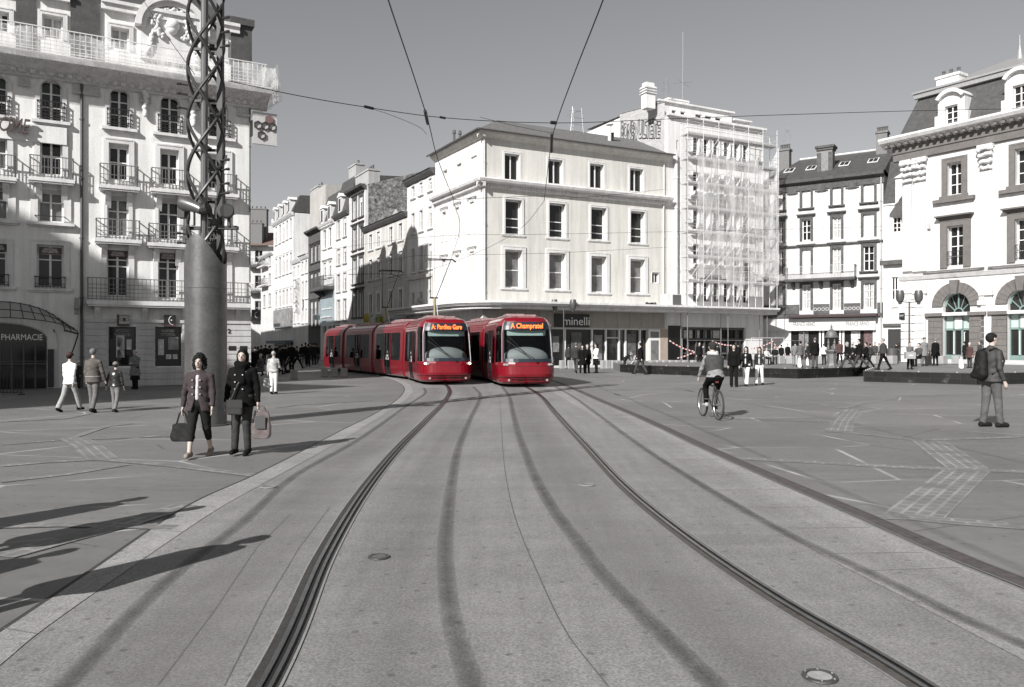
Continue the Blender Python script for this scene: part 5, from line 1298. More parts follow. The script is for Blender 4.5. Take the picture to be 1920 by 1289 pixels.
for i,r in enumerate(hs):
    sh={0:1,2:1,3:1,7:1,9:0,8:1}.get(i,0)
    window(R,r,dep=.25,nx=1,nz=(.4,.7),sur=.2,surp=.08,surm=M_dkst,sill=.22 if i<4 or i==11 else 0,lintel=.28 if i>=4 else 0,shut=(1 if (i in(0,1,2,3,7,9)) else 0),curtain=.6 if i>11 or i in(6,10) else 0)
mb=MB(); cornice(mb,a,b+.1,zt,[(0,-.8),(.1,-.75),(.12,-.2),(.5,-.05),(.55,.2)]); mb.build('cornice',M_dkst,R)
mb=MB(); z=FA.Z(1629,452); mb.box(a,-.22,z-.12,b,-.003,z); z=FA.Z(1629,590); mb.box(a,-.25,z-.14,b,-.003,z+.1); mb.build('string_course',M_dkst,R)
mb=MB(); z=FA.Z(1629,343); 
for i,c in enumerate(cl):
    m_=(c[1]+cl[i+1][0])/2 if i<3 else None
    mb.box((c[0]-1.0),-.14,hs[0][3]+.35,c[1]+1.0 if i<3 else b,-.005,hs[0][3]+.47) if i==99 else None
for i in range(3):
    x0=cl[i][1]+.35;x1=cl[i+1][0]-.35; zz=hs[0][3]-.35; mb.box(x0,-.1,zz,x1,-.003,zz+.08)
    m_=(x0+x1)/2; mb.box(m_-.35,-.16,zt-.95,m_+.35,-.13,zt-.3)
mb.split('panel_block',M_dkst,R)
zf=FA.Z(1540,523); x0=FA.S(1474,.6); x1=FA.S(1603,.6); balcony(R,x0,x1,zf,1.05,.9,slab=.16,slabm=M_dkst,brackets=(x0+.5,(x0+x1)/2,x1-.3),railm=mat('pale_iron',.4,.5),step=.12,grid=False)
mb=MB(); zz0=FA.Z(1629,588);zz1=FA.Z(1629,568)
segs=[(a,cl[1][0]-.25),(cl[1][1]+.25,cl[2][0]-.25),(cl[2][1]+.25,cl[3][0]-.25),(cl[3][1]+.25,b)]
for s_ in segs: mb.box(s_[0],-.12,zz0+.05,s_[1],-.003,zz1)
o=mb.split('stone_apron',M_dkst,R)[1]; mb=MB()
for s_ in segs[1:3]:
    for k in range(4): x=s_[0]+(s_[1]-s_[0])*(k+.5)/4; archbar(mb,x,(zz0+zz1)/2,.10,.15,-.15,-.121,0,2*pi,8)
mb.split('carved_ring',M_s3,o)
# slate roof with skylights and chimneys
mb=MB(); zr=zt+3.1; mb.raw([(a,-.55,zt+.2),(b+.2,-.55,zt+.2),(b+.2,5,zr),(a+2.2,5,zr),(b+.2,10,zt),(a,10,zt)],[(0,1,2,3),(1,4,2),(2,4,5,3),(0,3,5)]); mb.build('roof',M_slate,R)
mb=MB(); mb.tube([(a+2.2,5,zr+.05),(b+.2,5,zr+.05)],.09,6); mb.build('ridge_cap',M_wh,R)
for px_ in (1481,1522,1584,1638):
    s_=FA.S(px_,-2); t=.45; y=-.55+5.55*t; z=zt+.2+(zr-zt-.2)*t; ang=math.atan2(zr-zt-.2,5.55)
    M=Matrix.Translation((s_,y,z+.06))@Matrix.Rotation(ang,4,'X'); mb=MB(); mb.box(-.42,-.55,0,.42,.55,.08,M=M); o=mb.build('skylight',M_frame,R); mb=MB(); mb.box(-.34,-.47,.081,-.02,.47,.09,M=M); mb.box(.02,-.47,.081,.34,.47,.09,M=M); mb.build('pane',M_glass,o)
s_=FA.S(1549,-1.5); mb=MB(); mb.box(s_-.62,1.0,zt+.4,s_+.62,2.0,zt+3.0); o=mb.build('chimney',mat('stone_chimney',.2,.9,4,.25,.3),R); mb=MB(); mb.box(s_-.8,.82,zt+3.0,s_+.8,2.18,zt+3.2); mb.box(s_-.7,.9,zt+2.8,s_+.7,2.1,zt+2.999); mb.box(s_-.62-.04,.95,zt+.5,s_-.3,.99,zt+2.6); mb.box(s_+.3,.95,zt+.5,s_+.66,.99,zt+2.6); mb.build('stone_cap',M_dkst,o)
for px_ in (1467,): chimney(R,FA.S(px_,-3)-.3,3,zt+1,zt+3.7,.9,.8,4)
antenna(R,FA.S(1474,-3),3.4,zt+3.3,2.6)
chimney(R,b-1.2,3.8,zt+1.5,zt+4.3,.9,1.0,4)
# shop front
zf0=zsh; zf1=FA.Z(1570,597); x0=a; x1=FA.S(1643); 
mb=MB(); mb.box(x0,-.3,zf0,x1,-.004,zf1); o=mb.build('shop_fascia',mat('fascia_pale',.50,.6),R)
for pa,pb,py in((1487,1528,612),(1586,1629,611)): text('lettering','FRANCE ARNO',.5,mat('letter_dark',.10,.5),o,(FA.S(pa,.3),-.31,FA.Z((pa+pb)/2,py,.3)),depth=.005,w=FA.S(pb,.3)-FA.S(pa,.3))
z=FA.Z(1570,593); mb=MB(); mb.box(FA.S(1478,.5),-.9,z-.1,FA.S(1645,.5),-.005,z+.08); mb.build('awning_box',mat('awning_maroon',(.04,.022,.022),.7),R)
mb=MB(); mb.box(FA.S(1480),.22,.4,FA.S(1640),.29,zsh-.01); o=mb.build('shopfront',M_glass,R)
mb=MB()
for px_ in(1481,1537,1543,1575,1581,1638): s_=FA.S(px_); mb.box(s_-.07,.05,.4,s_+.07,.219,zsh-.01)
mb.build('shop_frame',M_frame,o)
for (pa,pb,m_,c_) in ((1497,1515,'disp1',.15),(1595,1612,'disp2',.45),(1619,1635,'disp3',(.10,.06,.06))):
    mb=MB(); mb.box(FA.S(pa),.15,1.3,FA.S(pb),.2,2.9); mb.build('display_board',mat(m_,c_,.6,6,.6),o)
downpipe(R,b-.15,.4,zt-.2,mat('pipe_pale',.4,.5),.06)
# infill
FI=Fac('narrow_house',1656,64.5,(.827,-.561),'narrow white house squeezed between the shop building and the pilastered building','building'); R=FI.root
a=0;b=FI.S(1700); zt=FI.Z(1672,385); hs=[FI.R(*t) for t in ((1674,407,1690,436),(1672,460,1694,487),(1672,520,1684,563),(1672,577,1684,605))]
mb=MB(); wall_mesh(mb,a,b,0,zt,hs+[(.35,.4,1.6,3.0)],.2); mass(mb,a,b,0,zt,8); mb.build('wall',M_wh,R)
window(R,hs[0],dep=.15,sur=.04,nz=(.3,.6)); window(R,hs[1],dep=.1,sur=.05,shut=1); window(R,hs[2],dep=.15,sur=.04); window(R,hs[3],dep=.15,sur=.04,shut=2)
mb=MB(); mb.box(.4,.1,.4,1.55,.16,3.0); mb.build('door',M_dk,R)
mb=MB(); z=FI.Z(1670,495); mb.box(-.2,-.4,z-.1,b,-.003,z+.25); z=FI.Z(1670,610); mb.box(0,-.2,z-.1,b,-.003,z+.12); mb.split('ledge',M_dkst,R)
z=zt; mb=MB(); mb.box(0,-.1,z,b,-.004,z+.12); mb.box(.9,-.05,z+.121,2.8,2,z+2.1); mb.prism([(.8,z+2.1),(2.9,z+2.1),(1.85,z+2.75)],-.2,2); o=mb.build('dormer',M_wh,R)
mb=MB(); 
for k in range(9): mb.box(1.15+k*.17,-.09,z+.25,1.15+k*.17+.14,-.051,z+1.95)
mb.build('shutter',M_blind,o)
mb=MB(); mb.raw([(0,-.05,z+.13),(b,-.05,z+.13),(b,3.5,z+4.2),(0,3.5,z+4.2)],[(0,1,2,3)]); mb.build('roof',M_slate,R)
# ---------- big building on the right
M_rw=mat('limestone_white',.62,.85,.5,.05,.15,ns2=8,na2=.03); M_ls=mat('brown_stone',(.135,.125,.118),.85,1.8,.15,.2,ns2=10,na2=.12)
M_grn=mat('green_joinery',(.17,.245,.225),.5,5,.08)
FR=Fac('grand_building',1692,58,(.554,-.833),'grand white building at right with pilasters, brown stone arches, green doors and a slate mansard','building')
R=FR.root; s0=0; s1=FR.S(2080); ze=FR.Z(1692,300)
def wr(t,**k): return (FR.R(*t),k)
w3=[wr((1776.7,305,1803.5,365)),wr((1904,278,1934,345))]
w2=[wr((1776.7,423.5,1807,499)),wr((1904,410,1938,488))]
dr=[(FR.S(1767.7),FR.S(1819)),(FR.S(1889),FR.S(1946))]
zA=FR.Z(1793,549); zI=FR.Z(1793,585)
ar=[(x0,.45,x1,zA) for x0,x1 in dr]
mb=MB(); wall_mesh(mb,s0,s1,0,ze,[w[0] for w in w3+w2]+ar,.5,arches=ar); mass(mb,s0,s1,0,ze,14); mb.build('wall',M_rw,R)
for r,k in w3: window(R,r,dep=.4,nx=1,nz=(.33,.66),sur=.38,surp=.1,surm=M_ls,fr=.08)
for r,k in w2: 
    window(R,r,dep=.4,nx=1,nz=(.25,.5,.75),sur=.48,surp=.12,surm=M_ls,lintel=.5,fr=.08); railing('window_guard',R,r[0],r[2],r[1]+.05,r[1]+1.0,.1)
mb=MB()
for r,k in w3: mb.box(r[0]-.9,-.3,r[1]-.5,r[2]+.9,-.003,r[1]-.25); mb.box(r[0]-.5,-.2,r[1]-.249,r[2]+.5,-.13,r[1]-.05)
mb.split('window_ledge',M_ls,R)
# string course, entablature
z=FR.Z(1735,512); mb=MB(); cornice(mb,s0-.2,s1,z-.2,[(0,-.3),(.1,-.25),(.25,0),(.3,.15)]); mb.build('string_course',M_rw,R)
mb=MB(); 
for r,k in w2: mb.box(r[0]-1.5,-.45,z-.04,r[2]+1.5,-.31,z+.06)
mb.split('ledge_stone',M_ls,R)
mb=MB(); cornice(mb,s0-.6,s1,ze,[(0,-.15),(.2,-.1),(.22,.35),(.3,.40),(.3,.9),(.02,.9)]); mb.build('frieze',M_ls,R)
mb=MB(); zc_=ze+.9; cornice(mb,s0-1.2,s1,zc_,[(.3,.0),(.5,.05),(1.0,.3),(1.15,.5),(1.1,.65),(.2,.7)]); mb.build('main_cornice',M_rw,R)
mb=MB(); dentils(mb,s0-.9,s1,zc_-.02,zc_+.22,.301,.8,.22,.28); mb.build('modillions',M_ls,R)
zm=zc_+.7
# return cornice on left end
mb=MB(); mb.box(s0-1.2,-.0,zc_+.3,s0,14,zc_+.65); mb.box(s0-.3,0.01,ze-.1,s0-.002,14,zc_+.29); mb.build('return_cornice',M_ls,R)
zt=FR.Z(1712,186,-.6)+0; 
mb=MB(); mb.raw([(s0-.1,-.3,zm),(s1,-.3,zm),(s1,.9,zt),(s0+.7,.9,zt),(s1,9,zt+1.6),(s0+4,9,zt+1.6),(s0-.1,13.5,zm)],[(0,1,2,3),(0,3,5,6)]); mb.build('mansard_roof',M_slate,R)
mb=MB(); mb.box(s0+.5,.6,zt-.05,s1,.95,zt+.28); mb.box(s0+.4,.5,zt+.281,s1,.95,zt+.42); mb.raw([(s0+.5,.8,zt+.3),(s1,.8,zt+.3),(s1,6,zt+2.8),(s0+5,6,zt+2.8),(s0+.5,9,zt+.3)],[(0,1,2,3),(0,3,4)]); mb.build('roof_crown',M_zinc,R)
for (xa,xb,ya,yb) in ((1768,1818,180,236),(1893,1950,140,205)):
    r=FR.R(xa,ya,xb,yb,-.2); a_,b_,c_,d_=r; w_=c_-a_; mb=MB(); cx=(a_+c_)/2
    mb.box(a_,-.45,zm,a_+w_*.26,1.2,d_-.3); mb.box(c_-w_*.26,-.45,zm,c_,1.2,d_-.3); mb.box(a_+w_*.26,-.45,d_-.75,c_-w_*.26,1.2,d_-.3); archbar(mb,cx,d_-.75,w_*.5-.02,w_*.5+.22,-.7,1.2,pi*.17,pi*.83,10); mb.prism([(cx+(w_*.5)*math.cos(t),d_-.75+(w_*.5)*math.sin(t)) for t in np.linspace(pi*.17,pi*.83,9)]+[(a_+.05,d_-.3),(c_-.05,d_-.3)],-.4,1.19)
    mb.box(a_-.2,-.5,zm,a_-.001,1,zm+.8); mb.box(c_+.001,-.5,zm,c_+.2,1,zm+.8)
    o=mb.build('dormer',M_rw,R); window(R,(a_+w_*.26,zm+.05,c_-w_*.26,d_-.75),dep=.2,nx=1,nz=(.33,.66),y=-.35,fr=.07)
chimney(R,s0+1.5,1.8,zt,zt+1.3,1.6,1.0,3,m=M_rw)
q=MB(); x=FR.S(1912,-5); q.lathe([(.5,zt+1.5),(.3,zt+1.9),(.16,zt+2.6),(.05,zt+3.2),(.03,zt+3.9)],c=(x,5,0),n=10); q.build('finial',M_zinc,R,smooth='auto')
# pilasters with carved capitals
for (xa,xb) in ((1696,1711),(1716,1737),(1841,1861),(1966,1990)):
    a_,b_=FR.S(xa),FR.S(xb); zb_=FR.Z((xa+xb)/2,512); zt_=ze-.15; ch=1.75
    mb=MB(); mb.box(a_,-.16,zb_+.1,b_,-.003,zt_-ch); mb.box(a_-.08,-.26,zb_+.1,b_+.08,-.161,zb_+.4); mb.box(a_,-.14,.45,b_,-.003,zb_-1.5); mb.box(a_-.1,-.28,zb_-1.5,b_+.1,-.005,zb_-.9)
    o=mb.build('pilaster',M_rw,R); cx=(a_+b_)/2; bl=[]
    for row,(zz_,rw,rr_) in enumerate(((zt_-ch+.25,.42,.13),(zt_-ch+.65,.46,.15),(zt_-ch+1.1,.52,.14),(zt_-ch+1.45,.6,.15))):
        for k in range(6): bl.append(((cx+(k/5-.5)*2*rw*(b_-a_),-.2-.05*row,zz_+random.uniform(-.06,.06)),rr_*random.uniform(.85,1.15)))
    sculpt('capital',o,bl,M_rw,res=.06); mb=MB(); mb.box(a_-.15,-.4,zt_-.18,b_+.15,-.003,zt_); mb.build('abacus',M_rw,o)
# rusticated courses left corner
mb=MB(); z=.5; a_,b_=FR.S(1687),FR.S(1737)
while z<FR.Z(1715,545): mb.box(0,-.20,z,b_-.02,-.141,z+.5); z+=.56
mb.build('rustic_courses',M_rw,R)
# arches: brown stone surround, fanlight, green doors
for x0_,x1_ in dr:
    cx=(x0_+x1_)/2; R_=(x1_-x0_)/2; zc2=zA-R_
    mb=MB(); ro=R_+.72; n=13
    for k in range(n):
        t0=pi*k/n+.006;t1=pi*(k+1)/n-.006; q=[(cx+r_*math.cos(t),zc2+r_*math.sin(t)) for r_,t in((R_,t0),(ro,t0),(ro,t1),(R_,t1))]; mb.prism(q,-.12,-.003)
    z=.45; k=0
    while z<zI-.3:
        h_=.42
        for sg in(-1,1):
            xa,xb=(cx-ro-.25,cx-R_) if sg<0 else (cx+R_,cx+ro+.25)
            if k%2: mb.box(xa,-.14,z,xb,-.003,z+h_-.02)
            else: m_=(xa+xb)/2+.1*sg; mb.box(xa,-.14,z,m_-.01,-.003,z+h_-.02); mb.box(m_+.01,-.14,z,xb,-.003,z+h_-.02)
        z+=h_; k+=1
    for sg in(-1,1):
        xa,xb=(cx-ro-.4,cx-R_+.05) if sg<0 else (cx+R_-.05,cx+ro+.4); mb.box(xa,-.3,zI-.28,xb,-.004,zI-.05)
    mb.prism([(cx-.18,zA-.1),(cx+.18,zA-.1),(cx+.3,zA+.85),(cx-.3,zA+.85)],-.4,-.121); mb.build('stone_arch',M_ls,R)
    y=.38; o=None; mb=MB(); mb.box(x0_,y,.45,x1_,y+.05,zA); o=mb.build('glazed_door',mat('door_glass',.02,.1),R)
    zl=FR.Z(1793,592); mb=MB(); mb.box(x0_-.05,-.2,zl,x1_+.05,y-.001,zl+.22); mb.build('white_lintel',M_rw,o)
    mb=MB(); zk_=FR.Z(1793,618)
    for u in(0,.34,.64,1): x=x0_+(x1_-x0_)*u; mb.box(x-.07,y-.1,.45,x+.07,y-.002,zl)
    mb.box(x0_,y-.1,zk_-.06,x1_,y-.003,zk_+.06); mb.box(x0_,y-.08,.45,x1_,y-.004,1.05)
    for k in range(1,6): t=pi*k/6; mb.bar((cx+.3*math.cos(t),y-.05,zl+.22+.3*math.sin(t)),(cx+(R_)*math.cos(t),y-.05,zl+.22+(zA-zl-.22)*math.sin(t)),.09 if k%2 else .045,.05)
    archbar(mb,cx,zl+.22,.25,.34,y-.08,y-.005); archbar(mb,cx,zc2,R_-.1,R_,y-.09,y-.006); mb.build('green_frame',M_grn,o)
    mb=MB(); mb.box(x0_+.05,y-.03,zk_+.07,x1_-.05,y-.006,zl-.01); mb.build('frosted_panel',mat('frosted',(.40,.47,.45),.4),o)
    mb=MB(); mb.box(x0_+(x1_-x0_)*.38,y-.15,zk_+.05,x0_+(x1_-x0_)*.64,y-.11,zl-.15); mb.build('notice',M_wh,o)
    for u in(.3,.68): 
        mb=MB(); x=x0_+(x1_-x0_)*u+.12; mb.tube([(x,y-.05,1.1),(x,y-.2,1.1),(x,y-.2,2.6),(x,y-.05,2.6)],.03,6); mb.build('pull_handle',M_frame,o)
# wall lamps / plates
for px_,py_,w_,h_,m_,nm in ((1843,556,.35,.55,M_s3,'wall_plaque'),(1843,568,.55,.3,M_rw,'wall_lamp'),(1744,425,.22,.35,M_s3,'wall_plaque')):
    x=FR.S(px_); z=FR.Z(px_,py_); mb=MB(); mb.box(x-w_/2,-.22,z-h_/2,x+w_/2,-.17 if nm=='wall_plaque' else -.0,z+h_/2); mb.build(nm,m_,R)
r=FR.R(1686,592,1696,600,.25); rt_=MB(); rt_.box(r[0],-.27,r[1],r[2],-.21,r[3]+.2); o=rt_.build('street_plate',M_dk,R); text('lettering','PLACE',.16,M_txt,o,(r[0]+.05,-.275,r[1]+.25),depth=.002,w=(r[2]-r[0])*.7)
mb=MB(); mb.box(FR.S(1700),-1.0,.4,FR.S(2000),-.3,TZ+.12) if 0 else None
# steps
mb=MB(); a_=FR.S(1745); mb.box(a_,-.9,TZ,s1,-.22,TZ+.14); mb.box(a_,-.55,TZ+.14,s1,-.22,TZ+.28); mb.build('steps',M_s3,R)
# ================= hidden neighbours that cast the shade on the street
def caster(name,label,u0,u1,h,extra=True):
    c0=Vector((-11.6,35.6)); d=Vector((-.496,.868)); rt=empty(name,(c0.x+d.x*u0,c0.y+d.y*u0,0),math.atan2(.496,.868)); tag(rt,label,'building')
    mb=MB(); mb.box(-22,0,0,-.2,u1-u0,h); mb.build('wall',M_lw,rt); return rt
rt=caster('apartment_building','tall block behind the pharmacy building, hidden but for its shade on the street',13.3,31.5,24.4)
mb=MB()
for y_,r_ in ((3.7,1.5),(7.9,.7),(10.9,.7)):
    mb.prismx([(y_+r_*math.cos(t),24.3+.6+r_*1.0*math.sin(t)) for t in np.linspace(0,pi,10)]+[(y_-r_,24.3),(y_+r_,24.3)],-3,-.2)
mb.build('domed_dormer',M_slate,rt)
rt=caster('apartment_building','lower block farther up the street behind the pharmacy building, seen only by its shade',31.6,95,19.2)
# unseen block added behind the camera at left to shade the pharmacy front
az=math.radians(SUN_AZ)
def offblock(px,zshade,dist,w,name,label):
    s_=FL.S(px); q=FL.P+FL.t*s_; h=zshade+dist*math.tan(math.radians(SUN_EL)); c=q-Vector((math.sin(az),math.cos(az)))*dist
    rt=empty(name,(c.x,c.y,0),-az); tag(rt,label,'building'); return rt,h
rt,h=offblock(200,3.7,46,0,'shade_block','unseen block added behind the camera at left to shade the foot of the pharmacy building')
mb=MB(); mb.box(-45,-8,0,8.6,0,h); mb.box(-3.5,-6,h,1.0,0,h+1.5); mb.build('wall',M_lw,rt)
# ================= TRAMS
M_red=mat('tram_red',(.165,.001,.008),.28,coat=.5); M_dred=mat('tram_dark_red',(.16,.006,.012),.35); M_tg=tint_glass('tram_glass',.22); M_tg2=tint_glass('cab_glass',.75); M_tb=mat('tram_black',.012,.25); M_rub=mat('bellows',.02,.8); M_met=mat('tram_metal',.35,.35,metal=.8); M_int=mat('interior_dark',.012,.8); M_dash=mat('dashboard',.26,.6); M_shade=mat('sunshade',(.42,.50,.47),.6); M_roof=mat('tram_roof',(.26,.17,.17),.4,6,.3)
M_led=emit('led_orange',(1,.16,.03),1.6); M_hl=emit('headlamp',(1,.86,.62),6); M_hl0=mat('lamp_off',.5,.15,metal=.5)
PR=[(1.04,.14),(1.15,.22),(1.20,.5),(1.215,.95),(1.17,2.35),(1.13,2.52),(1.03,2.70),(.88,2.83),(.6,2.90),(.0,2.92)]
def hwd(z):
    for (xa,za),(xb,zb) in zip(PR[:-1],PR[1:]):
        if z<=zb: return xa+(xb-xa)*(z-za)/(zb-za)
    return 0
NL=[(.14,1.10),(.22,1.28),(.5,1.42),(.9,1.40),(1.0,1.36),(2.35,.98),(2.7,.86),(2.83,.72),(2.90,.45),(2.92,.1)]
def nln(z):
    if z<=NL[0][0]: return NL[0][1]
    for (za,la),(zb,lb) in zip(NL[:-1],NL[1:]):
        if z<=zb: return la+(lb-la)*(z-za)/(zb-za)
    return NL[-1][1]
def NPt(th,z,y0,o=0,s=1):
    w=hwd(z);L=nln(z);t=math.radians(th); x=w*abs(math.sin(t))**.60*(1 if t>=0 else -1); y=L*abs(math.cos(t))**.60
    n=Vector((math.sin(t)*.8,math.cos(t),0)).normalized(); return Vector((x+n.x*o,s*(y0+y+n.y*o),z))
def npatch(mb,t0,t1,z0,z1,y0,o,s,nt=8,nz=4):
    for i in range(nt):
        for j in range(nz):
            ta,tb=t0+(t1-t0)*i/nt,t0+(t1-t0)*(i+1)/nt; za,zb=z0+(z1-z0)*j/nz,z0+(z1-z0)*(j+1)/nz
            q=[NPt(ta,za,y0,o,s),NPt(tb,za,y0,o,s),NPt(tb,zb,y0,o,s),NPt(ta,zb,y0,o,s)]
            if s>0: q=q[::-1]
            mb.face(q)
def car(root,L,nose,doors,windows,zl=2.92):
    """car between y=0 (rear) and y=L, optional nose at front (1) or rear (-1)."""
    o=empty('car_section',(0,0,0),parent=root)
    mb=MB(); ys=sorted(set([0,L]+[w[0] for w in windows]+[w[1] for w in windows]+[d[0] for d in doors]+[d[1] for d in doors])); zs=[p[1] for p in PR]
    for i in range(len(ys)-1):
        ym=(ys[i]+ys[i+1])/2
        for (xa,za),(xb,zb) in zip(PR[:-1],PR[1:]):
            zm=(za+zb)/2
            if .95<zm<2.35 and any(w[0]<ym<w[1] for w in windows): continue
            if .2<zm<2.35 and any(d[0]<ym<d[1] for d in doors): continue
            for s in(-1,1):
                q=[(s*xa,ys[i],za),(s*xa,ys[i+1],za),(s*xb,ys[i+1],zb),(s*xb,ys[i],zb)]
                mb.face(q if s>0 else q[::-1])
    for y in ((0,L) if nose==0 else ((0,) if nose>0 else (L,))):
        pts=[(x,y,z) for x,z in PR]+[(-x,y,z) for x,z in PR[::-1][1:]]; mb.face(pts)
    if nose:
        y0=L if nose>0 else 0; 
        ths=[-90,-84,-68,-52,-46,-30,-15,0,15,30,46,52,68,84,90]; zz=sorted(set(zs+[1.02,1.4,1.8,2.2,2.5,2.66])); zz=[z for z in zz]
        yb=y0 if nose>0 else -y0
        for i in range(len(ths)-1):
            tm=(ths[i]+ths[i+1])/2
            for j in range(len(zz)-1):
                zm=(zz[j]+zz[j+1])/2
                if abs(tm)<46 and 1.02<zm<2.66: continue
                if 52<abs(tm)<84 and 1.02<zm<2.5: continue
                q=[NPt(ths[i],zz[j],yb,0,nose),NPt(ths[i+1],zz[j],yb,0,nose),NPt(ths[i+1],zz[j+1],yb,0,nose),NPt(ths[i],zz[j+1],yb,0,nose)]
                mb.face(q[::-1] if nose>0 else q)
    b=mb.build('body_shell',M_red,o,smooth='auto'); o2=o
    q=MB(); q.box(-1.0,.05,.16,1.0,L-.05,.32); q.build('floor',M_int,o)
    q=MB()
    for s in(-1,1):
        for k in range(int(L/1.0)): q.box(s*.55-.22*1,.3+k*1.0,.33,s*.55+.22,.45+k*1.0,1.15)
    q.build('seat_row',mat('seat',.015,.8),o)
    def sidepanel(name,y0,y1,z0,z1,m,off,t=.02,cut=1):
        for s in(-1,1):
            q=MB(); n=4
            for k in range(n):
                za=z0+(z1-z0)*k/n; zb=z0+(z1-z0)*(k+1)/n; xa=hwd(za)+off; xb=hwd(zb)+off
                r=[(s*xa,y0,za),(s*xa,y1,za),(s*xb,y1,zb),(s*xb,y0,zb)]; q.face(r if s>0 else r[::-1])
            q.build(name,m,o)
    for (a,c) in windows:
        sidepanel('side_window',a,c,.95,2.35,M_tg,-.008)
    for (a,c) in doors:
        sidepanel('door_glass',a,c,.5,2.35,M_tg,-.006)
        for s in(-1,1):
            q=MB()
            for y in (a,(a+c)/2-.03,c-.06):
                for k in range(4):
                    za=.2+2.15*k/4;zb=.2+2.15*(k+1)/4
                    q.bar((s*(hwd(za)+.005),y+.03,za),(s*(hwd(zb)+.005),y+.03,zb),.06,.05)
            q.box(s*(hwd(.3))-.02,a,.2,s*(hwd(.3))+.012,c,.5); q.build('door_frame',M_tb,o)
            q=MB() # white arrow like mark on the door
            for yy,zz_ in((-.12,1.15),(.12,1.15),(0,1.35),(-.2,1.0),(.2,1.0)): q.box(s*(hwd(1.2)+.004),(a+c)/2+yy-.035,zz_-.05,s*(hwd(1.2)+.014),(a+c)/2+yy+.035,zz_+.07)
            q.build('door_sticker',M_txt,o)
    # roof side fairing grooves and equipment
    q=MB()
    for s in(-1,1):
        for z in(2.45,2.56,2.68): q.bar((s*(hwd(z)+.012),.05,z),(s*(hwd(z)+.012),L-.05,z),.02,.02)
    q.build('roof_grooves',M_dred,o)
    q=MB(); q.box(-.62,.3,2.9,.62,L-.3,3.0); q.box(-.4,.8,3.0,.4,L*.5,3.1); q.build('roof_unit',M_roof,o,bevel=.03)
    return o
def nose_kit(o,L,txt,lit,front=True):
    s=1 if front else -1; y0=L if front else 0
    q=MB(); npatch(q,-46,46,1.02,1.16,y0,.006,s,10,1); npatch(q,-46,46,2.34,2.66,y0,.006,s,10,2); npatch(q,-46,-42,1.16,2.34,y0,.006,s,1,4); npatch(q,42,46,1.16,2.34,y0,.006,s,1,4); q.build('windscreen_border',mat('navy_black',(.010,.016,.026),.4),o,smooth='auto')
    q=MB(); npatch(q,-42,42,1.16,2.34,y0,.0,s,10,4); q.build('windscreen',M_tg2,o,smooth=True)
    q=MB(); 
    for a in(-84,52): npatch(q,a,a+32,1.02,2.5,y0,0,s,5,4)
    q.split('cab_side_window',M_tg2,o)
    q=MB()
    for a in(-49,49): q.tube([NPt(a,z,y0,.012,s) for z in(1.0,1.4,1.8,2.2,2.6,2.72)],.022,5)
    q.split('windscreen_pillar',M_met,o)
    q=MB(); npatch(q,-44,44,.44,.84,y0,.022,s,12,4); npatch(q,-44,44,.84,.86,y0,.01,s,12,1); q.build('bumper',M_red,o,smooth=True)
    q=MB(); npatch(q,-90,90,.395,.415,y0,.006,s,20,1); npatch(q,-90,90,.86,.872,y0,.004,s,20,1)
    for a in(-33,33,-20): pass
    q.split('panel_seam',M_tb,o)
    q=MB(); npatch(q,-24,24,.2,.34,y0,.008,s,8,1); q.build('lower_grille',M_tb,o)
    for a,l in((-41,1),(41,1),(-34,0),(34,0)):
        c=NPt(a,.93,y0,.015,s); q=MB(); n=12
        q.raw([c+Vector((.062*math.cos(t),0,.045*math.sin(t))) for t in np.linspace(0,2*pi,n+1)[:-1]]+[c+Vector((.062*math.cos(t),.02*s,.045*math.sin(t))) for t in np.linspace(0,2*pi,n+1)[:-1]],[tuple(range(n)),tuple(range(n,2*n))]+[(i,(i+1)%n,(i+1)%n+n,i+n) for i in range(n)]); q.build('headlight',(M_hl if (l and lit) else M_hl0),o)
    for a in(-30,30):
        c=NPt(a,.30,y0,.02,s); q=MB(); q.tube([c,c+Vector((0,.03*s,0))],.045,10); q.build('fog_light',M_hl0,o)
    q=MB(); a=NPt(33*s,1.9,y0,.03,s); b=NPt(-8*s,1.06,y0,.05,s); q.bar(a,b,.03); q.bar(a+Vector((0.02,0,.25)),a.lerp(b,.6),.015); q.bar(b,b+Vector((.05*s,0,-.06)),.07); q.build('wiper',M_tb,o)
    # cab interior
    q=MB(); q.box(-1.0,min(y0-.6*s,y0-.55*s),.3,1.0,max(y0-.6*s,y0-.55*s),2.7); q.build('cab_back_wall',M_int,o)
    V,Q=snet(lambda X,Y,Z: ell(X,Y,Z,(0,s*y0+0.0 if 0 else y0+s*.62,1.18),(.95,.42,.46)),(-1,y0+s*.62-.55,.6),(1,y0+s*.62+.55,1.7),.05); mesh_np('dashboard',V,Q,M_dash,o)
    q=MB(); q.box(-.80,y0+s*.80,2.10,.80,y0+s*.815,2.32); q.build('sunshade',M_shade,o)
    if txt:
        c=NPt(0,2.43,y0,.03,s); t=text('destination_letters',txt,.285,M_led,o,(0,0,0),w=1.32,depth=.004,align='CENTER',bold=.004); t.location=(c.x,c.y+.01,2.40); t.rotation_euler=(0,0,pi); 
def along(P,s):
    acc=0
    for i in range(1,len(P)):
        d=(P[i]-P[i-1]).length
        if acc+d>=s: return P[i-1].lerp(P[i],(s-acc)/d)
        acc+=d
    return P[-1]
def sat(P,y):
    acc=0
    for i in range(1,len(P)):
        if P[i].y>=y and P[i].y>0: return acc
        acc+=(P[i]-P[i-1]).length
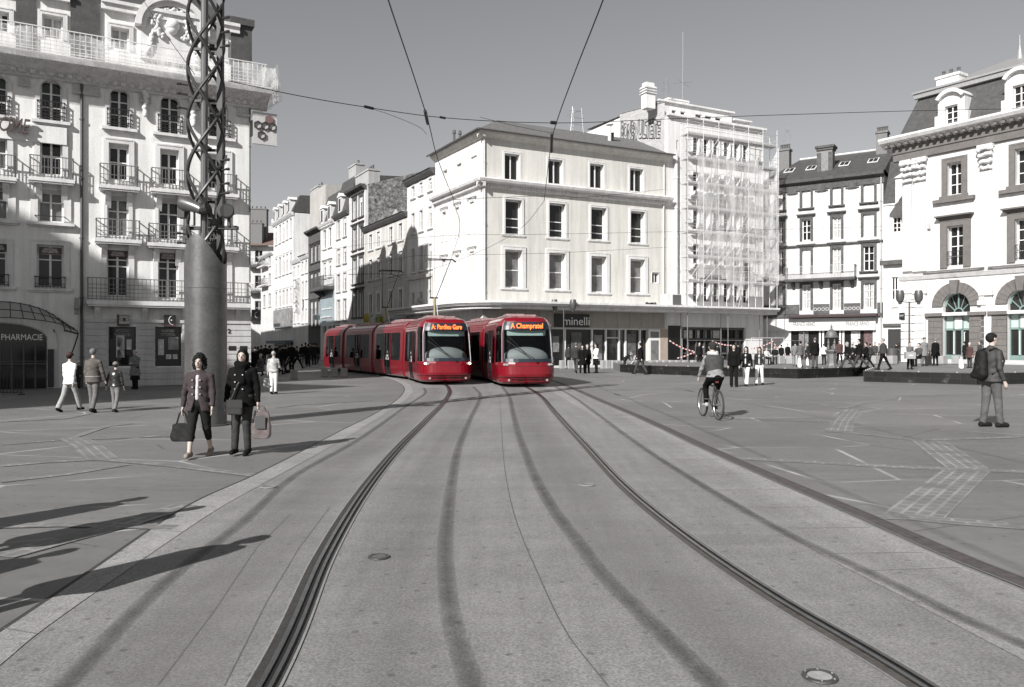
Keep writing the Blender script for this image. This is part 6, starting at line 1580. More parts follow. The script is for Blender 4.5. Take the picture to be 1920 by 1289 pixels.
def tram(P,ystart,label,txt,lit):
    s0=sat(P,ystart); p0=along(P,s0); root=empty('tram',(p0.x,p0.y,0)); tag(root,label,'tram','red trams on the square')
    secs=[(4.1,1,[(2.0,3.05)],[(.35,1.8),(3.2,3.95)]),(6.0,0,[(2.4,3.6)],[(.5,2.25),(3.75,5.5)]),(6.0,0,[(2.4,3.6)],[(.5,2.25),(3.75,5.5)]),(4.1,-1,[(1.0,2.1)],[(.15,.85),(2.25,3.7)])]
    s=s0; res=[]
    for k,(L,nz,dr,wn) in enumerate(secs):
        if nz==1: s+=1.42
        a=along(P,s);b=along(P,s+L); d=(a-b).normalized()  # forward = toward smaller s
        o=car(root,L,nz,dr,wn); o.location=(b.x-p0.x,b.y-p0.y,0); o.rotation_euler=(0,0,math.atan2(-d.x,d.y)); res.append((o,b,d,L))
        if nz==1: nose_kit(o,L,txt,lit,True)
        if nz==-1: nose_kit(o,L,None,False,False)
        s+=L
        if k<3:
            c=along(P,s);e=along(P,s+.62); g_=MB(); dd=(c-e).normalized(); nn=Vector((dd.y,-dd.x,0))
            rings=[]
            for q in range(7):
                m=c.lerp(e,q/6)-p0; sc_=.965 if q%2 else .93; rings.append([m+nn*x*sc_+Vector((0,0,z*(1 if z<1 else sc_*.02+.965))) for x,z in PR+[(-x,z) for x,z in PR[::-1][1:]]])
            n=len(rings[0]); vs=[v for r in rings for v in r]; fs=[]
            for q in range(6):
                for i in range(n-1): fs.append((q*n+i,q*n+i+1,(q+1)*n+i+1,(q+1)*n+i))
            g_.raw(vs,fs); g_.build('gangway',M_dred,root); s+=.62
            g_=MB(); m=c.lerp(e,.5)-p0; 
            for sd in(-1,1): w_=m+nn*sd*.8; g_.tube([w_+nn*.12*-1+Vector((0,0,.36)),w_+nn*.12+Vector((0,0,.36))],.36,18)
            g_.build('wheel',M_rub,root,smooth='auto')
    for o_,b,d,L in (res[0],):
        q=MB(); 
    return root,res
def panto(root,res,ci,y,zt,lean):
    o,b,d,L=res[ci]; e=empty('pantograph',(0,y,2.95),parent=o); M=M_tb; q=MB(); 
    q.tube([(0,0,.05),(.0,-.1,.05)],.07,6); q.tube([(.02,.35,.08),(-.05,-.1,1.0)],[.075,.05],8); q.build('lower_arm',mat('arm_brass',(.20,.17,.10),.4,metal=.3),e,smooth='auto')
    q=MB(); q.tube([(-.14,.35,.05),(-.12,-.1,.98)],.022,5); q.build('control_rod',M_met,e)
    q=MB(); h=zt-2.95; q.tube([(-.22,-.1,1.0),(.18,-.1,1.0)],.04,6); q.tube([(.15,-.1,1.0),(.22,.2,h)],.02,6); q.tube([(-.12,-.1,1.0),(-.78,.2,h)],.02,6); q.build('upper_arm',M,e)
    q=MB(); q.tube([(.45,.15,h-.12),(.32,.15,h),(-.85,.15,h),(-1.0,.15,h-.12)],.024,6); q.tube([(.45,.35,h-.12),(.32,.35,h),(-.85,.35,h),(-1.0,.35,h-.12)],.018,6); q.tube([(.3,.15,h-.06),(-.8,.15,h-.06)],.012,4); q.build('collector_head',M,e); return e
trA,rA=tram(T1c,34.3,'left red tram coming round the bend, headlights on, two aerial arms raised','A: Pardieu Gare',True)
trB,rB=tram(T2c,32.4,'right red tram half behind its twin, destination board starting with A Ch','A Champratel',False)
panto(trA,rA,0,1.6,5.75,0); panto(trA,rA,2,4.8,6.1,0)
# ================= MAST with lattice
p=AT(386,17.0); ms=empty('lattice_mast',p); tag(ms,'tall mast of twisting dark tubes rising from a fat grey steel column','mast')
M_col=mat('steel_column',.13,.38,1.6,.28,.15,metal=.55,ns2=14,na2=.12); M_lat=mat('lattice_tube',.055,.42,5,.15,metal=.5)
rC=.425; zc_=W(0,472,17).z; n=40; mb=MB(); vs=[]; fs=[]
def topz(t): # saddle shaped mouth, higher at the left front, low at right
    return zc_+.30*math.cos(2*(t+pi*.5+.15))+.02
rows_=[0,.4,1.2,2.0,2.8,3.3]
for j,z in enumerate(rows_):
    for i in range(n): t=2*pi*i/n; vs.append((rC*math.cos(t),rC*math.sin(t),z))
for i in range(n): t=2*pi*i/n; vs.append((rC*math.cos(t),rC*math.sin(t),topz(t)))
for i in range(n): t=2*pi*i/n; vs.append(((rC-.03)*math.cos(t),(rC-.03)*math.sin(t),topz(t)))
for i in range(n): t=2*pi*i/n; vs.append(((rC-.03)*math.cos(t),(rC-.03)*math.sin(t),topz(t)-.9))
for j in range(len(rows_)+2):
    for i in range(n): i2=(i+1)%n; fs.append((j*n+i,j*n+i2,(j+1)*n+i2,(j+1)*n+i))
mb.raw(vs,fs); mb.build('column',M_col,ms,smooth='auto')
mb=MB(); mb.lathe([(rC+.03,0),(rC+.03,.03),(rC,.04)],n=40); mb.build('base_ring',M_col,ms,smooth='auto')
mb=MB(); 
for k in range(3): t=k*2*pi/3; mb.tube([((rC+.001)*math.cos(a),(rC+.001)*math.sin(a),2.9) for a in np.linspace(0,2*pi,30)],.004,4); break
mb.build('weld_line',M_lat,ms)
ztop_=13.5
mb=MB(); mb.tube([(.03,-.18,zc_-.6),(.06,-.18,ztop_)],.07,10); mb.tube([(-.10,.12,zc_-.6),(-.08,.12,ztop_)],.06,10); mb.build('pale_upright',mat('tube_pale',.16,.4,metal=.6),ms,smooth='auto')
mb=MB(); mb.box(.25,-.06,zc_-.4,.37,.06,ztop_); mb.build('dark_upright',M_iron2,ms)
per=2.22; mb=MB(); rL=.36
for dr in(1,-1):
    for k in range(3):
        pts=[]
        z=zc_-.35
        while z<ztop_:
            t=dr*2*pi*(z-zc_)/(per*1.5)+k*2*pi/3+.5; r_=rL*(1 if z>zc_+.3 else .92+.08*(z-zc_+.35)/.65); pts.append((r_*math.cos(t),r_*math.sin(t),z)); z+=.09
        q=MB(); q.tube(pts,.034,7); q.build('helix_tube',M_lat,ms,smooth='auto')
mb=MB()
for z in (zc_+1.05,zc_+2.15,zc_+3.2,zc_+4.3): mb.bar((-.3,0,z),(.34,0,z),.05); mb.bar((0,-.3,z+.1),(0,.3,z+.1),.04)
mb.split('cross_bar',M_iron2,ms)
for z,sd in [(zc_+.15,-1),(zc_+.35,-1),(zc_+3.3,-1),(zc_+3.5,-1),(zc_+3.0,-1),(zc_+4.6,1),(zc_+4.9,1),(zc_+4.3,1),(zc_+1.4,1),(zc_+1.7,1),(zc_+1.2,1),(zc_+1.9,1)]:
    q=MB(); q.tube([(sd*.34,-.1,z),(sd*.50,-.14,z+.02)],.02,6); q.tube([(sd*.48,-.14,z+.02),(sd*.55,-.15,z+.02)],.032,6); q.build('small_lamp',M_iron2,ms)
# spotlights
q=MB(); q.tube([(-.38,-.30,.98+zc_-.0),(-.30,-.33,.95+zc_),(-.02,-.42,.86+zc_),(.1,-.45,.80+zc_)],[.14,.155,.11,.10],16); o=q.build('spotlight',mat('lamp_grey',.14,.35,metal=.6),ms,smooth='auto'); q=MB(); q.tube([(.1,-.45,.80+zc_),(.24,-.48,.84+zc_)],[.11,.13],12); q.build('hood',M_iron2,o); q=MB(); q.box(-.16,-.42,zc_+.5,-.10,-.3,zc_+.82); q.build('bracket',M_met,o)
q=MB(); q.tube([(.50,-.1,zc_+.78),(.56,-.28,zc_+.80),(.60,-.42,zc_+.80)],[.11,.14,.145],16); o=q.build('spotlight',M_iron2,ms,smooth='auto'); q=MB(); q.tube([(.60,-.42,zc_+.80),(.601,-.425,zc_+.80)],.125,16); q.build('lens',mat('lens',.05,.1),o); q=MB(); q.box(.2,-.2,zc_+.45,.72,-.05,zc_+.52); q.bar((.56,-.2,zc_+.5),(.56,-.2,zc_+.7),.06); q.build('bracket',M_iron2,o)
q=MB(); q.box(-.55,-.15,zc_+.70,-.40,.05,zc_+.92); q.box(-.5,-.1,zc_+.45,.0,-.02,zc_+.52); q.build('junction_box',M_iron2,ms)
# ================= WIRES
M_w=mat('wire',.015,.5)
def wire(name,pts,r,label,group=None,extra=None):
    rt=empty(name,pts[0]); tag(rt,label,'wire',group); q=MB(); P=[Vector(p)-Vector(pts[0]) for p in pts]
    q.tube(catmull(P,6) if len(P)>2 else P,r,5); q.build('cable',M_w,rt)
    if extra:
        for a,b,rr in extra: q=MB(); q.tube([Vector(a)-Vector(pts[0]),Vector(b)-Vector(pts[0])],rr,6); q.build('insulator',M_w,rt)
    return rt
wire('overhead_wire',[Vector((-1.7,-25,7.0)),W(716,-40,11.7),W(728,0,12.3),W(775,140,15.9),W(802,225,18.6),W(820,296,22.8),W(850,373,29)],.012,'thick overhead wire falling from the top edge to the left tram',extra=[(W(797,208,18),W(802,232,19),.04)])
wire('overhead_wire',[W(849,374,29),W(862,430,34),W(845,489,37.5)],.010,'overhead wire end piece dropping onto the front collector of the left tram')
wire('overhead_wire',[Vector((1.9,-25,7.0)),W(1145,-40,11.8),W(1131,0,12.3),W(1080,130,15.3),W(1045,225,18.6),W(1035,262,20.5),W(1020,378,29)],.012,'thick overhead wire falling from the top edge toward the right tram',extra=[(W(1035,250,20),W(1034,285,21.5),.04)])
wire('overhead_wire',[W(1020,378,29),W(975,430,32),W(880,480,36.5),W(700,540,47)],.008,'thin overhead wire running from mid air across the pale facade to the street')
wire('span_wire',[W(428,152,17),W(560,180,18.2),W(690,202,19.5),W(830,221,20.5),W(1038,231,22),W(1240,224,23.5),W(1400,218,25),W(1720,208,27.5),W(1980,203,30)],.010,'long thin span wire crossing the whole sky from the lattice mast to the right',extra=[(W(683,200,19.4),W(700,204,19.6),.035),(W(825,220,20.5),W(835,222,20.6),.03),(W(1033,230,22),W(1043,231,22.1),.05)])
wire('span_wire',[W(700,205,19.6),W(735,217,20.5),W(788,240,22),W(800,252,22.6)],.006,'short drooping stay left of the left overhead wire')
wire('span_wire',[W(900,220,20.8),W(960,235,21.5),W(1034,250,22)],.006,'short drooping stay between the two overhead wires')
wire('span_wire',[W(850,375,29),W(900,372,33),W(1060,368,40),W(1075,371,41),W(1250,355,52)],.010,'upper faint span wire crossing the pale facade to the scaffold')
wire('span_wire',[W(600,470,60),W(840,442,45),W(1000,440,44),W(1250,435,52),W(1480,430,60),W(1690,424,56)],.009,'middle faint span wire crossing the pale facade at its first windows')
wire('span_wire',[W(600,520,60),W(780,480,45),W(815,479,44),W(1000,476,44),W(1250,464,55)],.009,'lower faint span wire crossing the pale facade above the canopy')
wire('span_wire',[W(262,-10,25),W(300,50,21),W(365,140,17.5)],.008,'thin wire slanting from the upper left down to the lattice mast')
wire('span_wire',[W(653,515,50),W(740,516,47),W(752,522,46.8)],.018,'short dark tube arm in front of the shaded grey house')
# ================= STREET LAMPS
M_lp=mat('lamp_post_grey',.10,.45,metal=.4)
def lamp(px_,ybase,z,yh0,yh1,hw,label):
    D=(H-z)*F/(ybase-HY); p=AT(px_,D,z); rt=empty('street_lamp',p); tag(rt,label,'street lamp','twin headed street lamps')
    zt=H-(yh1-HY)/F*D-z; zh=H-(yh0-HY)/F*D-z; w=hw/F*D; k=D/34.0*1.0
    q=MB(); q.lathe([(.10,0),(.10,.3),(.055,.35),(.05,zt)],n=12); q.build('pole',M_lp,rt,smooth='auto')
    q=MB()
    for s in(-1,1): q.tube([(0,0,zt-.05),(s*w*.6,0,zt-.02),(s*w,0,zt-.02)],.03,6)
    q.build('arm',M_lp,rt)
    for s in(-1,1):
        hh=zh-zt; r=hh*.36
        q=MB(); q.lathe([(r*.35,-hh*.25),(r*.5,0),(r*.72,.01),(r,hh*.35),(r*1.0,hh*.7),(r*.8,hh),(r*.1,hh*1.02)],c=(s*w,0,zt),n=16); q.build('lamp_head',M_lp,rt,smooth='auto')
lamp(282,722,0,570,590,25,'grey double lamp post before the shop windows with eye and ear signs')
lamp(1057,692,0,562,580,17.5,'grey double lamp post in front of the black minelli shop sign'.replace('minelli ','white lettered '))
lamp(1705,684,TZ,545,566,17.5,'dark double lamp post on the terrace before the arched doors')
# ================= BOLLARDS
M_gr2=mat('granite',.30,.8,3,.15,.2,ns2=40,na2=.2)
bol=None
def bollard(px_,yb,z=0,h=.5,w=.36,label=None,rot=.3):
    D=(H-z)*F/(yb-HY); p=AT(px_,D,z); rt=empty('stone_bollard',p,rot); tag(rt,label,'bollard','square granite bollards')
    q=MB(); q.box(-w/2,-w/2,0,w/2,w/2,h); q.build('block',M_gr2,rt,bevel=.02); q=MB(); q.box(-w/2-.015,-w/2-.015,0,w/2+.015,w/2+.015,.02); q.build('foot_plate',M_dk,rt)
for i,(x,y,h_) in enumerate(((290,722,.42),(302,722,.42),(313,722,.42),(326,722,.44))): bollard(x,y,0,h_,.22,'short granite bollard in the row at the shop wall left of the steel column')
bollard(551,711,0,.46,.36,'single granite bollard standing alone left of the row of three')
for x in (608,627,645): bollard(x,707,0,.47,.34,'granite bollard in the row of three before the left tram')
for i,x in enumerate((1054,1068,1078,1131,1139,1150,1158,1172,1190,1222,1234,1246,1258,1270,1284,1300)):
    bollard(x,692 if x<1180 else 691.5,0,.62,.34,'granite bollard in the long row along the shop fronts',rot=.47)
for x in (1430,1443,1455,1462,1484,1541,1550,1560,1640,1722,1672,1766,1795,1826,1918): bollard(x,683,TZ,.55,.5,'granite block seat on the raised terrace',rot=.5)
# litter bins
def bin_(px_,yb,z,h,r,label):
    D=(H-z)*F/(yb-HY); p=AT(px_,D,z); rt=empty('litter_bin',p); tag(rt,label,'bin'); q=MB(); q.lathe([(r,.12),(r,h),(r*.85,h+.03)],n=20); q.build('drum',M_lp,rt,smooth='auto'); q=MB(); q.box(r,-.04,0,r+.06,.04,h+.1); q.box(-r*.3,-.04,0,r*.3,.04,.12); q.build('stand',M_iron2,rt)
bin_(332,720,0,.75,.25,'round grey litter bin at the shop wall beside the steel column'); bin_(508,700,0,1.1,.28,'round grey litter bin among the people at the street corner'); bin_(1672,682,TZ,1.0,.38,'pale round bin on the terrace between walkers')
# drinking fountain on terrace
p=AT(1559,44,TZ); rt=empty('fountain',p); tag(rt,'small ornate drinking fountain with figures and domed top on the terrace','fountain'); M_fo=mat('fountain_metal',.14,.6,6,.3,.3,metal=.3)
q=MB(); q.lathe([(.42,0),(.42,.08),(.33,.12),(.28,.25),(.25,.75),(.30,.85),(.36,.9),(.36,.98),(.24,1.0)],n=8); q.build('pedestal',M_fo,rt)
q=MB(); q.lathe([(.30,1.62),(.36,1.66),(.36,1.72),(.30,1.76),(.28,1.9),(.18,2.05),(.06,2.12),(.04,2.2),(.06,2.25),(.01,2.4)],n=16); q.build('dome',M_fo,rt,smooth='auto')
for k in range(4):
    t=k*pi/2+.4; c=(.22*math.cos(t),.22*math.sin(t)); bl=[((c[0],c[1],1.0+z),r) for z,r in ((.06,.08),(.16,.075),(.27,.06),(.37,.07),(.46,.05),(.55,.05))]; sculpt('caryatid',rt,bl,M_fo,res=.03)
# wheels of poster board / white bag on terrace
def sack(name,p,blobs,m,label,cat):
    o=sculpt(name,None,blobs,m,res=.02); o.location=p; tag(o,label,cat); return o
# ================= PEOPLE
SK=mat('skin',(.44,.36,.315),.6); SKD=mat('skin_tan',(.27,.215,.185),.6)
def cl(v,w=.02,r=.85): 
    if not isinstance(v,tuple) and v<.1: v=v*(.45 if v<.04 else .7)
    if isinstance(v,tuple): return mat('cloth_%.3f_%.3f_%.3f'%v,v,r,14,.22,.35,ns2=60,na2=.1,spec=.12)
    return mat('cloth_%.3f'%v,v,r,14,.22,.35,ns2=60,na2=.1,spec=.12)
def D2(a): return math.radians(a)
WALK=dict(L=(24,6,0),R=(-16,14,35),aL=(-22,6,15),aR=(20,6,25))
WALK2=dict(L=(-18,12,35),R=(22,6,0),aL=(18,6,25),aR=(-20,6,15))
STAND=dict(L=(2,2,0),R=(-2,2,0),aL=(2,7,12),aR=(-2,7,12))
POCK=dict(L=(3,2,0),R=(-2,4,0),aL=(-14,12,48),aR=(-14,12,48))
FOLD=dict(L=(3,2,0),R=(-3,4,0),aL=(14,2,85),aR=(14,2,85),cross=1)
SIT=dict(L=(84,84,0),R=(80,86,0),aL=(30,6,40),aR=(30,6,40))
BEND=dict(L=(12,20,0),R=(-4,20,0),aL=(62,3,15),aR=(58,3,20),lean=48)
BIKE=dict(L=(52,50,8),R=(20,36,15),aL=(46,7,10),aR=(44,7,12),lean=22)
def person(label,pos,h,rz,pose,top=.05,bot=.05,hair=.04,shoe=.03,res=.03,skin=None,coat=.86,sleeve=1,kind='coat',hairtype='short',yaw=0,group=None,belly=0,w=1.0,capri=0,flare=0,hat=None,scarf=None,shirt=None,name='person',face=False,open_=0,collar=0,cat='person',skirt=None,buttons=0,fing=False,eff=None,band=None,vest=None):
    s=h/1.76; w=w*1.05; rt=empty(name,pos,rz=D2(rz)); tag(rt,label,cat,group)
    lean=D2(pose.get('lean',0))
    def U(p):
        x,y,z=p; dy,dz=y,z-.95
        return (x,dy*math.cos(lean)+dz*math.sin(lean),.95-dy*math.sin(lean)+dz*math.cos(lean))
    L1,L2=.43,.41; J={}
    for k,sx in(('L',-1),('R',1)):
        a,b,fp=pose[k]; a=D2(a);b=D2(b); hip=(sx*.088,0,.93); kn=(sx*.095,L1*math.sin(a),.93-L1*math.cos(a)); an=(sx*.10,kn[1]+L2*math.sin(a-b),kn[2]-L2*math.cos(a-b)); J[k]=(hip,kn,an,D2(fp))
    zmin=min(J[k][2][2]-.09 - (0.10*math.sin(J[k][3]) if J[k][3]>0 else 0) for k in 'LR')
    if pose is BIKE: zmin=0
    if 'z0' in pose: zmin=pose['z0']
    A={}
    for k,sx in(('L',-1),('R',1)):
        a,o,e=pose['a'+k]; a=D2(a);o=D2(o);e=D2(e); sh=(sx*.178*min(w,1.06),-.005,1.400); el=(sh[0]+sx*.29*math.sin(o),sh[1]+.29*math.sin(a)*math.cos(o),sh[2]-.29*math.cos(a)*math.cos(o))
        if pose.get('cross'): wr=(el[0]-sx*.19,el[1]+.16,el[2]+.03)
        else: wr=(el[0]+sx*.25*math.sin(o)*.4-(sx*.03 if e>.6 else 0),el[1]+.25*math.sin(a+e),el[2]-.25*math.cos(a+e))
        d=np.array(wr)-np.array(el); d/=np.linalg.norm(d); hd=tuple(np.array(wr)+d*.09)
        A[k]=tuple(U(q) for q in (sh,el,wr,hd))
    hy=D2(yaw); HC=np.array(U((0,.015,1.655)))
    def Hd(p): # head local -> body
        x,y,z=p; return (HC[0]+x*math.cos(hy)-y*math.sin(hy),HC[1]+x*math.sin(hy)+y*math.cos(hy),HC[2]+z)
    allp=[q for k in 'LR' for q in J[k][:3]]+[q for k in 'LR' for q in A[k]]+[tuple(HC+np.array((0,0,.13)))]
    P=np.array(allp); lo=P.min(0)-.17; hi=P.max(0)+.17; lo[2]=min(lo[2],zmin-.03)
    def fb(X,Y,Z):
        d=rc(X,Y,Z,(-.06,0,.95),(.06,0,.95),.105*w,.105*w)
        d=smin(d,rc(X,Y,Z,U((0,0,1.0)),U((0,-.005,1.30)),.10*w+belly*.5,.125*w,1.2,1),.05)
        d=smin(d,rc(X,Y,Z,U((-.13*w,-.01,1.40)),U((.13*w,-.01,1.40)),.06,.06),.06)
        d=smin(d,rc(X,Y,Z,U((0,-.01,1.42)),U((0,.012,1.58)),.055,.05),.03)
        hd=rc(X,Y,Z,Hd((0,-.015,.03)),Hd((0,.0,.02)),.088,.085,.86,1)
        hd=smin(hd,rc(X,Y,Z,Hd((0,.03,-.05)),Hd((0,.045,-.065)),.055,.045),.04)
        if res<.024:
            hd=smin(hd,rc(X,Y,Z,Hd((0,.088,.0)),Hd((0,.108,-.028)),.008,.014),.012)
            hd=smin(hd,rc(X,Y,Z,Hd((-.03,.075,.022)),Hd((.03,.075,.022)),.012,.012),.015)
            for sx in(-1,1): hd=smin(hd,rc(X,Y,Z,Hd((sx*.078,-.005,-.012)),Hd((sx*.082,-.01,.02)),.012,.016),.01)
        d=smin(d,hd,.02)
        for k in 'LR':
            hp,kn,an,fp=J[k]; d=smin(d,rc(X,Y,Z,hp,kn,.08,.052),.03); d=smin(d,rc(X,Y,Z,kn,an,.052,.036),.02)
            tip=(an[0],an[1]+.14*math.cos(fp),an[2]-.055-.12*math.sin(fp)); d=smin(d,rc(X,Y,Z,(an[0],an[1]-.02,an[2]-.05),tip,.035,.028),.02)
            sh,el,wr,hd_=A[k]; d=smin(d,rc(X,Y,Z,sh,el,.048,.037),.03); d=smin(d,rc(X,Y,Z,el,wr,.038,.026),.015)
            d=smin(d,rc(X,Y,Z,wr,hd_,.026,.032,.7,1.15),.012)
            if fing:
                sx=-1 if k=='L' else 1; dv=np.array(hd_)-np.array(wr); dv/=np.linalg.norm(dv)
                fwd=np.array(U((0,1,0)))-np.array(U((0,0,0))); 
                for q in range(4):
                    b0=np.array(hd_)+fwd*(.028-.019*q)*1.0; ln=(.035,.04,.038,.03)[q]; m=b0+dv*ln; e_=m+dv*ln*.6+np.array((-sx*.022,0,0)); d=smin(d,rc(X,Y,Z,b0,m,.0095,.009),.004); d=smin(d,rc(X,Y,Z,m,e_,.009,.008),.003)
                t0=np.array(wr)+dv*.03+fwd*.025; t1=t0+dv*.035+fwd*.022; d=smin(d,rc(X,Y,Z,t0,t1,.012,.009),.006)
        return d
    def put(nm,f,m,l=None,h_=None,r_=None,smooth=True,par=None):
        V,Q=snet(f,lo if l is None else l,hi if h_ is None else h_,r_ or res)
        if len(Q)==0: return None
        V=V.copy(); V[:,2]-=zmin; V*=s; return mesh_np(nm,V,Q,m,par or rt,smooth)
    body=put('body',fb,skin or SK)
    hem=coat
    wr_=.0
    def ft(X,Y,Z):
        d=rc(X,Y,Z,U((0,0,1.02)),U((0,-.005,1.30)),.125*w+belly,.148*w,1.2,1.0)
        d=smin(d,rc(X,Y,Z,U((-.115,-.01,1.385)),U((.115,-.01,1.385)),.070,.070),.06)
        d=smin(d,rc(X,Y,Z,U((0,-.02,1.40)),U((0,-.01,1.47+.02*collar)),.10,.060+.010*collar),.04)
        for sx_ in (-1,1): d=smin(d,rc(X,Y,Z,U((sx_*.03,-.015,1.455)),U((sx_*.16,-.01,1.395)),.058,.052),.03)
        if hem<1.0:
            zz=hem-.04; d=smin(d,rc(X,Y,Z,(0,0,1.02),(0,.0,zz),.140*w+belly*.7,.178*w+(.03 if hem<.8 else 0),1.2,1),.04)
        for k in 'LR':
            sh,el,wr,hd_=A[k]; d=smin(d,rc(X,Y,Z,sh,el,.060,.050),.03)
            if sleeve: w2=tuple(np.array(el)+(np.array(wr)-np.array(el))*.88); d=smin(d,rc(X,Y,Z,el,w2,.050,.042),.02)
        wv=.0035*np.sin(38*Z+9*X)*np.sin(17*X+5*Y+1.3)+.002*np.sin(61*Z-23*X)
        d=d+ (wv if res<.024 else 0)
        d=np.maximum(d,hem-Z) if lean<.3 else np.maximum(d,(.93 if hem>.9 else hem)-Z)
        if open_: d=np.maximum(d,-np.maximum(np.maximum(np.abs(X)-.028-.055*np.clip((1.02-Z)/.2,0,1),.02-Y),Z-1.42))
        return d
    if top is not None: put('jacket' if kind!='shirt' else 'shirt',ft,cl(top) if not hasattr(top,'name') else top)
    def fl(X,Y,Z):
        d=rc(X,Y,Z,(-.06,0,.96),(.06,0,.96),.125*w,.125*w)
        for k in 'LR':
            hp,kn,an,fp=J[k]; d=smin(d,rc(X,Y,Z,hp,kn,.097*w,.070),.03); t=.97 if not capri else .48; e_=tuple(np.array(kn)+(np.array(an)-np.array(kn))*t); d=smin(d,rc(X,Y,Z,kn,e_,.070,.058+flare),.02)
            if not capri and t>.9:
                pass
        if res<.024: d=d+.002*np.sin(45*Z+12*X)*np.sin(25*Y+8*X)
        d=np.maximum(d,Z-1.03)
        return d
    put('trousers',fl,cl(bot) if not hasattr(bot,'name') else bot)
    if skirt is not None: put('skirt',lambda X,Y,Z: np.maximum(rc(X,Y,Z,(0,0,1.0),(0,.0,.40),.13,.20,1.1,1),np.maximum(.42-Z,Z-1.02)),cl(skirt))
    for k in 'LR':
        hp,kn,an,fp=J[k]; tip=(an[0],an[1]+.15*math.cos(fp),an[2]-.052-.13*math.sin(fp)); hl=(an[0],an[1]-.045,an[2]-.045)
        sole=an[2]-.09 if fp<.1 else -9
        def fs_(X,Y,Z): return np.maximum(smin(rc(X,Y,Z,hl,tip,.050,.042),rc(X,Y,Z,(an[0],an[1]-.02,an[2]-.02),(an[0],an[1]-.01,an[2]+.0),.045,.04),.02),sole-Z)
        c=np.array(an); put('shoe',fs_,cl(shoe),l=c-np.array((.1,.2,.30)),h_=c+np.array((.1,.28,.1)),r_=min(res,.022))
    if hairtype!='bald':
        def fh(X,Y,Z):
            c=Hd((0,-.02,.03)); 
            x=X-HC[0];y=Y-HC[1];xl=x*math.cos(hy)+y*math.sin(hy);yl=-x*math.sin(hy)+y*math.cos(hy);zl=Z-HC[2]
            big=.0 if hairtype!='curly' else .02
            d=rc(X,Y,Z,Hd((0,-.025,.035)),Hd((0,-.005,.035)),.098+big,.093+big,.88,1)
            if hairtype in('long','curly'):
                dz=-.10 if hairtype=='curly' else -.19
                d=smin(d,rc(X,Y,Z,Hd((-.055-big*.5,-.03,-.0)),Hd((-.06-big*.6,-.03,dz)),.05+big*.5,.038+big*.6),.03); d=smin(d,rc(X,Y,Z,Hd((.055+big*.5,-.03,-.0)),Hd((.06+big*.6,-.03,dz)),.05+big*.5,.038+big*.6),.03); d=smin(d,rc(X,Y,Z,Hd((0,-.05,0)),Hd((0,-.05,dz)),.08,.06+big),.03)
            if hairtype=='curly': d=d+.016*np.sin(70*X+3)*np.sin(66*Y+1)*np.sin(60*Z)+.006*np.sin(120*Z+X*40)
            # open the face
            fx,fz=(.060,.098) if hairtype!='short' else (.080,.112)
            face_=np.maximum((np.sqrt((xl/fx)**2+((zl+.035)/fz)**2)-1)*fx,.015-yl)
            d=np.maximum(d,-face_)
            if hairtype=='short': d=np.maximum(d,-(zl+.045+np.clip(-yl,-.02,.06)*.9)); d=d+.003*np.sin(90*X+2)*np.sin(80*Y)*np.sin(85*Z)
            return d
        hc=HC; put('hair',fh,cl(hair) if not hasattr(hair,'name') else hair,l=hc-np.array((.19,.19,.28)),h_=hc+np.array((.19,.19,.2)),r_=min(res,.02))
    if hat is not None:
        def fhat(X,Y,Z):
            d=rc(X,Y,Z,Hd((0,-.02,.045)),Hd((0,.0,.045)),.110,.106,.9,1); return np.maximum(d,HC[2]+.035-Z)
        put('hat',fhat,cl(hat),l=HC-.2,h_=HC+.2,r_=min(res,.02))
    if scarf is not None:
        def fsc(X,Y,Z):
            c=U((0,.01,1.50)); r_=np.sqrt((X-c[0])**2+(Y-c[1])**2); d=np.sqrt((r_-.085)**2+((Z-c[2])*.8)**2)-.055+.008*np.sin(50*Z+20*X)
            return smin(d,rc(X,Y,Z,U((.0,.10,1.46)),U((-.03,.16,1.22)),.07,.055,1.3,.6),.03)
        put('scarf',fsc,cl(scarf),r_=min(res,.018))
    if shirt is not None:
        put('shirt_front',lambda X,Y,Z: np.maximum(rc(X,Y,Z,U((0,.045,1.36)),U((0,.075,1.04)),.085,.075,.62,1.05),np.maximum(.93-Z,Z-1.45)),cl(shirt),r_=min(res,.018))
    if face:
        def feat(nm,p,r,m):
            c=np.array(Hd(p)); put(nm,lambda X,Y,Z: ell(X,Y,Z,c,r),m,l=c-np.array(r)-.01,h_=c+np.array(r)+.01,r_=.004,par=body)
        for sx in(-1,1):
            feat('eye',(sx*.030,.084,.004),(.011,.010,.005),mat('eye_dark',.03,.3)); feat('eyebrow',(sx*.031,.089,.026),(.017,.006,.003),cl(.09))
        feat('mouth',(0,.092,-.062),(.023,.010,.006),mat('lips',(.22,.09,.08),.5))
    if buttons:
        for z in (1.34,1.22,1.10):
            for sx in(-.065,.065):
                y=.155*w+.0; q=MB(); q.tube([((sx)*s,(y-.02)*s,(z-zmin)*s),((sx)*s,(y+.004)*s,(z-zmin)*s)],.012*s,8); q.build('button',mat('button_metal',.5,.3,metal=.7),rt)
    if vest is not None:
        put('vest',lambda X,Y,Z: np.maximum(smin(rc(X,Y,Z,U((0,0,1.02)),U((0,-.005,1.30)),.145*w,.163*w,1.2,1),rc(X,Y,Z,U((-.13*w,-.01,1.39)),U((.13*w,-.01,1.39)),.078,.078),.06),(.97-Z)),cl(vest))
    if band: 
        z0_,z1_=band[:2]; put('jacket_band',lambda X,Y,Z: np.maximum(rc(X,Y,Z,(0,0,z0_),(0,0,z1_),.1565*w,.1565*w,1.2,1),np.maximum(z0_-Z,Z-z1_)),cl(band[2]),r_=.014)
    rt['_w']=0
    del rt['_w']
    hands={k:Vector(((A[k][3][0])*s,(A[k][3][1])*s,(A[k][3][2]-zmin)*s)) for k in 'LR'}
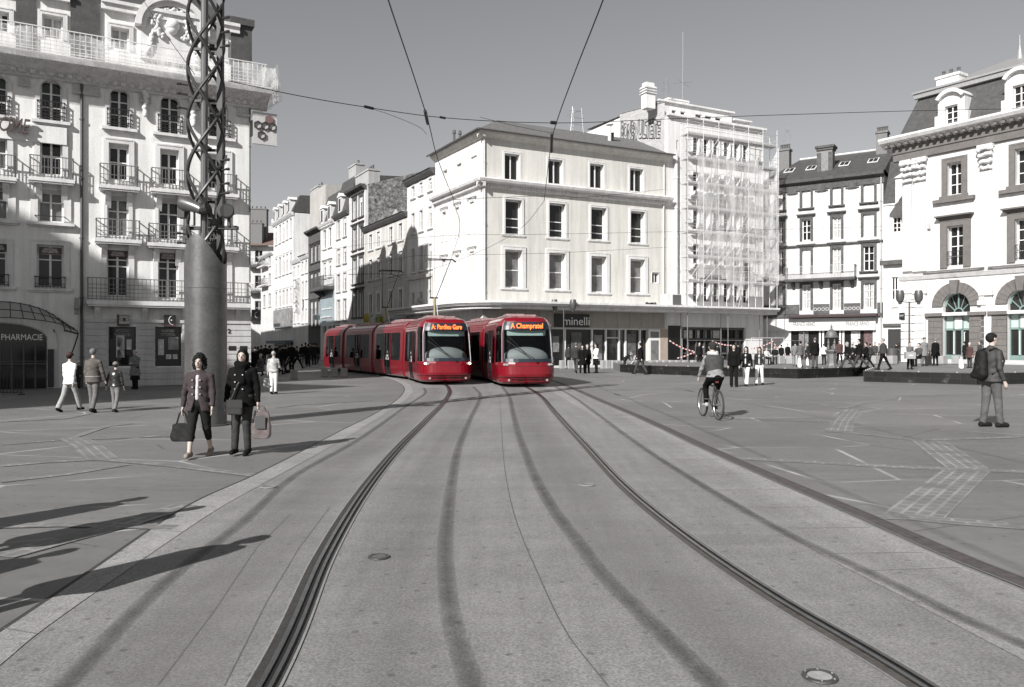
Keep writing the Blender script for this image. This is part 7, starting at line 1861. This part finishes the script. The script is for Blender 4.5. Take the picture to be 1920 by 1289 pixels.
    M=Matrix.Translation(pos)@Matrix.Rotation(D2(rz),4,'Z')
    return rt,{k:M@v for k,v in hands.items()},s
def PP(px_,yf,yt,z=0):
    D=(H-z)*F/(yf-HY); return AT(px_,D,z),(yf-yt)/F*D
# ---- two women walking toward the camera
pos,h=PP(374,858,667); 
r1_,hd1,s1_=person('woman with curly dark hair in an open maroon coat, cropped jeans and a black bag',pos,h,183,dict(L=(-12,14,32),R=(16,3,0),aL=(6,9,12),aR=(-4,14,6)),top=(.052,.041,.043),bot=.035,hair=.03,shoe=(.25,.21,.18),res=.0135,hairtype='curly',capri=1,coat=.80,open_=1,shirt=.5,face=True,buttons=1,fing=True,collar=1,w=1.06,cat='woman')
pos,h=PP(455,853,659)
r2_,hd2,s2_=person('woman in a black coat and thick black scarf with rolled jeans and a shoulder bag',pos,h,178,dict(L=(10,16,20),R=(8,3,0),aL=(-2,12,8),aR=(2,12,6)),top=.012,bot=.055,hair=.025,shoe=.02,res=.0135,hairtype='long',coat=.80,scarf=.008,face=True,buttons=1,fing=True,collar=1,w=1.1,cat='woman',yaw=6)
# handbags
def bag(name,hand,label,cat,w,hh,d,m,drop=.22,rz=0,handles=True,plastic=False):
    rt=empty(name,hand-Vector((0,0,drop+hh)),rz); tag(rt,label,cat)
    def f(X,Y,Z):
        ww=w*(1-.22*np.clip(Z/hh,0,1)) if not plastic else w*(1-.12*np.clip(Z/hh,0,1)**3)
        q=np.maximum(np.maximum(np.abs(X)-ww/2,np.abs(Y)-d/2*(1-.7*np.clip(Z/hh,0,1)) ),np.maximum(-Z,Z-hh))
        if not plastic: q=np.maximum(q,((np.abs(X)/(w/2))**3+(np.abs(Z-hh*.5)/(hh*.56))**3)**(1/3)*hh*.5-hh*.5)
        return q+.006*np.sin(30*X+20*Z)*np.sin(26*Z)
    V,Q=snet(f,(-w/2-.03,-d/2-.03,-.03),(w/2+.03,d/2+.03,hh+.03),.012); mesh_np('bag_body',V,Q,m,rt)
    if handles:
        q=MB()
        for y in(-.02,.02): q.tube([(-w*.25,y,hh*.95),(-w*.12,y,hh+drop*.8),(0,y*.2,hh+drop+.01),(w*.12,y,hh+drop*.8),(w*.25,y,hh*.95)],.007,5)
        q.build('handle',m,rt)
    return rt
bag('handbag',hd1['R']+Vector((0,0,.02)),'black slouchy handbag hanging from the curly haired woman by two handles','handbag',.36,.27,.16,mat('bag_black',.008,.7,20,.3,.4,spec=.2),drop=.19)
pb=bag('carrier_bag',hd2['L']+Vector((.05,0,.02)),'reddish translucent plastic carrier bag held by the woman in the black scarf','carrier bag',.30,.44,.12,thru('bag_plastic',.72,(.14,.115,.112),.25),drop=.06)
q=MB(); q.box(-.08,-.075,.16,.08,-.0745,.36); q.build('printed_panel',mat('print_grey',.05,.5),pb)
q=MB(); q.box(-.05,.0,.05,.09,.03,.34); q.build('bag_contents',M_dk,pb)
# cross body bag of woman 2
p=r2_.location; rt=empty('shoulder_bag',p,0); tag(rt,'black flap shoulder bag with a strap across the front of the black coat','bag')
q=MB(); z0=.98*s2_*.78; q.box(-.15,-.27,.70*s2_,.08,-.20,.95*s2_); q.build('bag_body',mat('bag_leather',.02,.35),rt,bevel=.02); q=MB(); q.box(-.155,-.28,.82*s2_,.085,-.271,.955*s2_); q.build('flap',mat('bag_leather',.02,.35),rt)
q=MB(); q.tube([(-.12,-.20,.93*s2_),(-.02,-.18,1.2*s2_),(.09,-.10,1.42*s2_)],.012,5); q.build('strap',mat('bag_leather',.02,.35),rt)
# ---- three walkers and others at left
pos,h=PP(131,772,662); person('woman in a white jacket and brown hat walking away beside a man',pos,h,-12,dict(WALK2,aL=(8,7,12)),top=.78,bot=.30,hair=.03,shoe=.02,res=.018,hat=(.06,.035,.03),coat=.84,flare=.02,w=.95,cat='woman')
pos,h=PP(175,774,656); person('man in a brown jacket with a pale back band, walking away holding a child',pos,h,-6,dict(L=(8,6,5),R=(-6,14,25),aL=(4,10,12),aR=(6,14,14)),top=(.10,.09,.083),bot=.13,hair=.14,shoe=.03,res=.018,coat=.84,w=1.1,band=(.985,1.01,.28),cat='man')
pos,h=PP(217,773,681); person('child in a shiny dark jacket and grey cap walking hand in hand with a man',pos,h,-5,dict(L=(6,6,5),R=(-8,14,25),aL=(-6,24,10),aR=(2,10,14)),top=mat('leather_black',.025,.28,18,.3,.5),bot=.16,hair=.05,shoe=.04,res=.018,hat=.17,coat=.92,w=1.12,cat='child')
pos,h=PP(147,728,678); person('small child in a white hat half hidden behind the couple at left',pos,h,160,STAND,top=.05,bot=.04,hat=.7,res=.025,w=1.1,cat='child')
pos,h=PP(253,730,657); person('old woman in a grey quilted parka and dark skirt standing before the shop window',pos,h,172,FOLD,top=.16,bot=.03,hair=.42,shoe=.02,res=.018,coat=.62,skirt=.02,w=1.05,collar=1,face=True,cat='woman')
pos,h=PP(513,740,661); r8,hd8,_=person('grey haired person in a checked shirt and white trousers walking away with bags',pos,h,-5,dict(L=(6,10,20),R=(-2,3,0),aL=(-2,10,10),aR=(12,8,60)),top=mat('check_cloth',.34,.9,9,.7),bot=.72,hair=.32,shoe=.03,res=.02,coat=.92,w=1.05,belly=.01)
bag('shopping_bag',hd8['L'],'black and white shopping bag low beside the person in white trousers','shopping bag',.34,.34,.14,M_dk,drop=.1)
def sit(label,px_,yf,yt,z,rz,**k):
    D=(H-z)*F/(yf-HY); hh=(yf-yt)/F*D/1.28*1.76
    return person(label,AT(px_,D,z),hh,rz,SIT,**k)
sit('bald old man in a grey suit sitting with a white bag at the street corner',489,714,668,0,150,top=.10,bot=.12,hairtype='bald',res=.024,cat='man')
for (x,yf,yt,rz,tp,bt,hr,ht,lab,ps) in (
 (428,716,656,150,.015,.02,.02,None,'dark clad person directly between the steel column and the scarf woman',STAND),
 (441,712,652,175,.22,.1,.3,None,'grey haired man behind the left shoulder of the scarf woman',STAND),
 (452,710,654,175,.1,.1,.1,.7,'person in a white cap right behind the scarf woman',STAND),
 (472,716,650,20,.012,.02,.35,None,'white haired man in a black coat right of the scarf woman',STAND),
 (483,705,650,60,.015,.02,.05,None,'person in black in the shade left of the seated man',WALK),
 (525,704,648,-30,.02,.02,.05,None,'dark figure beyond the checked shirt person',WALK),
 (535,700,646,40,.02,.03,.04,None,'dark figure crossing near the street bin',WALK2),
 (547,695,643,0,.012,.015,.02,None,'black clad figure standing in the street shade, first left of the strider',STAND),
 (557,692,648,-80,.012,.012,.02,None,'black clad strider crossing the shaded street',dict(WALK,L=(32,8,0),R=(-26,12,35))),
 (566,682,646,10,.02,.05,.03,None,'figure in dark top small in the far street, right of the strider',STAND),
 (573,684,643,0,.02,.06,.02,None,'tall dark figure with paler legs in the far street',WALK),
 (582,684,644,180,.02,.05,.02,None,'dark figure second from the tram tail in the far street',WALK2),
 (589,685,644,0,.03,.03,.03,None,'dark figure nearest the tram tail in the far street',STAND),
 (518,682,647,10,.03,.03,.06,None,'small figure under the blue awning of the far shops',STAND),
 (507,680,648,20,.02,.03,.05,None,'small dark figure left of the blue awning',WALK),
 (498,684,647,-10,.015,.02,.03,None,'small dark figure at the foot of the far houses',STAND),
 (540,680,646,100,.05,.05,.03,None,'small grey figure deep in the street behind the strider',WALK)):
    pos,h=PP(x,yf,yt); person(lab,pos,h,rz,ps,top=tp,bot=bt,hair=hr,hat=ht,res=.03,skin=SKD if tp<.03 else SK,coat=.82)
# ---- in front of the shops
for (x,yf,yt,rz,tp,bt,hr,lab,ps,kw) in (
 (1049,690,648,60,(.11,.08,.08),.06,.6,'person in a reddish checked top beside the lamp post',STAND,{}),
 (1080,700,643,-20,.05,.07,.12,'man in a charcoal pullover striding left of the two dark coats',WALK,{}),
 (1092,701,647,170,.012,.015,.03,'woman in a black coat, left one of the chatting pair',WALK2,dict(coat=.6,hairtype='long')),
 (1101,700,647,190,.012,.015,.3,'fair haired woman in a black coat, right one of the chatting pair',STAND,dict(coat=.6)),
 (1118,700,645,115,.78,.02,.03,'woman in a white sweater and black trousers with folded arms',FOLD,dict(hairtype='long',flare=.01)),
 (1171,697,655,-95,.03,.04,.2,'person bending over a pushchair at the end of the basin wall',BEND,{}),
 (1201,703,643,60,.015,.07,.03,'man in a black jacket stepping along before the basin wall',WALK,dict(w=1.1)),
 (1311,690,642,-160,.02,.03,.03,'person in black just left of the cyclist behind the wall',STAND,{})):
    pos,h=PP(x,yf,yt); person(lab,pos,h,rz,ps,top=tp,bot=bt,hair=hr,res=.024,**kw)
# ---- three girls
for (x,yf,yt,rz,tp,bt,lab,ps,kw) in (
 (1376,726,646,160,.012,.02,'girl in a black jacket and black trousers, left of three walking together',STAND,{}),
 (1399,725,650,150,.02,.75,'girl in white trousers with a pale shirt, middle of three walking together',WALK,dict(shirt=.5)),
 (1424,723,651,155,mat('leather_black',.025,.28),.80,'girl in a short black leather jacket and white trousers, right of the three',WALK2,dict(coat=.95,shirt=.5))):
    pos,h=PP(x,yf,yt); person(lab,pos,h,rz,ps,top=tp,bot=bt,hair=.02,res=.018,hairtype='long',flare=.015,w=.93,face=True,cat='girl',**kw)
# ---- people on the terrace
TP=[(1477,680,645,180,.015,.02,.03,'black clad person in the shop doorway shade',STAND,{}),
 (1491,688,641,-20,.16,.30,.04,'person in a grey top and pale jeans, left of the hooded one',WALK,{}),
 (1501,690,640,10,.10,.13,.03,'person in a grey hooded top and jeans with a white carrier bag',WALK2,dict(collar=1)),
 (1528,691,634,5,.014,.09,.12,'man in a black coat and jeans looking down on the terrace',STAND,dict(coat=.78,w=1.1)),
 (1545,684,645,0,.60,.03,.05,'person in a white top left of the fountain',STAND,dict(w=.95)),
 (1574,684,638,170,(.075,.042,.040),.03,.03,'person in a dark red jumper right of the fountain',WALK,{}),
 (1588,691,640,75,.02,.07,.28,'blonde woman in a black jacket striding left with flared jeans',dict(WALK,L=(28,4,0),R=(-26,10,30)),dict(flare=.03,hairtype='long')),
 (1598,684,645,100,.03,.03,.05,'dark figure half behind the striding blonde woman',WALK,{}),
 (1611,691,634,80,.016,.07,.02,'man in a dark jacket striding left between two women',dict(WALK,L=(26,6,0),R=(-30,8,35)),dict(w=1.1)),
 (1624,690,641,85,.018,.015,.03,'woman in black with a shoulder bag striding left',dict(WALK2,L=(-28,8,30),R=(26,6,0)),{}),
 (1640,682,642,150,.08,.05,.10,'grey clad person behind the walkers near the downpipe',STAND,{}),
 (1656,694,634,60,.065,.016,.22,'broad grey haired man in a grey blouson and black trousers, alone on the terrace edge',dict(WALK,L=(18,4,0),R=(-22,6,30)),dict(w=1.2,belly=.03,coat=.93)),
 (1692,678,635,150,.04,.10,.14,'man in an open dark jacket facing the square beside the lamp post',POCK,{}),
 (1706,693,642,185,.11,.03,.03,'woman in a grey jacket carrying a pale box in front of her',FOLD,{}),
 (1733,686,634,190,.17,.13,.12,'man in a light grey raincoat and cap facing away',STAND,dict(coat=.6,hat=.10,w=1.1)),
 (1754,686,635,5,.012,.02,.16,'stout man in a black overcoat seen from behind by the arch pier',STAND,dict(coat=.62,w=1.2,belly=.02)),
 (1772,677,641,10,.05,.10,.03,'youth in a blue grey jacket near the green door',STAND,dict(w=.9)),
 (1785,677,636,160,.018,.02,.10,'man in a black jacket waiting before the green door',POCK,{}),
 (1818,690,643,120,(.07,.042,.038),.06,.45,'white haired person in a dark red coat left of the man with the backpack',STAND,dict(coat=.7,w=1.1)),
 (1828,680,637,200,.04,.05,.04,'dark haired person partly hidden by the man with the backpack',STAND,{})]
for (x,yf,yt,rz,tp,bt,hr,lab,ps,kw) in TP:
    pos,h=PP(x,yf,yt,TZ); person(lab,pos,h,rz,ps,top=tp,bot=bt,hair=hr,res=.026,**kw)
for i,(x,yf,yt,rz,tp,bt,hr,lab,ps,kw) in enumerate((
 (1515,682,643,60,.04,.06,.05,'dark figure between the hooded person and the black coat, farther back',STAND,{}),
 (1563,683,642,-60,.12,.05,.04,'grey figure just left of the dark red jumper, half behind the fountain',STAND,{}),
 (1605,682,647,20,.03,.03,.02,'small dark figure far back between the striding walkers',STAND,{}),
 (1632,683,645,-80,.05,.04,.03,'figure in dark grey behind the woman with the shoulder bag',WALK,{}),
 (1648,681,644,100,.20,.06,.2,'pale topped figure left of the broad grey haired man',STAND,{}),
 (1681,679,644,30,.03,.05,.05,'dark figure near the narrow house door',STAND,{}),
 (1713,680,638,160,.30,.05,.3,'person in a pale top behind the seated one in grey',STAND,{}),
 (1743,680,642,0,.06,.04,.05,'dark figure between the raincoat and the black overcoat',STAND,{}),
 (1722,676,637,200,.03,.05,.05,'dark haired person at the foot of the corner pilaster',STAND,{}),
 (1808,682,641,40,.03,.03,.03,'black clad person left of the white carrier bag by the arch',STAND,{}),
 (1837,683,640,90,.07,.05,.05,'grey haired figure mostly behind the backpack',STAND,{}),
 (1465,681,647,-30,.02,.03,.03,'dark figure at the right post of the tape fence',STAND,{}),
 (1384,683,645,0,.02,.03,.03,'black clad person behind the three girls under the scaffold',STAND,{}),
 (1345,683,646,0,.03,.03,.06,'dark figure under the scaffold right of the cyclist',STAND,{}))):
    pos,h=PP(x,yf,yt,TZ); person(lab,pos,h,rz,ps,top=tp,bot=bt,hair=hr,res=.03,**kw)
for (x,yf,yt,rz,tp,bt,hr,lab,ps) in (
 (1066,692,647,0,.05,.03,.04,'dark figure right behind the lamp post by the black shop sign',STAND),
 (1041,688,650,20,.10,.05,.03,'grey figure at the right flank of the right tram',STAND),
 (463,706,652,10,.03,.03,.05,'dark figure tucked behind the white cap near the scarf woman',STAND),
 (478,700,650,-40,.02,.03,.03,'black clad walker left of the seated old man',WALK),
 (490,690,648,10,.03,.04,.03,'dark figure above the seated old man',STAND),
 (505,692,649,0,.03,.03,.03,'dark figure directly behind the checked shirt person',STAND),
 (530,688,648,60,.02,.03,.05,'dark figure beside the pushchair in the street shade',STAND),
 (543,689,647,180,.03,.04,.05,'dark clad figure left of the tall one in the street shade',WALK),
 (578,688,646,30,.02,.02,.03,'black clad figure third from the tram tail in the street',STAND),
 (594,683,645,0,.03,.04,.04,'dark figure touching the tram tail in the far street',STAND)):
    pos,h=PP(x,yf,yt); person(lab,pos,h,rz,ps,top=tp,bot=bt,hair=hr,res=.03,skin=SKD,coat=.82)
sit('man in a white top sitting on a block beside the tape fence',1437,684,655,TZ,200,top=.5,bot=.03,hair=.1,res=.026)
sit('person in a dark jacket sitting beside the man in white at the tape fence',1453,683,652,TZ,160,top=.03,bot=.04,hair=.05,res=.026)
sit('person in a grey coat sitting on a terrace block with legs crossed',1723,688,648,TZ,120,top=.09,bot=.02,hair=.06,res=.026)
# small carried things on the terrace
def carried(px_,yb,yt,z,w,m,label,cat='carrier bag',name='carrier_bag'):
    D=(H-z)*F/(yb-HY); hh=(yt-yb)/F*D*-1; rt=bag(name,AT(px_,D-.35,z)+Vector((0,0,hh+.05)),label,cat,w/F*D,hh*.8,.14,m,drop=hh*.2)
M_wbag=mat('bag_white',.75,.5,8,.1,.3)
carried(1499,691,670,TZ,7,M_wbag,'white carrier bag low beside the hooded person'); carried(1514,687,672,TZ,5,M_wbag,'small white bag between the hooded person and the black coat'); carried(1802,693,671,TZ,8,M_wbag,'white carrier bag standing near the red coat'); carried(1493,709,690,0,5,M_wbag,'white bag edge') if 0 else None
p=AT(1706,(H-TZ)*F/45-.4,TZ); rt=empty('carton',p+Vector((0,0,.55))); tag(rt,'pale carton carried in front of the woman in grey','box'); q=MB(); q.box(-.24,-.12,0,.24,.12,.34); q.build('box_body',mat('carton',.3,.7),rt); q=MB(); q.box(-.1,-.125,.16,.1,-.1205,.2); q.build('label_strip',M_txt,rt)
p=AT(1741,(H-TZ)*F/38.5,TZ); rt=empty('suitcase',p); tag(rt,'small black suitcase standing beside the man in the raincoat','suitcase'); q=MB(); q.box(-.16,-.1,.04,.16,.1,.62); q.build('case',M_dk,rt,bevel=.03); q=MB(); q.tube([(-.08,0,.6),(-.08,0,.75),(.08,0,.75),(.08,0,.6)],.015,5); q.build('handle',M_iron2,rt)
# pushchair
p=AT(1180,51.2,.47*0); p=AT(1181,(H)*F/46.5); rt=empty('pushchair',p); tag(rt,'grey pushchair with small wheels beside the bending person','pushchair')
V,Q=snet(lambda X,Y,Z: np.maximum(ell(X,Y,Z,(0,0,.62),(.3,.25,.28)),-ell(X,Y,Z,(-.12,-.1,.72),(.2,.22,.2))),(-.35,-.3,.3),(.35,.3,.95),.03); mesh_np('seat',V,Q,cl(.18),rt)
q=MB(); q.tube([(-.3,-.2,.12),(.2,-.2,.6),(.38,-.2,1.0),(.38,.2,1.0),(.2,.2,.6),(-.3,.2,.12)],.018,6); q.tube([(.3,-.2,.12),(-.1,-.2,.5)],.018,6); q.tube([(.3,.2,.12),(-.1,.2,.5)],.018,6); q.build('frame',M_met,rt)
for x in(-.3,.3):
    for y in(-.2,.2): q=MB(); q.tube([(x,y-.02,.11),(x,y+.02,.11)],.11,14); q.build('wheel',M_tb,rt)
# pushchair at the street corner
p=AT(531,F*H/52); rt=empty('pushchair',p); tag(rt,'dark pushchair near the street bin behind the checked shirt person','pushchair')
q=MB(); q.tube([(-.3,-.2,.12),(.2,-.2,.6),(.38,-.2,1.0),(.38,.2,1.0),(.2,.2,.6),(-.3,.2,.12)],.018,6); q.build('frame',M_met,rt)
V,Q=snet(lambda X,Y,Z: ell(X,Y,Z,(0,0,.62),(.3,.25,.28)),(-.35,-.3,.3),(.35,.3,.95),.03); mesh_np('seat',V,Q,cl(.05),rt)
for x in(-.3,.3):
    for y in(-.2,.2): q=MB(); q.tube([(x,y-.02,.11),(x,y+.02,.11)],.11,14); q.build('wheel',M_tb,rt)
# ---- cyclist and bicycle
rw=G(1347,788); ang=D2(5.5); bk=empty('bicycle',rw,ang); tag(bk,'mountain bicycle ridden away from the camera across the plaza','bicycle')
M_ty=mat('tyre',.03,.8); M_bf=mat('bike_frame',.12,.35,metal=.5); WB=1.06; Rw=.34
def wheel(y,nm):
    o=empty(nm,(0,y,Rw),parent=bk); q=MB(); q.tube([(0,Rw*math.cos(t)*.96,Rw*math.sin(t)*.96) for t in np.linspace(0,2*pi,41)[:-1]],.024,8,closed=True); q.build('tyre',M_ty,o,smooth=True)
    q=MB(); q.tube([(0,Rw*.885*math.cos(t),Rw*.885*math.sin(t)) for t in np.linspace(0,2*pi,41)[:-1]],.013,6,closed=True); q.tube([(-.05,0,0),(.05,0,0)],.022,8)
    for k in range(16): t=2*pi*k/16; q.tube([(.02*(-1)**k,0,0),(0,Rw*.88*math.cos(t),Rw*.88*math.sin(t))],.0025,4)
    q.build('rim',M_met,o)
wheel(0,'rear_wheel'); wheel(WB,'front_wheel')
bb=(0,.44,.29); st=(0,.27,.80); hdT=(0,.86,.83); 
q=MB(); 
for a,b,r_ in ((bb,st,.017),(bb,(0,.90,.70),.022),((0,.29,.74),hdT,.018),(hdT,(0,.91,.66),.02),(st,(0,.22,.92),.013)): q.tube([a,b],r_,8)
for sx in(-.06,.06): q.tube([(sx*.9,0,Rw),(sx*.4,.40,.30)],.011,6); q.tube([(sx*.9,0,Rw),(sx*.3,.28,.76)],.011,6); q.tube([(sx,.91,.66),(sx,WB,Rw)],.015,6)
q.build('frame',M_bf,bk,smooth='auto')
q=MB(); q.tube([(0,.87,.83),(0,.84,.95)],.014,6); q.tube([(-.32,.80,.98),(-.12,.85,.96),(.12,.85,.96),(.32,.80,.98)],.013,6); q.build('handlebar',M_bf,bk)
V,Q=snet(lambda X,Y,Z: rc(X,Y,Z,(0,.12,.955),(0,.30,.95),.065,.03,1,1)+np.abs(Z-.955)*.6,(-.1,.0,.88),(.1,.4,1.03),.012); mesh_np('saddle',V,Q,M_tb,bk)
q=MB(); q.tube([(-.02,.44,.29),(.10,.44,.29)],.012,6); q.tube([(.06,.44,.29),(.06,.42,.13)],.012,6); q.tube([(-.06,.44,.29),(-.06,.46,.45)],.012,6); q.box(.05,.36,.11,.16,.46,.135); q.box(-.16,.42,.44,-.05,.52,.465); q.tube([(.03,.44,.29),(.045,.44,.29)],.09,16); q.build('crank_and_pedal',M_bf,bk)
q=MB(); q.box(-.035,-.03,.86,.035,-.0,.90) if 0 else q.box(-.035,.08,.84,.035,.12,.88); q.build('rear_reflector',mat('reflector',(.12,.03,.03),.3),bk)
fw=Vector((-math.sin(ang),math.cos(ang),0)); sp_p=rw+fw*.20
person('cyclist in a grey sleeveless jacket over a pale hooded top riding away',sp_p+Vector((0,0,.04)),1.74,math.degrees(ang),dict(L=(62,66,0),R=(34,30,5),aL=(44,10,6),aR=(44,10,6),lean=16,z0=-.0),top=.22,bot=.012,hair=.05,shoe=.35,res=.016,hat=.045,coat=.94,w=1.08,collar=1,cat='cyclist',vest=.075,scarf=.45)
# ---- man with a backpack, right edge
pos,h=PP(1859,801,626); rm,hm,sm=person('man in dark jacket and grey jeans with black backpack, looking right',pos,h,-80,dict(L=(-5,3,0),R=(8,3,0),aL=(-2,8,14),aR=(-6,10,26)),top=mat('jacket_char',.030,.7,14,.2,.3),bot=mat('grey_jeans',.085,.9,5,.4,.4,ns2=70,na2=.15),hair=.035,shoe=.03,res=.0135,coat=.86,w=1.08,face=True,yaw=-4,fing=True,collar=1,cat='man')
M_bp=mat('backpack_black',.010,.7,20,.3,.5,spec=.2)
rt=empty('backpack',pos,D2(-80)); tag(rt,'rounded black backpack worn by the man at the right edge','backpack')
def bpf(X,Y,Z):
    d=rc(X,Y,Z,(0,-.235,1.02),(0,-.215,1.36),.135,.105,1.1,.85); d=smin(d,rc(X,Y,Z,(-.04,-.33,.98),(.04,-.33,1.12),.07,.06),.03); return d+.004*np.sin(40*Z)*np.sin(30*X)
V,Q=snet(bpf,(-.25,-.5,.8),(.25,0,1.55),.014); mesh_np('pack_body',V*sm,Q,M_bp,rt)
q=MB()
for sx in(-1,1): q.tube([Vector(p)*sm for p in ((sx*.10,-.13,1.45),(sx*.12,-.02,1.485),(sx*.125,.10,1.43),(sx*.14,.15,1.25),(sx*.18,.06,1.08),(sx*.15,-.12,1.0))],.018*sm,6)
q.build('strap',M_bp,rt); q=MB(); q.tube([Vector(p)*sm for p in((-.09,-.335,1.2),(0,-.37,1.22),(.09,-.335,1.2))],.006,4); q.build('zip',M_iron2,rt)
# ---- people just outside the left edge whose shadows fall into the picture
for (x,y,hh,rz,lab,ps) in ((-3.60,4.80,1.75,20,'person outside the left edge casting the longest foreground shadow',STAND),(-4.6,6.2,1.68,-30,'person outside the left edge casting the second foreground shadow from above',WALK),(-5.45,6.75,1.66,10,'person outside the left edge casting the uppermost foreground shadow',STAND),(-4.95,4.55,1.62,0,'person outside the left edge casting the short lowest foreground shadow',WALK2)):
    person(lab,Vector((x,y,0)),hh,rz,ps,top=.1,bot=.05,res=.03,coat=.62,w=1.3,belly=.03)
# passengers and driver inside the left tram
def inside(o,x,y,z,h,rz,lab,col,ps=STAND):
    bpy.context.view_layer.update(); w=o.matrix_world@Vector((x,y,z)); person(lab,w,h,rz,ps,top=mat('green_top',(.10,.62,.42),.7) if col=='g' else col,bot=.05,hair=.04,res=.03,cat='passenger')
inside(rA[1][0],.7,2.0,.34,1.66,60,'passenger in a green top seen through the second section window of the left tram','g')
inside(rA[3][0],.7,2.9,.34,1.66,60,'passenger in a green top seen through the rearmost window of the left tram','g')
inside(rA[2][0],.7,1.2,.34,1.6,60,'passenger in dark clothes behind a middle window of the left tram',.04)
inside(rA[0][0],-.25,3.9,.15,1.50,180,'driver in a pale shirt in the cab of the left tram',.45,dict(SIT,L=(80,80,0),aL=(40,5,20),aR=(40,5,20)))
